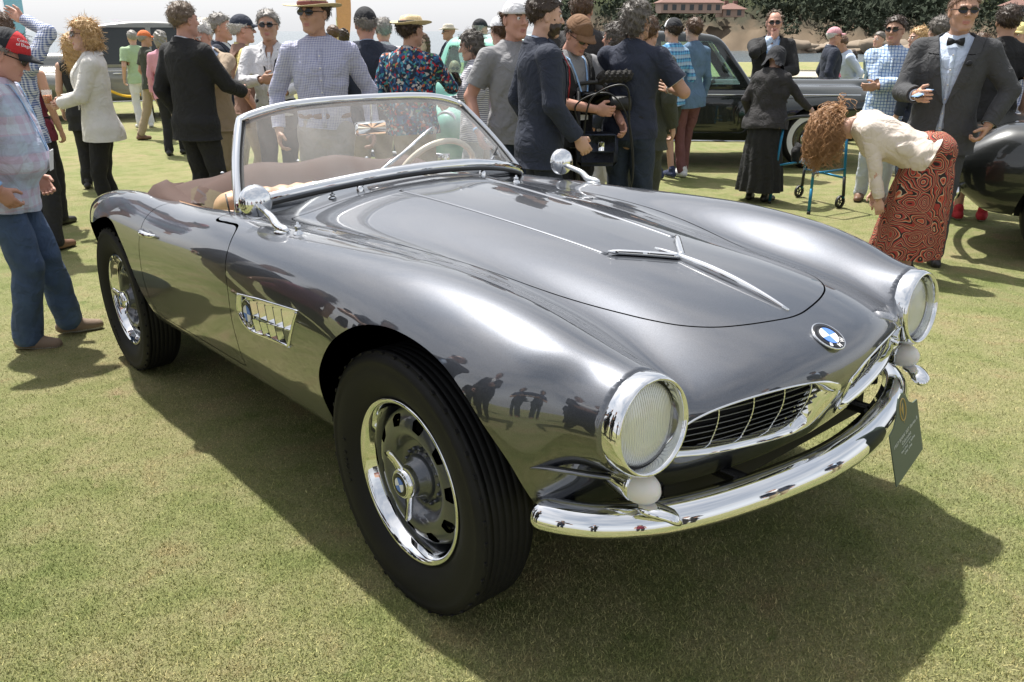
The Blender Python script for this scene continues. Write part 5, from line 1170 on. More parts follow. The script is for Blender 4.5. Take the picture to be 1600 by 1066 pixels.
    if shoes:
        sm, solem = shoes if isinstance(shoes, tuple) else (shoes, M_SHOEB)
        for (sg, Hp, K, A), (fx, fy) in zip(legs, feet):
            an = -sg*.18; c, s_ = math.cos(an), math.sin(an)
            def fs(x, y, z): 
                d_ = rc(x, y, z, (0, -.055, .040), (0, .03, .045), .040, .044); d_ = smin(d_, rc(x, y, z, (0, .03, .035), (.004*sg, .135, .026), .044, .034), .03); d_ = smin(d_, rc(x, y, z, (0, -.03, .05), (0, -.03, .10), .040, .040), .02); return smax(d_, -z, .006)
            V, T, N = cached(('shoe', sg, near), lambda: implicit(fs, (-.07, -.12, -.03), (.07, .20, .15), .009 if near else .012, proj=1))
            R = np.array([[c, -s_, 0], [s_, c, 0], [0, 0, 1]]); mi = (V[T][:, :, 2].mean(1) < .016).astype(int); part('shoe', lo(V@R.T+[fx, fy, .002]), T, [sm, solem], t, N=N@R.T, mi=mi)
    if top:
        slv = top.get('sleeve', 'long'); inf = top.get('inf', .014) if not jacket else .005; hm = top.get('hem', .90 if top.get('tuck') else .83)
        lo_, hi_ = bounds(.09); fl_ = upper(inf, (.012 if slv == 'long' else .010) if not jacket else .006, .04, slv, 0.); lowb = TL(np.array([.98]))[0]
        def ft(x, y, z): return smin(fl_(x, y, z), el(x, y-lowb[2]*.6, z, (0, -.006, hm+.02), (.176*wide+inf+.006, .124+inf+.006+by*.35, .26)), .05)+folds(x, y, z, sd, top.get('fold', .006))
        V, T, N = implicit(ft if not top.get('tuck') and not jacket else (lambda x, y, z: fl_(x, y, z)+folds(x, y, z, sd, top.get('fold', .006))), lo_, hi_, hv if not jacket else hv*1.3, proj=1)
        nk = top.get('neck', .0); sv = np.minimum(V[:, 2]-hm-.012*np.sin(V[:, 0]*9), np.maximum(np.hypot(V[:, 0], V[:, 1]+.018)-.060-nk*.1, 1.44-V[:, 2])); sv = np.minimum(sv, wristcut(V, slv) if slv != 'none' else np.where(np.abs(V[:, 0]) > .13, np.hypot(np.abs(V[:, 0])-.20, V[:, 2]-1.40)-.055, 1.))
        if top.get('open'): zb = top.get('vz', 1.33); w_ = np.where(V[:, 2] > zb, .004+(V[:, 2]-zb)*.32, 0); sv = np.minimum(sv, np.where(V[:, 1] > .0, np.abs(V[:, 0])-w_+.0001, 1.))
        V, T, N = clip(V, T, N, sv); V, T, N, m_ = flange(V, T, N, .006); part(top.get('name', 'shirt'), up(V), T, top['mat'], t, N=upn(N))
        if top.get('collar'):
            cm = top['collar']; a = np.linspace(.42, 2*np.pi-.42, 34); fl = np.exp(-((np.minimum(a-.42, 2*np.pi-.42-a))/.35)**2)
            r0 = np.stack([np.sin(a)*.068, np.cos(a)*.064-.012, 1.505-.022*np.cos(a)-.012*fl], 1); r1 = np.stack([np.sin(a)*(.082+.012*fl), np.cos(a)*(.080+.024*fl)-.012, 1.472-.016*np.cos(a)-.045*fl], 1); r2 = r0*[.96, .96, 1]-[0, 0, .03]
            n = 34; W_ = np.concatenate([r2, r0, r0*.5+r1*.5+[0, 0, .008], r1]); FF = [[q*n+i, q*n+i+1, (q+1)*n+i+1, (q+1)*n+i] for q in range(3) for i in range(n-1)]; part('collar', up(W_), FF, cm, t)
        if top.get('placket'):
            zz = np.linspace(1.42, hm+.01, 14); yy = np.array([float(TL(np.array([q]))[0][1]+TL(np.array([q]))[0][2]) for q in zz])+inf+.004; part('placket', up(tube(np.stack([zz*0, yy, zz], 1), .016, 6, up=(0, 1, 0), flat=(.18, 1))[0]), tube(np.stack([zz*0, yy, zz], 1), .016, 6)[1], top['mat'], t)
            for k in range(1, 13, 2): a, f_ = lathe([(.006, 0), (.005, .003), (.0004, .0035)], 8); part('button', up(a+[0, yy[k]+.003, zz[k]]), f_, M_EYE, t)
    if jacket:
        jm = jacket['mat']; inf = .026; hm = jacket.get('hem', .80); zb = jacket.get('button', 1.12); op = jacket.get('open', 'v'); slv = jacket.get('sleeve', 'long')
        TJ = loft([(a, b+(.02 if a < .95 else 0), c+(.012 if a < .95 else 0), e) for a, b, c, e in [(hm-.04, sec[0][1]+.03, sec[0][2]+.02, sec[0][3])]+[q for q in sec if q[0] > hm+.02]])
        fu = upper(inf, .020, .045, slv, 0.)
        def fj(x, y, z): return smin(fu(x, y, z), loft_d(TJ, x, y, z, inf), .02)+folds(x, y, z, sd, jacket.get('fold', .0045), .8)
        lo_, hi_ = bounds(.10); lo_[2] = min(lo_[2], hm-.06); V, T, N = implicit(fj, lo_, hi_, hv, proj=1)
        def vw(z): return np.where(z > zb, .010+(z-zb)/max(1.46-zb, .01)*jacket.get('vw', .075), .006+(zb-z)*jacket.get('cutaway', .10))
        sv = np.minimum(V[:, 2]-hm-.02*(V[:, 1] < 0)*0, np.maximum(np.hypot(V[:, 0], V[:, 1]+.018)-.072, 1.43-V[:, 2])); sv = np.minimum(sv, wristcut(V, slv) if slv != 'none' else np.where(np.abs(V[:, 0]) > .12, np.hypot(np.abs(V[:, 0])-.205, V[:, 2]-1.39)-.075, 1.))
        if op == 'v': sv = np.minimum(sv, np.where(V[:, 1] > .0, np.abs(V[:, 0])-vw(V[:, 2]), 1.))
        V1, T1, N1 = clip(V, T, N, sv); V2, T2, N2, m_ = flange(V1, T1, N1, .010); jo = part(jacket.get('name', 'jacket'), up(V2), T2, jm, t, N=upn(N2))
        if op == 'v' and jacket.get('lapel', True):
            lw = .058*np.clip((V1[:, 2]-zb)/.14, 0, 1)*np.where(V1[:, 2] > 1.36, 1.15, 1); sl = np.minimum(vw(V1[:, 2])+lw-np.abs(V1[:, 0]), np.minimum(V1[:, 2]-zb, V1[:, 1]-.01)); sl = np.minimum(sl, np.abs(V1[:, 2]-1.375-.12*(np.abs(V1[:, 0])-.08))-.004)
            V3, T3, N3 = clip(V1, T1, N1, sl)
            if len(T3): V3 = V3+N3*.008; V3, T3, N3, m_ = flange(V3, T3, N3, .008); part('lapel', up(V3), T3, jacket.get('lapelmat', jm), jo, N=upn(N3))
        if jacket.get('collar', True):
            a = np.linspace(.75, 2*np.pi-.75, 30); r0 = np.stack([np.sin(a)*.080, np.cos(a)*.078-.016, 1.492-.030*np.cos(a)], 1); r1 = np.stack([np.sin(a)*.102, np.cos(a)*.100-.018, 1.452-.030*np.cos(a)], 1); n = 30; W_ = np.concatenate([r0-[0, 0, .03], r0, r1]); FF = [[q*n+i, q*n+i+1, (q+1)*n+i+1, (q+1)*n+i] for q in range(2) for i in range(n-1)]; part('collar', up(W_), FF, jm, jo)
    if lanyard:
        fr = lambda zz: np.array([float(TL(np.array([q]))[0][1]+TL(np.array([q]))[0][2]) for q in zz])+(.040 if jacket else .024)
        for sg in (-1, 1):
            k = np.linspace(0, 1, 12); zz = 1.47-.33*k; P = np.stack([sg*.07*(1-k)**.8+.004*sg, np.minimum(fr(zz), .02+.16*np.sqrt(k)+by), zz+.0], 1); P = np.concatenate([[[sg*.072, -.05, 1.482]], P]); tv, tf = tube(P, .008, 6, up=(0, 1, .3), flat=(.2, 1)); part('lanyard', up(tv), tf, lanyard, t)
        part('badge_card', up(box((0, float(fr([1.09])[0])+.004, 1.09), (.038, .002, .055))[0]), box((0, 0, 0), (1, 1, 1))[1], M_WHITE, t, smooth=False)
    # ---- hair, beard, hats, glasses
    if hair:
        st, hm_ = hair; hq = .0075 if near else .0105 if d < 10.5 else .014; bb = {'long': ((-.13, -.18, -.34), (.13, .13, .16)), 'bob': ((-.13, -.16, -.16), (.13, .13, .16))}.get(st, ((-.12, -.15, -.13), (.12, .13, .16))); V, T, N = cached(('hair', st, fem, hq), lambda: implicit(hair_fn(st, 1.3, .95 if fem else 1.), bb[0], bb[1], hq, proj=1)); V, T, N = clip(V, T, N, .050-V[:, 2]) if hat else (V, T, N); ho = part('hair', hd_(V), T, hm_, t, N=upn(N@RH.T))
        if d < 10.5 and st != 'hood' and len(V) > 50: fz = fuzz(V, N, hd_, {'mop': 900, 'bob': 1100, 'long': 1100}.get(st, 650), abs(int(px))+5, {'mop': .05, 'bob': .07, 'long': .09}.get(st, .026), .0016 if near else .0022); part('loose_strands', fz[0], fz[1], hm_, ho)
    if beard:
        st, hm_ = beard; V, T, N = cached(('beard', st, near), lambda: implicit(hair_fn(st, 2.), (-.09, -.04, -.15), (.09, .12, .02), .007 if near else .01, proj=1)); part('beard', hd_(V), T, hm_, t, N=upn(N@RH.T))
    if hat:
        if hat['kind'] == 'cap':
            (V, T, N), (V2, F2) = cap_mesh(); B = rotm('Z', math.pi) if hat.get('back') else np.eye(3); c0 = part('cap', hd_(V@B.T), T, hat['mat'], t, N=upn(N@B.T@RH.T)); part('visor', hd_(V2@B.T), F2, hat.get('visor', hat['mat']), c0)
            if hat.get('front'):
                V3, T3, N3 = clip(V, T, N, np.minimum(V[:, 1]-.01-.0*V[:, 2], V[:, 2]-.04)); part('cap_panel', hd_((V3+N3*.002)@B.T), T3, hat['front'], c0, N=upn(N3@B.T@RH.T))
        elif hat['kind'] == 'brim':
            V, F = brim_hat(hat.get('r', .16), hat.get('h', .01), hat.get('droop', .012)); h0 = part('hat', hd_(V), F, hat['mat'], t); a = np.arange(36)*2*np.pi/36; bv, bf = tube(np.stack([np.cos(a)*.0915, np.sin(a)*.0915*1.12, a*0+.060], 1), .013, 8, up=(0, 0, 1), flat=(1, .25), closed=True); part('hat_band', hd_(bv), bf, hat['band'], h0)
    if glasses:
        m_ = MB(); gm = glasses if not isinstance(glasses, bool) else M_LENS
        for sx in (-1, 1):
            a = np.arange(16)*2*np.pi/16; ov = np.stack([sx*.033+np.cos(a)*.027, np.sin(a)*.020*(1-.15*np.cos(a)*sx)+.008], 1); V, F = prism(ov, .098, .101); V[:, 1] -= .35*np.maximum(np.abs(V[:, 0])-.03, 0); m_.add(V, F)
            V, F = tube(np.array([(sx*.058, .088, .012), (sx*.076, .05, .014), (sx*.082, -.01, .010)]), .0028, 6); m_.add(V, F)
        V, F = tube(np.array([(-.008, .103, .013), (.008, .103, .013)]), .003, 6); m_.add(V, F)
        W_ = np.concatenate(m_.V); part('sunglasses', hd_(W_), m_.F, gm, t, smooth=False)
    t_up = lambda P: up(np.atleast_2d(P)); return t, t_up, hd_, arms, s
def world_pt(t, P):
    """local point of a person to world"""
    return np.array(t.matrix_basis @ Vector(P))
M_CUP = glass_mat('clear_plastic_cup', (.92, .93, .93), rough=.08, haze=.12)
def cup(lb, pos, drink, r=.036, h=.10, napkin=False):
    t = thing('drink_cup', lb, 'cup', loc=pos); V, F = lathe([(.0005, 0), (r*.78, 0), (r, h), (r*.97, h), (r*.75, .003), (.0005, .003)], 24); part('cup_wall', V[:, [0, 2, 1]], [f[::-1] for f in F.tolist()], M_CUP, t)
    V, F = lathe([(.0005, .004), (r*.74, .004), (r*.88, h*.62), (.0005, h*.62)], 24); part('drink', V[:, [0, 2, 1]], [f[::-1] for f in F.tolist()], drink, t); return t
# ------------------------------------------------------------------ the crowd
C = cloth
BLK = C('black_wool', (.012, .012, .013)); NAVY = C('navy_wool', (.020, .026, .045)); NAVY2 = C('navy_cotton', (.022, .028, .05)); CHAR = C('charcoal_wool', (.045, .046, .050)); DBLK = C('dark_trouser', (.014, .014, .017))
WHITEC = C('white_cotton', (.62, .62, .64)); WHJ = C('ivory_jacket', (.66, .64, .60)); LBLUE = C('pale_blue_cotton', (.42, .52, .68)); PBLUE = C('powder_blue_shirt', (.52, .60, .74)); JEAN = C('blue_denim', (.060, .098, .180), var=.55); DJEAN = C('dark_denim', (.022, .033, .058), var=.25)
KHAKI = C('khaki_cotton', (.34, .27, .18)); TAN = C('tan_jacket', (.36, .28, .20)); GREENT = C('pale_green_cotton', (.36, .48, .30)); PINKJ = C('pink_jacket', (.58, .28, .34)); YELL = C('yellow_cotton', (.62, .53, .22)); VEST = C('brown_vest', (.22, .13, .10)); MAROON = C('maroon_cotton', (.15, .02, .04)); OLIVE = C('olive_jacket', (.045, .05, .036)); GREYT = C('grey_melange', (.24, .24, .25)); BURG = C('burgundy_trouser', (.15, .062, .062)); DENIMS = C('denim_shirt', (.10, .17, .26), var=.25); PURPLE = C('purple_cotton', (.10, .07, .35)); CREAMJ = C('cream_jacket', (.62, .54, .47)); TERRY = C('dark_speckled_knit', (.028, .026, .027), var=.6, bscale=90, bump=.8); STRAW = C('straw', (.58, .47, .28), bump=.6, bscale=500); FELT = C('cream_felt', (.52, .48, .40)); PINKC = C('pink_cap', (.60, .30, .33)); ORANGE = C('orange_cap', (.62, .16, .05)); REDC = C('red_cap', (.50, .025, .03)); BROWNC = C('brown_cap', (.17, .09, .045)); LBLANY = C('light_blue_ribbon', (.28, .45, .70)); BLKC = C('black_cap', (.015, .016, .02)); LGREY = C('light_grey_trouser', (.50, .49, .52)); GRSHORT = C('grey_shorts', (.26, .24, .21)); PALEJ = C('pale_jeans', (.50, .54, .60)); MAUVE = C('mauve_shirt', (.45, .38, .48))
GING = weave('blue_white_gingham', (.60, .62, .68), (.06, .10, .26), 62, 62); CHECK = weave('fine_purple_blue_check', (.58, .58, .66), (.16, .18, .36), 95, 95, duty=.45); PLAIDP = weave('pastel_plaid', (.55, .60, .68), (.50, .42, .52), 16, 11, third=(.34, .46, .58)); PLAIDB = weave('bright_blue_plaid', (.14, .42, .66), (.03, .12, .30), 26, 26, third=(.55, .62, .7)); WINDOW = weave('blue_windowpane', (.55, .66, .76), (.12, .22, .46), 34, 34, kind='window', duty=.22); STRIPE = weave('navy_white_stripe', (.56, .56, .58), (.10, .10, .16), 1, 62, kind='stripe', duty=.35)
FLORAL = printed('dark_floral_print', [(0, (.012, .022, .055)), (.30, (.02, .10, .22)), (.42, (.05, .25, .33)), (.52, (.01, .02, .04)), (.66, (.45, .12, .05)), (.73, (.48, .46, .45)), (.82, (.40, .02, .04)), (.87, (.02, .05, .16)), (.95, (.10, .28, .12))], 52)
PAISLEY = printed('red_paisley_print', [(0, (.33, .045, .03)), (.13, (.50, .36, .22)), (.19, (.014, .009, .009)), (.36, (.42, .07, .035)), (.50, (.46, .15, .07)), (.56, (.54, .42, .28)), (.62, (.014, .009, .009)), (.84, (.30, .035, .025))], 8., 'paisley')
HB = hairmat('hair_dark_brown', (.045, .028, .018)); HBR = hairmat('hair_brown', (.10, .055, .03)); HG = hairmat('hair_grey', (.27, .25, .23)); HW = hairmat('hair_white', (.55, .53, .50)); HBL = hairmat('hair_blonde', (.55, .36, .17)); HS = hairmat('hair_salt', (.13, .115, .10)); HAU = hairmat('hair_auburn', (.33, .15, .06)); HSTUB = hairmat('hair_short_brown', (.20, .115, .075)); HGB = hairmat('hair_greying_brown', (.16, .115, .08))
ORJ = mat('orange_drink', (.75, .22, .03), .2); YEJ = mat('yellow_drink', (.80, .42, .02), .2)
BK = 'people watching the cars'
def arm(x, y, z, hint=None, hd=None): return ((x, y, z), hint, hd)
# -- left foreground
t, U, Hh, A, s = person('heavy man in red and navy cap, pastel plaid shirt and jeans at the left edge', -48, 4.15, 1.62, -106, skin='ruddy', top=dict(mat=PLAIDP, sleeve='short', hem=.80, inf=.022, fold=.007, collar=LBLUE), bottom=dict(mat=JEAN, loose=.026), shoes=(M_SHOET, M_SOLE), hair=('short', HG), hat=dict(kind='cap', mat=BLKC, front=REDC), glasses=True, belly=.058, wide=1.12, lean=9, hpitch=18, armR=arm(.285, .05, .96, (.6, -1, 0)), armL=arm(-.27, .10, .95, (-.5, -1, 0)), feet=((.12, .0), (-.12, .17)), lanyard=LBLANY, hyaw=-4)
sg, S, E, Wp, hd = A[0]; k = np.arange(20)*2*np.pi/20; u = (Wp-E)/np.linalg.norm(Wp-E); fr_ = frame(Wp-u*.015, z=u); tv, tf = tube(np.stack([np.cos(k)*.036, np.sin(k)*.036, k*0], 1), .008, 6, up=(0, 0, 1), flat=(1, .4), closed=True); part('wristband', U(xf(tv, fr_)), tf, LBLANY, t)
text_mesh('cap_text', 'Concours\nof Elegance', .021, M_WHITE, t, None, depth=.0006).matrix_local = Matrix(frame(Hh([[.055, .072, .098]])[0]+np.array([.014, .014, 0]), x=(-.62, .72, -.25), y=(-.15, -.1, 1)))
person('person in blue gingham shirt shading eyes with a raised arm behind the cap man', 2, 6.3, 1.74, -40, skin='ruddy', top=dict(mat=GING, collar=GING), bottom=dict(mat=DBLK), shoes=M_SHOEBR, hair=('short', HBR), armR=arm(.04, .20, 1.72, (1, .2, .25), (0, .2, 1)), armL=arm(-.25, .03, .92), curlR=.2)
person('woman in maroon sleeveless top with bare arm behind the cap man', 22, 7.2, 1.60, -35, fem=True, skin='tan', top=dict(mat=MAROON, sleeve='none', hem=.80), bottom=dict(mat=DBLK), shoes=M_SHOEB, hair=('long', HB), armR=arm(.23, .05, .90))
person('woman in black dress with blonde hair half hidden behind the white jacket woman', 108, 9.0, 1.60, -20, fem=True, skin='fair', top=dict(mat=BLK, sleeve='none', hem=.70), bottom=dict(mat=BLK), shoes=M_SHOEB, hair=('long', HBL))
t, U, Hh, A, s = person('blonde woman in ivory blazer and black trousers holding an orange drink', 132, 7.1, 1.71, 86, fem=True, skin='fair', top=dict(mat=BLK, hem=.85), jacket=dict(mat=WHJ, hem=.78, button=1.05, vw=.06), bottom=dict(mat=BLK, loose=.006), shoes=M_SHOEB, hair=('bob', HBL), glasses=mat('brown_sunglass_lens', (.05, .035, .03), .1), armR=arm(.06, .27, 1.10, (.7, -.3, -.8), (0, 0, 1)), armL=arm(-.05, .28, 1.09, (-.7, -.3, -.8), (0, 0, 1)), hyaw=12, lanyard=LBLANY, feet=((.08, -.02), (-.08, .04)))
cup('orange drink in a clear cup held by the woman in ivory blazer', world_pt(t, U([.02, .37, 1.09])[0]), ORJ, r=.04, h=.11)
# -- left background
person('person in pale green shirt and white trousers seen from behind near the grey vintage car', 205, 15.0, 1.62, 15, skin='fair', top=dict(mat=GREENT, sleeve='short'), bottom=dict(mat=WHITEC), shoes=M_SHOEW, hair=('short', HG), group=BK)
person('man in orange cap, dark waistcoat and khaki trousers walking', 224, 13.3, 1.62, -75, skin='tan', top=dict(mat=OLIVE, sleeve='short'), bottom=dict(mat=KHAKI), shoes=M_SHOEBR, hair=('short', HG), hat=dict(kind='cap', mat=ORANGE), feet=((.10, .24), (-.10, -.26)), armR=arm(.22, .25, 1.05), group=BK)
person('curly grey haired woman in pink jacket and black trousers', 249, 11.6, 1.62, -20, fem=True, skin='fair', top=dict(mat=PINKJ, inf=.02, hem=.84), bottom=dict(mat=BLK), shoes=M_SHOEB, hair=('mop', HG), group=BK, feet=((.08, .1), (-.08, -.08)))
t, U, Hh, A, s = person('man in black suit seen from behind gesturing with an open hand', 288, 6.9, 1.83, -50, skin='ruddy', top=dict(mat=WHITEC, collar=WHITEC), jacket=dict(mat=BLK, hem=.76), bottom=dict(mat=DBLK), shoes=M_SHOEB, hair=('short', HGB), armR=arm(.14, .38, 1.10, (.6, -.4, -.8), (0, .3, 1)), armL=arm(-.24, .06, .92), hyaw=-8, curlR=.25)
t, U, Hh, A, s = person('white haired man drinking from a clear cup behind the black suit man', 318, 7.6, 1.72, 150, skin='ruddy', top=dict(mat=LBLUE, inf=.014, collar=LBLUE), jacket=dict(mat=TAN, hem=.80, lapel=False, button=.9, vw=.12), bottom=dict(mat=KHAKI), shoes=M_SHOEBR, hair=('short', HW), hpitch=22, armL=arm(-.02, .21, 1.42, (-.7, .1, -.7), (0, .2, 1)), armR=arm(.06, .26, 1.28, (.8, 0, -.6), (0, .2, 1)))
cup('clear cup at the lips of the white haired man', world_pt(t, U([.02, .20, 1.475])[0]), WHITEC, r=.036, h=.11); cup('orange drink held low by the white haired man', world_pt(t, U([.08, .33, 1.22])[0]), ORJ, r=.036, h=.10)
person('man in cream fedora far behind the black suit man', 322, 9.2, 1.76, 150, skin='fair', top=dict(mat=WHITEC, collar=WHITEC), bottom=dict(mat=KHAKI), hat=dict(kind='brim', mat=FELT, band=BLKC, r=.14, h=.0), hair=('short', HG), group=BK)
person('grey haired man in navy jacket with sunglasses pushed up on his head', 345, 8.7, 1.78, -105, skin='ruddy', top=dict(mat=WHITEC, collar=WHITEC), jacket=dict(mat=NAVY), bottom=dict(mat=KHAKI), shoes=M_SHOEBR, hair=('short', HG), group=BK)
person('man in navy cap, yellow shirt and brown waistcoat seen side on', 378, 8.2, 1.76, -85, skin='ruddy', top=dict(mat=YELL, sleeve='short', collar=YELL, inf=.018), jacket=dict(mat=VEST, sleeve='none', hem=.88, open='v', lapel=False, collar=False, button=1.25), bottom=dict(mat=KHAKI), shoes=M_SHOEBR, hair=('short', HW), hat=dict(kind='cap', mat=NAVY), belly=.04, glasses=True)
t, U, Hh, A, s = person('smiling grey haired man in white shirt and dark lanyard with a yellow drink', 420, 7.7, 1.79, 170, skin='tan', top=dict(mat=WHITEC, collar=WHITEC, open=True, tuck=True, placket=True), bottom=dict(mat=CHAR, belt=BLKC), shoes=M_SHOEB, hair=('short', HG), glasses=True, armR=arm(.05, .27, 1.20, (.9, -.2, -.5), (0, .2, 1)), armL=arm(-.13, .26, 1.10, (-.9, -.2, -.5), (0, .2, 1)), lanyard=BLKC)
cup('yellow drink held by the smiling man in white shirt', world_pt(t, U([-.08, .34, 1.06])[0]), YEJ)
person('tall man in straw hat, sunglasses and fine checked shirt behind the windscreen', 497, 5.9, 1.855, 178, skin='tan', top=dict(mat=CHECK, collar=LBLUE, placket=True, tuck=True, hem=.93, fold=.006), bottom=dict(mat=C('stone_chino', (.33, .31, .29)), belt=M_SHOEBR), shoes=M_SHOEBR, hair=('short', HB), hat=dict(kind='brim', mat=STRAW, band=C('dark_red_band', (.16, .05, .05)), r=.175, h=.02), glasses=True, hyaw=-32, wide=.98, armR=arm(.30, .02, .92, (.6, -1, 0)), armL=arm(-.31, .02, .92, (-.6, -1, 0)))
person('bald man in black cap and navy jacket seen from behind', 572, 7.2, 1.80, 8, skin='ruddy', top=dict(mat=LBLUE, collar=LBLUE), jacket=dict(mat=NAVY), bottom=dict(mat=KHAKI), shoes=M_SHOEB, hat=dict(kind='cap', mat=BLKC), wide=1.08, hair=('buzz', HG))
person('grey haired man in white shirt seen from behind beside the floral shirt', 599, 9.5, 1.75, 5, skin='ruddy', top=dict(mat=WHITEC, collar=WHITEC), bottom=dict(mat=KHAKI), shoes=M_SHOEB, hair=('short', HG), group=BK)
person('person with short brown hair far behind the straw hat man', 520, 12.5, 1.70, 30, top=dict(mat=NAVY2), bottom=dict(mat=KHAKI), hair=('short', HBR), group=BK)
person('person with dark hair far behind and right of the straw hat man', 536, 14.0, 1.66, 20, top=dict(mat=OLIVE), bottom=dict(mat=DBLK), hair=('mop', HB), group=BK)
t, U, Hh, A, s = person('man in straw boater and dark floral shirt holding a phone', 640, 6.7, 1.75, -32, skin='tan', top=dict(mat=FLORAL, inf=.02, hem=.86, collar=FLORAL), bottom=dict(mat=KHAKI), shoes=M_SHOEBR, hair=('short', HB), hat=dict(kind='brim', mat=STRAW, band=BLKC, r=.150, h=-.006, droop=.0), wide=1.12, armR=arm(.12, .42, 1.19, (.8, -.3, -.7), (0, .3, 1)), armL=arm(-.24, .10, .96), hyaw=-15)
ph = thing('phone', 'black phone held by the man in floral shirt', 'phone', loc=world_pt(t, U([.12, .53, 1.25])[0])); part('phone_shell', *box((0, 0, 0), (.036, .005, .072), bev=.004), M_BLACKE, ph); part('phone_screen', *box((0, .0055, 0), (.033, .0006, .066)), M_LENS, ph); ph.rotation_euler = (.6, 0, -.6)
person('woman with long brown hair and sunglasses far behind the floral shirt', 660, 11.0, 1.60, 150, fem=True, top=dict(mat=BLK), bottom=dict(mat=BLK), hair=('long', HBR), glasses=True, group=BK)
person('man in panama hat and navy blazer standing by the shore', 702, 14.0, 1.74, 100, skin='tan', top=dict(mat=LBLUE, collar=LBLUE), jacket=dict(mat=NAVY), bottom=dict(mat=KHAKI), shoes=M_SHOEBR, hat=dict(kind='brim', mat=FELT, band=FELT, r=.145), glasses=True, armR=arm(.05, .3, 1.15, (.8, 0, -.6)), group=BK)
person('bald man in sunglasses sitting low behind the green car', 709, 12.5, 1.76, 185, skin='tan', top=dict(mat=BLK), bottom=dict(mat=DBLK), glasses=True, sit=.52, group=BK)
t, U, Hh, A, s = person('grey haired woman in navy striped top and white trousers facing left', 742, 7.3, 1.63, 82, fem=True, skin='fair', top=dict(mat=STRIPE, inf=.024, hem=.80, neck=.2), bottom=dict(mat=LGREY, loose=.022), shoes=M_SHOEW, hair=('mop', HS), lanyard=LBLANY, hpitch=14, wide=1.15, armR=arm(.08, .27, 1.10, (.8, -.3, -.6), (0, .2, 1)), armL=arm(-.10, .29, 1.13, (-.8, -.3, -.6), (0, .2, 1)))
person('man in black cap far behind the striped top woman', 750, 12.0, 1.78, -60, top=dict(mat=NAVY2), bottom=dict(mat=DBLK), hat=dict(kind='cap', mat=BLKC), hair=('short', HG), group=BK)
person('person in white sun hat far behind the striped top woman', 766, 14.0, 1.68, 150, skin='ruddy', top=dict(mat=MAUVE), bottom=dict(mat=DBLK), hat=dict(kind='brim', mat=WHITEC, band=WHITEC, r=.13), group=BK)
person('person in lilac shirt and white cap behind the grey melange top', 782, 7.9, 1.74, 30, top=dict(mat=MAUVE), bottom=dict(mat=KHAKI), hat=dict(kind='cap', mat=WHITEC), hair=('short', HBR), group=BK)
t, U, Hh, A, s = person('man in grey melange top and backward white cap, arm hanging with blue wristband', 803, 5.9, 1.775, 205, skin='ruddy', top=dict(mat=GREYT, sleeve='short', inf=.016), bottom=dict(mat=DJEAN), shoes=M_SHOEW, hair=('buzz', HBR), hat=dict(kind='cap', mat=WHITEC, back=True), armR=arm(.29, .06, .93, (.5, -1, 0)), hyaw=10)
sg, S, E, Wp, hd = A[0]; u = (Wp-E)/np.linalg.norm(Wp-E); fr_ = frame(Wp-u*.012, z=u); part('wristband', U(xf(tv, fr_)), tf, LBLANY, t)
t, U, Hh, A, s = person('bearded man in navy suit seen side on just behind the car', 846, 5.3, 1.75, -72, skin='fair', top=dict(mat=PBLUE, collar=PBLUE, open=True), jacket=dict(mat=NAVY, hem=.74, button=1.02), bottom=dict(mat=NAVY), shoes=M_SHOEBR, hair=('short', HB), beard=('beard', HB), armR=arm(.245, .16, .93, (.4, -1, 0)), armL=arm(-.24, .06, .92), hpitch=6, hyaw=-6)
part('red_lanyard', U(tube(np.array([(.05, .12, 1.42), (.055, .165, 1.34), (.05, .175, 1.24), (.03, .17, 1.14)]), .009, 6, up=(0, 1, 0), flat=(.25, 1))[0]), tube(np.array([(0, 0, 0), (0, 0, 1), (0, 0, 2), (0, 0, 3)]), .009, 6)[1], C('red_ribbon', (.45, .02, .03)), t)
person('tall man in dark jacket with cropped hair standing behind the cameraman', 908, 7.6, 1.92, -10, skin='ruddy', top=dict(mat=BLK, collar=BLK), jacket=dict(mat=C('dark_grey_jacket', (.035, .033, .034))), bottom=dict(mat=DBLK), hair=('short', HBR))
t, U, Hh, A, s = person('cameraman in brown cap and black vest looking down at his equipment', 893, 5.9, 1.70, -140, skin='ruddy', top=dict(mat=GREYT, sleeve='short', inf=.018), jacket=dict(mat=BLK, sleeve='none', hem=.85, lapel=False, collar=False, button=1.0, vw=.1), bottom=dict(mat=DBLK), shoes=M_SHOEB, hair=('buzz', HB), hat=dict(kind='cap', mat=BROWNC), glasses=True, hpitch=30, armR=arm(.02, .30, 1.12, (.9, -.2, -.5), (0, .2, 1)), armL=arm(-.20, .33, 1.02, (-.9, -.2, -.5), (0, .2, 1)), lanyard=LBLANY)
CAMB = world_pt(t, U([-.10, .36, 1.14])[0]); CAMBAG = world_pt(t, U([-.18, .28, .84])[0])
person('grey haired man facing the film camera, half hidden behind it', 962, 7.2, 1.68, 60, skin='ruddy', top=dict(mat=NAVY2), jacket=dict(mat=NAVY), bottom=dict(mat=LGREY), shoes=M_SHOEW, hair=('mop', HS), feet=((.1, .25), (-.1, -.2)))
t, U, Hh, A, s = person('man in navy polo shirt and dark jeans seen from behind gesturing', 992, 5.9, 1.755, -20, skin='tan', top=dict(mat=NAVY2, sleeve='short', inf=.014, hem=.86, collar=NAVY2, fold=.006), bottom=dict(mat=DJEAN, loose=.016, belt=BLKC), shoes=M_SHOEBR, hair=('mop', HS), wide=1.0, armR=arm(.20, .24, 1.19, (.9, -.6, -.5), (0, .4, 1)), armL=arm(-.10, .30, 1.16, (-.9, -.4, -.4), (0, .4, 1)), curlR=.3, hyaw=-20)
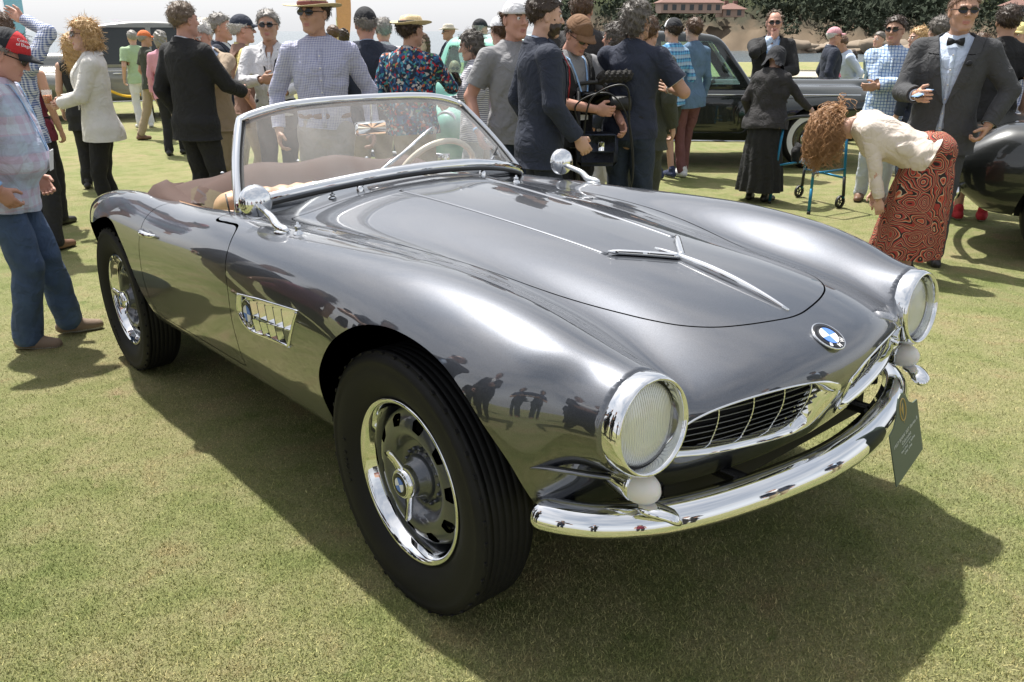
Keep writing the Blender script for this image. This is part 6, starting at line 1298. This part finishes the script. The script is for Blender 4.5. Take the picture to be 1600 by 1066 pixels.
sg, S, E, Wp, hd = A[0]; u = (E-S)/np.linalg.norm(E-S); fr_ = frame(S+(E-S)*.695, z=u); k = np.arange(24)*2*np.pi/24; rv, rf_ = tube(np.stack([np.cos(k)*.066, np.sin(k)*.066, k*0], 1), .0045, 6, closed=True); part('sleeve_trim', U(xf(rv, fr_)), rf_, WHITEC, t)
u = (Wp-E)/np.linalg.norm(Wp-E); fr_ = frame(Wp-u*.02, z=u); part('wristband', U(xf(tv, fr_)), tf, WHITEC, t)
person('person in olive waxed jacket hidden behind the navy polo man', 1012, 6.9, 1.72, -20, skin='fair', jacket=dict(mat=OLIVE, hem=.72), bottom=dict(mat=OLIVE), shoes=M_SHOEB, hair=('short', HBR))
person('man in black and white cap, bright blue plaid shirt and dark shorts', 1052, 9.7, 1.755, 40, skin='fair', top=dict(mat=PLAIDB, sleeve='long', inf=.02), bottom=dict(mat=OLIVE, kind='shorts'), shoes=(C('navy_trainer', (.03, .04, .09)), M_SOLE), hair=('short', HB), hat=dict(kind='cap', mat=BLKC, front=WHITEC), glasses=True)
person('young woman with cropped hair in denim shirt, burgundy trousers and white shoes', 1084, 9.85, 1.76, 35, fem=True, skin='pale', top=dict(mat=DENIMS, inf=.022, hem=.80, collar=DENIMS), bottom=dict(mat=BURG, loose=.004), shoes=(M_SHOEW, M_SHOEW), hair=('short', HBR), glasses=True, feet=((.07, .12), (-.07, -.05)))
t, U, Hh, A, s = person('balding man in dark suit and sunglasses stroking his chin behind the hooded woman', 1208, 10.0, 1.84, 184, skin='ruddy', top=dict(mat=LBLUE, collar=LBLUE), jacket=dict(mat=BLK), bottom=dict(mat=DBLK), shoes=M_SHOEB, hair=('receding', HGB), glasses=True, armR=arm(.02, .14, 1.48, (.8, .2, -.6), (0, .2, 1)), armL=arm(-.05, .26, 1.12, (-.8, -.2, -.5), (0, .2, 1)), lanyard=LBLANY)
person('man in pink cap and navy blazer looking away by the cove', 1304, 12.5, 1.68, -75, skin='ruddy', top=dict(mat=WHITEC, collar=WHITEC), jacket=dict(mat=NAVY), bottom=dict(mat=KHAKI), hat=dict(kind='cap', mat=PINKC), hair=('short', HW), glasses=True, group=BK)
person('person in pale blue shirt bending beside the cream convertible', 1345, 13.0, 1.62, 110, skin='tan', top=dict(mat=PBLUE, inf=.02), bottom=dict(mat=PALEJ), hair=('short', HBR), lean=24, group=BK)
person('person with dark hair sitting low by the cream convertible', 1336, 13.5, 1.6, 150, fem=True, top=dict(mat=MAROON), bottom=dict(mat=DBLK), hair=('mop', HB), sit=.25, group=BK)
t, U, Hh, A, s = person('man in sunglasses and blue windowpane shirt with folded arms', 1400, 8.3, 1.75, 184, skin='tan', top=dict(mat=WINDOW, collar=WINDOW, inf=.016, hem=.80, placket=True), bottom=dict(mat=PALEJ), shoes=M_SHOEBR, hair=('short', HB), glasses=True, armR=arm(-.12, .22, 1.17, (.9, .0, -.5), (0, .2, 1)), armL=arm(.10, .20, 1.13, (-.9, 0, -.5), (0, .2, 1)), hyaw=-20)
person('person with short blonde hair behind the folded arms man', 1437, 9.8, 1.66, 120, fem=True, top=dict(mat=LBLUE), bottom=dict(mat=PALEJ), hair=('mop', HBL), group=BK)
person('grey haired man mostly hidden behind the bow tie man', 1468, 7.8, 1.74, 30, top=dict(mat=NAVY2), bottom=dict(mat=DJEAN), hair=('short', HS), group=BK)
person('person in light teal jacket left of the folded arms man', 1376, 13.5, 1.62, 140, top=dict(mat=C('teal_grey_jacket', (.10, .17, .20))), bottom=dict(mat=DBLK), hair=('short', HS), group=BK)
# -- right foreground
t, U, Hh, A, s = person('bearded man in charcoal suit and black bow tie holding a phone, at the right', 1497, 5.9, 1.86, 178, skin='tan', top=dict(mat=PBLUE, collar=WHITEC, placket=True), jacket=dict(mat=CHAR, hem=.76, button=1.08, vw=.088, fold=.004), bottom=dict(mat=CHAR), shoes=M_SHOEB, hair=('buzz', HSTUB), glasses=True, hyaw=18, wide=1.04, armR=arm(.16, .32, 1.14, (.5, -.5, -.7), (0, .2, 1)), armL=arm(-.27, .10, .95, (-1, -.5, .0)), curlR=.35, curlL=1.1)
bt = MB()
for sx in (-1, 1): bt.add(*prism([(0, -.006), (sx*.022, -.020), (sx*.048, -.026), (sx*.052, 0), (sx*.048, .026), (sx*.022, .020), (0, .006)], -.008, .008))
bt.add(*box((0, 0, 0), (.008, .011, .010), bev=.003)); part('bow_tie', U(np.concatenate(bt.V)+[0, .090, 1.455]), bt.F, BLKC, t)
part('lapel_flower', U(el_ := lathe([(.0005, .012), (.012, .010), (.018, .004), (.016, 0)], 12)[0]+[-.10, .150, 1.33]), lathe([(0, 0), (1, 0), (1, 1), (1, 2)], 12)[1], BLKC, t)
ph = thing('phone', 'phone in the raised hand of the bow tie man', 'phone', loc=world_pt(t, U([.12, .41, 1.155])[0])); part('phone_shell', *box((0, 0, 0), (.070, .036, .005), bev=.004), M_BLACKE, ph); part('phone_screen', *box((0, 0, .0055), (.064, .032, .0006)), LBLANY, ph); ph.rotation_euler = (0, -.35, .3)
person('man in dark polo at the right edge seen from behind', 1572, 7.4, 1.82, 10, skin='tan', top=dict(mat=BLK, sleeve='short', collar=BLK), bottom=dict(mat=GRSHORT, kind='shorts'), shoes=(C('red_trainer', (.45, .03, .04)), M_SOLE), hair=('short', HB), glasses=True)
person('person in purple top and white shorts between the bow tie man and the dark polo', 1534, 7.9, 1.60, 20, skin='tan', top=dict(mat=PURPLE, sleeve='short'), bottom=dict(mat=WHITEC, kind='shorts'), shoes=(C('red_trainer', (.45, .03, .04)), M_SOLE), hair=('short', HBR))
person('person in grey shorts and checked shirt far behind at the right edge', 1592, 9.0, 1.70, 160, skin='fair', top=dict(mat=GING), bottom=dict(mat=KHAKI, kind='shorts'), shoes=(M_SHOEW, M_SHOEW), hair=('short', HBL), hat=dict(kind='cap', mat=YELL), group=BK)

# -- hooded woman with walking frame
SK1 = [(.12, .27, .25, .0), (.35, .245, .225, 0), (.6, .215, .195, -.005), (.8, .19, .165, -.01), (.95, .172, .135, -.01), (1.05, .155, .125, 0)]
t, U, Hh, A, s = person('old woman in dark speckled hooded top and long black skirt seen from behind', 1212, 8.3, 1.50, -22, fem=True, skin='fair', top=dict(mat=TERRY, inf=.034, hem=.84, fold=.007), bottom=dict(kind='skirt', mat=BLK, sec=SK1, pleats=13, amp=.016), shoes=M_SHOEB, hair=('hood', BLKC), wide=1.25, lean=6, hpitch=15, armR=arm(.36, .34, 1.10, (.5, -.6, -.7), (0, .3, 1)), armL=arm(-.26, .12, .98))
M_ALU = mat('teal_blue_aluminium', (.015, .16, .28), .3, metal=.5)
wf = thing('walking_frame', 'blue metal walking frame with front wheels beside the old woman', 'walker', loc=(0, 0, 0))
def gp(px, py):
    d = pix_ray(px, py); tt = 1.63/-d[2]
    for _ in range(20): q = CAM+d*tt; tt += (float(gz(q[0], q[1]))-q[2])/d[2]
    return CAM+d*tt
r0, r1, f0, f1 = gp(1263, 335), gp(1202, 318), gp(1315, 326), gp(1251, 309)
Hh_ = .80
for nm, b, isw in (('leg', r0, 0), ('leg', r1, 0), ('leg', f0, 1), ('leg', f1, 1)):
    c = (r0+r1+f0+f1)/4; tp = b+(c-b)*.16+np.array([0, 0, Hh_]); tp[2] = c[2]+Hh_; z0 = .10 if isw else 0; bb = b+np.array([0, 0, z0])
    o = part(nm, *tube(np.array([bb, bb*.5+tp*.5, tp]), .0135, 10), M_ALU, wf); part('leg_extension', *tube(np.array([bb+[0, 0, .02], bb*.7+tp*.3]), .0155, 10), M_TRIM if isw else M_ALU, o)
    if isw:
        dirv = (f0-r0)/np.linalg.norm(f0-r0); ax = np.cross(dirv, [0, 0, 1]); M = frame(b+np.array([0, 0, .062])-ax*.03, y=ax, z=(0, 0, 1)); w_ = ob('wheel', None, wf, mat4=Matrix(M)); V, F = lathe([(.045, -.012), (.060, -.014), (.064, -.008), (.064, .008), (.060, .014), (.045, .012)], 28); part('wheel_tyre', V, F, M_TRIM, w_)
        for k in range(5): a = k*1.2566; part('wheel_spoke', *tube(np.array([(0, 0, 0), (math.cos(a)*.05, 0, math.sin(a)*.05)]), .006, 6), M_TRIM, w_)
    else: part('rubber_foot', *tube(np.array([b+[0, 0, .001], b+[0, 0, .03]]), .018, 10), M_TRIM, o)
def lerp(a, b, z): c = (r0+r1+f0+f1)/4; k = z/Hh_; A_ = a+(c-a)*.16*k; B_ = b+(c-b)*.16*k; A_ = A_.copy(); B_ = B_.copy(); A_[2] = c[2]+z; B_[2] = c[2]+z; return A_, B_
for a, b, z, rr in ((r0, f0, .38, .011), (r1, f1, .38, .011), (f0, f1, .55, .011), (f0, f1, .30, .011)): part('cross_bar', *tube(np.array(lerp(a, b, z)), rr, 8), M_ALU, wf)
for a, b in ((r0, f0), (r1, f1)): p_, q_ = lerp(a, b, Hh_); part('handle_rail', *tube(smoothpoly([p_-[0, 0, .02], p_*.9+q_*.1+[0, 0, .03], q_*.9+p_*.1+[0, 0, .03], q_-[0, 0, .02]], 12, False), .016, 10), M_TRIM, wf)
c = (f1*.7+r1*.3)+np.array([0, 0, .47]); part('hanging_bag', *implicit(lambda x, y, z: el(x, y, z, c, (.06, .06, .11))+folds(x, y, z, 1, .01), c-.16, c+.16, .014, proj=1)[:2], BLK, wf)
# -- woman bending down
SK2 = [(.20, .30, .26, .02), (.45, .275, .235, .0), (.65, .25, .215, -.015), (.80, .225, .195, -.03), (.92, .195, .165, -.035), (1.02, .16, .13, -.02), (1.07, .14, .11, 0)]
t, U, Hh, A, s = person('woman with long curly auburn hair in cream jacket and red paisley skirt bending down', 1478, 5.25, 1.50, 96, fem=True, skin='fair', top=dict(mat=CREAMJ, inf=.036, hem=.93, tuck=True, fold=.010, collar=CREAMJ), bottom=dict(kind='skirt', mat=PAISLEY, sec=SK2, pleats=9, amp=.014, bum=1), shoes=M_SHOEB, wide=1.22, lean=68, hpitch=30, armR=arm(.20, .40, 1.10, (.6, -.3, -.6)), armL=arm(-.20, .40, 1.08, (-.6, -.3, -.6)))
r = np.random.default_rng(5); Vs, Fs, n0 = [], [], 0
for k in range(2300):
    th = r.uniform(0, 2*np.pi); ph_ = math.acos(r.uniform(-.55, 1)); dv = np.array([math.sin(ph_)*math.cos(th), math.sin(ph_)*math.sin(th), math.cos(ph_)])
    if dv[1] > .55 and dv[2] < .35: continue
    p0 = Hh([dv*np.array([.078, .098, .092])+[0, -.014, .034]])[0]; q0 = Hh([dv*np.array([.13, .15, .14])+[0, -.014, .034]])[0]; out_ = (q0-p0)/np.linalg.norm(q0-p0)
    cl_ = r.uniform(.096, .135); ln = r.uniform(.10, .27); m_ = 14; P = []; p = p0.copy(); v = out_*.9+np.array([0, .25, .1]); fq = r.uniform(55, 105); am = r.uniform(.006, .020); f0_ = r.uniform(0, 6.28); e1 = np.cross(v, [0, 0, 1.]); e1 /= np.linalg.norm(e1)+1e-9
    for i in range(m_):
        P.append(p+am*(math.cos(fq*i*ln/m_+f0_)*e1+math.sin(fq*i*ln/m_+f0_)*np.array([0, 1, 0]))*min(1, i/3)); v = v*.70+np.array([0, .03, -1.])*.30; v /= np.linalg.norm(v); p = p+v*ln/m_
        c_ = Hh([[0, -.005, .015]])[0]; dd = p-c_; L_ = np.linalg.norm(dd)
        if L_ < cl_: p = c_+dd/L_*cl_
    vv, ff = tube(np.array(P), np.linspace(.0026, .0012, m_)*r.uniform(.7, 1.4), 3); Vs.append(vv); Fs += [[a+n0 for a in f] for f in ff]; n0 += len(vv)
part('curly_hair', np.concatenate(Vs), Fs, hairmat('hair_copper', (.42, .23, .11)), t)
# -- film camera on its support
rig = thing('film_camera', 'black film camera with furry microphone on a support held by the cameraman', 'camera', loc=(0, 0, 0)); CAMB = CAMB+[-.24, .05, -.16]; CAMBAG = CAMBAG+[-.12, -.05, 0]; c = CAMB
part('camera_body', *box(c+[.10, .06, .17], (.13, .06, .075), bev=.02), M_BLACKE, rig); part('camera_lens', *lathe([(.0005, .13), (.045, .13), (.05, .10), (.045, 0), (.04, -.05)], 24), M_TRIM, rig, mat4=Matrix(frame(c+[.24, .05, .17], y=(1, -.2, 0), z=(0, 0, 1))))
part('top_handle', *tube(smoothpoly([c+[-.02, .06, .22], c+[0, .06, .29], c+[.16, .06, .30], c+[.20, .06, .24]], 14, False), .013, 8), M_TRIM, rig)
mc = c+np.array([.24, .02, .34]); Vm, Tm, Nm = implicit(lambda x, y, z: rc(x, y, z, mc-[.08, 0, 0], mc+[.09, 0, .01], .036, .036)+.010*np.sin(x*170+y*120)*np.sin(z*160+y*90), mc-.22, mc+.22, .009, proj=1); part('furry_microphone', Vm, Tm, mat('dark_fur', (.03, .028, .026), .95, bump=.8, bscale=300), rig, N=Nm)
gx = float(gz(c[0], c[1])); part('support_pole', *tube(np.array([c+[0, 0, .25], [c[0]+.02, c[1], gx+.25]]), .016, 10), M_TRIM, rig)
for a in (0, 2.1, 4.2): part('support_leg', *tube(np.array([[c[0]+.02, c[1], gx+.5], [c[0]+.02+.28*math.cos(a), c[1]+.28*math.sin(a), gx]]), .012, 8), M_TRIM, rig)
part('mixer_bag', *box(CAMBAG, (.14, .10, .11), bev=.03), C('navy_bag_cloth', (.015, .02, .04)), rig); part('bag_flap', *box(CAMBAG+[0, -.105, .05], (.12, .008, .06), bev=.006), C('navy_bag_flap', (.03, .04, .07)), rig); part('bag_buckle', *box(CAMBAG+[.02, -.117, .03], (.02, .004, .03), bev=.002), M_CHROME, rig)
for o_ in ((.0, .0, 0), (.10, -.05, .05)): part('cable', *tube(smoothpoly([CAMBAG+[-.10, -.1, .1], CAMBAG+[-.16, -.12, .3]+np.array(o_), CAMBAG+[.05, -.18, .38]+np.array(o_), CAMBAG+[.20, -.14, .18], CAMBAG+[.24, -.12, -.22], CAMBAG+[.10, -.10, -.34]], 40, False), .006, 6), M_TRIM, rig)

# -- onlookers beyond the left and near edges of the photograph; they show as dark shapes mirrored in the car's side
src = [o for o in bpy.data.objects if o.get('label', '').startswith(('man in black suit seen', 'bald man in black cap', 'man in navy polo', 'balding man in dark suit', 'bearded man in navy suit', 'grey haired man in navy jacket', 'tall man in dark jacket', 'woman in maroon'))]
for k, (x, y) in enumerate([(-3.7, 2.5), (-4.4, 1.7), (-3.3, 1.3), (-4.9, 3.1), (-2.7, .1), (-3.9, .3), (-1.7, -1.0), (-.5, -1.7), (1.2, -1.6), (2.7, -.9), (3.6, .4), (4.4, 1.5), (-5.4, 2.2), (-5.0, .9), (-2.25, 2.2), (-1.95, 1.45), (-2.75, 2.95), (-1.55, .8), (-3.15, 3.55)]):
    o = join_copy(src[k % len(src)]); o.location = (x, y, float(gz(x, y))); o.rotation_euler = (0, 0, math.atan2(-(-.2-x), 2.6-y)+.3*math.sin(k*2.1))
    tag(o, 'onlooker outside the picture, seen only as a dark shape mirrored in the car', 'person', 'onlookers mirrored in the car')
# ------------------------------------------------------------------ other cars on the lawn
M_CARGLASS = glass_mat('green_tint_car_glass', (.62, .80, .74), haze=.06)
def rbox(x, y, z, c, h, r):
    q = [np.abs(a-b)-d+r for a, b, d in zip((x, y, z), c, h)]
    return np.sqrt(sum(np.maximum(a, 0)**2 for a in q))+np.minimum(np.maximum(np.maximum(q[0], q[1]), q[2]), 0)-r
def wheel_simple(parent, x, y, r, s, disc, cap=M_CHROME, white=False):
    w = ob('wheel', None, parent, mat4=Matrix.Translation((x, y, r)) @ (Matrix.Rotation(math.pi, 4, 'Z') if s < 0 else Matrix.Identity(4)))
    part('tyre', *lathe([(r*.6, -.17), (r*.85, -.19), (r*.97, -.17), (r, -.14), (r, -.05), (r*.97, -.02), (r*.86, 0), (r*.66, -.01)], 48), M_RUBBER, w)
    if white: part('white_wall', *lathe([(r*.84, .002), (r*.76, .003), (r*.66, -.006)], 48), M_WHITE, w)
    part('wheel_disc', *lathe([(r*.67, -.02), (r*.62, -.005), (r*.55, -.03), (r*.35, -.03)], 40), disc, w); part('hub_cap', *lathe([(r*.40, -.03), (r*.38, -.005), (r*.22, .015), (.0005, .02)], 32), cap, w)
def classic(name, lb, pos, head, pm, L=5.2, Wd=1.86, zh=1.62, cabin=(-1.75, .55, -1.35, .05), hood_top=1.06, open_=False, wb=3.1, r=.37, grille='none', zb=.30, white=False, top2=None, hoodw=.46, dz=0., glass=None):
    """saloon or tourer with separate wings; local x forward, origin on the ground between the axles"""
    t = thing(name, lb, 'car', loc=(pos[0], pos[1], float(gz(*pos))+dz), rotz=head); hl = L/2; hw = Wd/2
    def body(x, y, z):
        y = np.abs(y); d = rbox(x, y, z, (-.05, 0, .66), (hl-.22, hw-.10, .34), .24)
        d = smin(d, rbox(x, y, z, (hl*.52, 0, hood_top-.28), (hl*.46, hoodw-.10*np.clip((x-hl*.2)/hl, 0, 1), .28), .16), .08)
        d = smin(d, rc(x, y, z, (wb/2-.75, hw-.17, .66), (hl-.30, hw-.20, .76), .20, .17), .10); d = smin(d, el(x, y, z, (-wb/2-.05, hw-.20, .66), (.85, .21, .34)), .12)
        d = smin(d, el(x, y, z, (-hl+.75, 0, .72), (.80, hw-.18, .32)), .15)
        return smax(d, zb-z, .05)
    V, T, N = implicit(body, (-hl-.1, -hw-.1, .15), (hl+.1, hw+.1, 1.25), .028, proj=2)
    def arch(P): return np.maximum(np.minimum(np.hypot(P[:, 0]-wb/2, P[:, 2]-r)-r*1.14, np.hypot(P[:, 0]+wb/2, P[:, 2]-r)-r*1.14), .5-np.abs(P[:, 1]))
    V, T, N = clip(V, T, N, arch(V))
    x0, x1, x2, x3 = cabin
    if open_: cp = smoothpoly([(x1-.05, 0), (x1-.1, hw-.30), (x0+.25, hw-.28), (x0, .3), (x0-.05, 0), (x0, -.3), (x0+.25, -hw+.28), (x1-.1, -hw+.30)], 80); V, T, N = clip(V, T, N, np.maximum(polysd(V[:, :2], cp), .6-V[:, 2]))
    V, T, N, m_ = flange(V, T, N, .05); part('body', V, T, [pm, M_DARK], t, N=N, mi=m_)
    part('underbody', *box((0, 0, .48), (hl-.5, hw-.32, .16)), M_DARK, t, smooth=False)
    if not open_:
        zs_ = .92
        def cab(x, y, z):
            k = np.clip((z-zs_)/(zh-zs_), 0, 1.2); xa = x0+(x2-x0)*k**1.2; xb = x1+(x3-x1)*k; w_ = hw-.19-.10*k
            return smax(smax(smax(xa-x, x-xb, .22), np.abs(y)-w_, .14), smax(z-zh+.10*((x-(x2+x3)/2)/1.)**2, zs_-z, .05), .16)
        V, T, N = implicit(cab, (x0-.1, -hw, .85), (x1+.1, hw, zh+.05), .026, proj=2)
        def win(P):
            k = np.clip((P[:, 2]-zs_)/(zh-zs_), 0, 1); zi = np.minimum(P[:, 2]-(zs_+.10), zh-.12-P[:, 2]); xa = x0+(x2-x0)*k; xb = x1+(x3-x1)*k; mid = (xa+xb)/2-.02
            s1 = np.minimum(zi, np.minimum(P[:, 0]-xa-.30, np.minimum(xb-.16-P[:, 0], np.abs(P[:, 0]-mid)-.045))); s1 = np.where(np.abs(P[:, 1]) > hw*.52, s1, -1)
            s2 = np.minimum(zi-.01, np.minimum(hw-.36-np.abs(P[:, 1]), 1)); s2 = np.where((P[:, 0] > xb-.13) | (P[:, 0] < xa+.16), s2, -1); return np.maximum(s1, s2)
        g = clip(V, T, N, win(V)+.01); V2, T2, N2 = clip(V, T, N, -win(V)); V2, T2, N2, m_ = flange(V2, T2, N2, .03); co = part('cabin', V2, T2, [top2 or pm, M_CHROME], t, N=N2, mi=m_)
        part('window_glass', g[0]-g[2]*.012, g[1], glass or M_CARGLASS, co)
        part('seat_row', *box((-.3, 0, .95), (.15, .6, .2), bev=.06), M_TAN, t)
    else:
        ws_ = part('windscreen_glass', [(x1, -.55, .96), (x1, .55, .96), (x1-.16, .50, 1.30), (x1-.16, -.50, 1.30)], [[0, 1, 2, 3]], M_GLASS, t); part('windscreen_frame', *tube(np.array([(x1, -.56, .95), (x1-.16, -.51, 1.31), (x1-.16, .51, 1.31), (x1, .56, .95)]), .014, 8), M_CHROME, t)
        for s in (-1, 1): part('seat', *box((x0+.45, s*.30, .86), (.12, .25, .22), bev=.06), M_TAN, t)
        part('cabin_tub', *box(((x0+x1)/2, 0, .55), ((x1-x0)/2, hw-.3, .03)), M_CARPET, t)
    for s in (-1, 1):
        h = ob('headlight', None, t, mat4=Matrix(frame((hl-.22, s*(hw-.20), .80), y=(1, 0, 0), z=(0, 0, 1)))); part('lamp_ring', *lathe([(.12, -.10), (.125, 0), (.118, .02), (.10, .015)], 32), M_CHROME, h); part('lamp_lens', *lathe([(.103, .008), (.08, .025), (.04, .035), (.0005, .038)], 32), M_LAMP, h)
        part('door_handle', *tube(np.array([(-.05, s*(hw-.07), .86), (-.20, s*(hw-.06), .86)]), .012, 8), M_CHROME, t); part('sill_trim', *tube(np.array([(wb/2-.5, s*(hw-.09), .345), (-wb/2+.5, s*(hw-.09), .345)]), .014, 8), M_CHROME, t)
        for x in (-wb/2, wb/2): wheel_simple(t, x, s*(hw-.13), r, s, pm, white=white)
        xs = np.linspace(-hl*.6, hl*.8, 12); part('waist_trim', *tube(np.stack([xs, s*(hw-.095-.05*np.clip(np.abs(xs)/hl-.5, 0, 1)), xs*0+.905], 1), .007, 6), M_CHROME, t)
    for xx, sx in ((hl-.02, 1), (-hl+.04, -1)):
        yy = np.linspace(-hw+.08, hw-.08, 17); part('bumper', *tube(np.stack([xx+sx*(.08-.16*(yy/hw)**2), yy, yy*0+.50], 1), .05, 10, up=(0, 0, 1), flat=(1, .5)), M_CHROME, t)
    if grille == 'tall':
        gx = hl-.30; gr = ob('grille', None, t)
        yy = np.linspace(-.30, .30, 21)
        for y in yy: z1 = hood_top+.02-.5*y*y; part('grille_bar', *tube(np.array([(gx+.18-.5*y*y, y, .45), (gx+.17-.5*y*y, y, .75), (gx+.05-.5*y*y, y, z1)]), .008, 6), M_CHROME, gr)
        P = np.array([(gx+.17-.5*y*y, y, .44) for y in yy]); Q = np.array([(gx+.06-.5*y*y, y, hood_top+.03-.5*y*y) for y in yy]); part('grille_shell', *tube(np.concatenate([P[:1], Q, P[-1:]]), .026, 8), M_CHROME, gr); part('grille_back', np.concatenate([P-[.03, 0, 0], Q-[.03, 0, .02]]), [[i, i+1, 22+i, 21+i] for i in range(20)], M_DARK, gr)
    return t
P_GREEN = paint('black_green_paint', (.010, .014, .012), rough=.25, metal=.2); P_MINT = paint('mint_green_paint', (.16, .42, .33), rough=.3, metal=.1); P_GREY = paint('warm_grey_paint', (.20, .20, .19), rough=.3, metal=.3); P_CREAM = paint('cream_paint', (.58, .50, .36), rough=.3, metal=.0); P_DGREY = paint('charcoal_green_paint', (.018, .020, .020), rough=.3, metal=.5); P_SILV = paint('silver_grey_paint', (.30, .31, .32), rough=.3, metal=.6)
classic('saloon_car', 'black green old saloon with chrome trim behind the hooded woman', (2.35, 11.3), math.radians(-4), P_GREEN, L=4.95, zh=1.64, wb=2.94, cabin=(-1.75, .78, -1.2, .22), white=True)
classic('roadster_car', 'mint green old car with tall chrome grille behind the windscreen', (-.25, 10.3), math.radians(-118), P_MINT, L=4.8, grille='tall', hood_top=1.16, zh=1.6, cabin=(-1.7, .35, -1.3, -.05), wb=2.9)
classic('saloon_car', 'grey upright vintage saloon far behind the ivory blazer woman', (-8.0, 17.0), math.radians(-155), P_GREY, L=4.9, zh=1.80, hood_top=1.22, cabin=(-1.9, .5, -1.8, .25), wb=3.0, grille='tall', glass=mat('dark_car_glass', (.02, .024, .026), .06))
classic('convertible_car', 'cream open car far behind by the cove', (6.3, 14.2), math.radians(170), P_CREAM, L=4.6, open_=True, wb=2.7, cabin=(-1.4, .2, 0, 0), hood_top=1.0)
# charcoal coupe whose rounded tail shows at the right edge
t = classic('coupe_car', 'dark charcoal old convertible whose tail shows at the right edge', (5.55, 5.75), math.radians(-28), P_DGREY, L=4.4, Wd=1.7, open_=True, wb=2.6, cabin=(-1.05, .6, 0, 0), hood_top=1.0, zb=.34)
part('folded_top', *tube(np.array([(-1.35, y, 1.02) for y in np.linspace(-.62, .62, 13)]), np.r_[.06, np.full(11, .10), .06], 14), C('dark_top_cloth', (.05, .055, .05)), t)
for s in (-1, 1): part('rear_overrider', *tube(np.array([(-2.19, s*.62, .42), (-2.22, s*.62, .50), (-2.19, s*.62, .60)]), [.04, .06, .04], 12), M_CHROME, t)
# feather banners, rope
def banner(lb, px, d, col, h=4.2):
    x = at(px, d); t = thing('feather_banner', lb, 'banner', loc=(x, d, float(gz(x, d)))); part('pole', *tube(np.array([(0, 0, 0), (0, 0, h)]), .02, 8), M_CHROME, t); zz = np.linspace(.9, h, 12); w = .45*np.sin(np.linspace(.4, 2.9, 12)); V = np.concatenate([np.stack([zz*0+.02, zz*0, zz], 1), np.stack([.02+w, .05*np.sin(zz*2), zz], 1)]); part('banner_cloth', V, [[i, i+1, 13+i, 12+i] for i in range(11)], C('banner_'+str(px), col), t)
banner('light blue banner at the top left corner', 14, 20, (.25, .50, .68)); banner('orange banner behind the straw hat man', 527, 26, (.60, .33, .16)); banner('light blue banner behind the bow tie man', 1482, 18, (.10, .42, .60))
rp = thing('rope_barrier', 'yellow rope barrier on short stakes in front of the grey vintage car', 'rope', loc=(0, 0, 0)); pts = []
for k, px in enumerate((110, 170, 235, 300)):
    x = at(px, 16.0, .3); g0 = float(gz(x, 16.0)); part('stake', *tube(np.array([(x, 16, g0), (x, 16, g0+.62)]), .02, 8), M_TRIM, rp); pts.append((x, 16, g0+.58))
pp = []
for a, b in zip(pts[:-1], pts[1:]):
    for k in np.linspace(0, 1, 10): q = np.array(a)*(1-k)+np.array(b)*k; q[2] -= .12*math.sin(math.pi*k); pp.append(q)
part('rope', *tube(np.array(pp), .025, 8), C('yellow_rope', (.70, .42, .03)), rp)
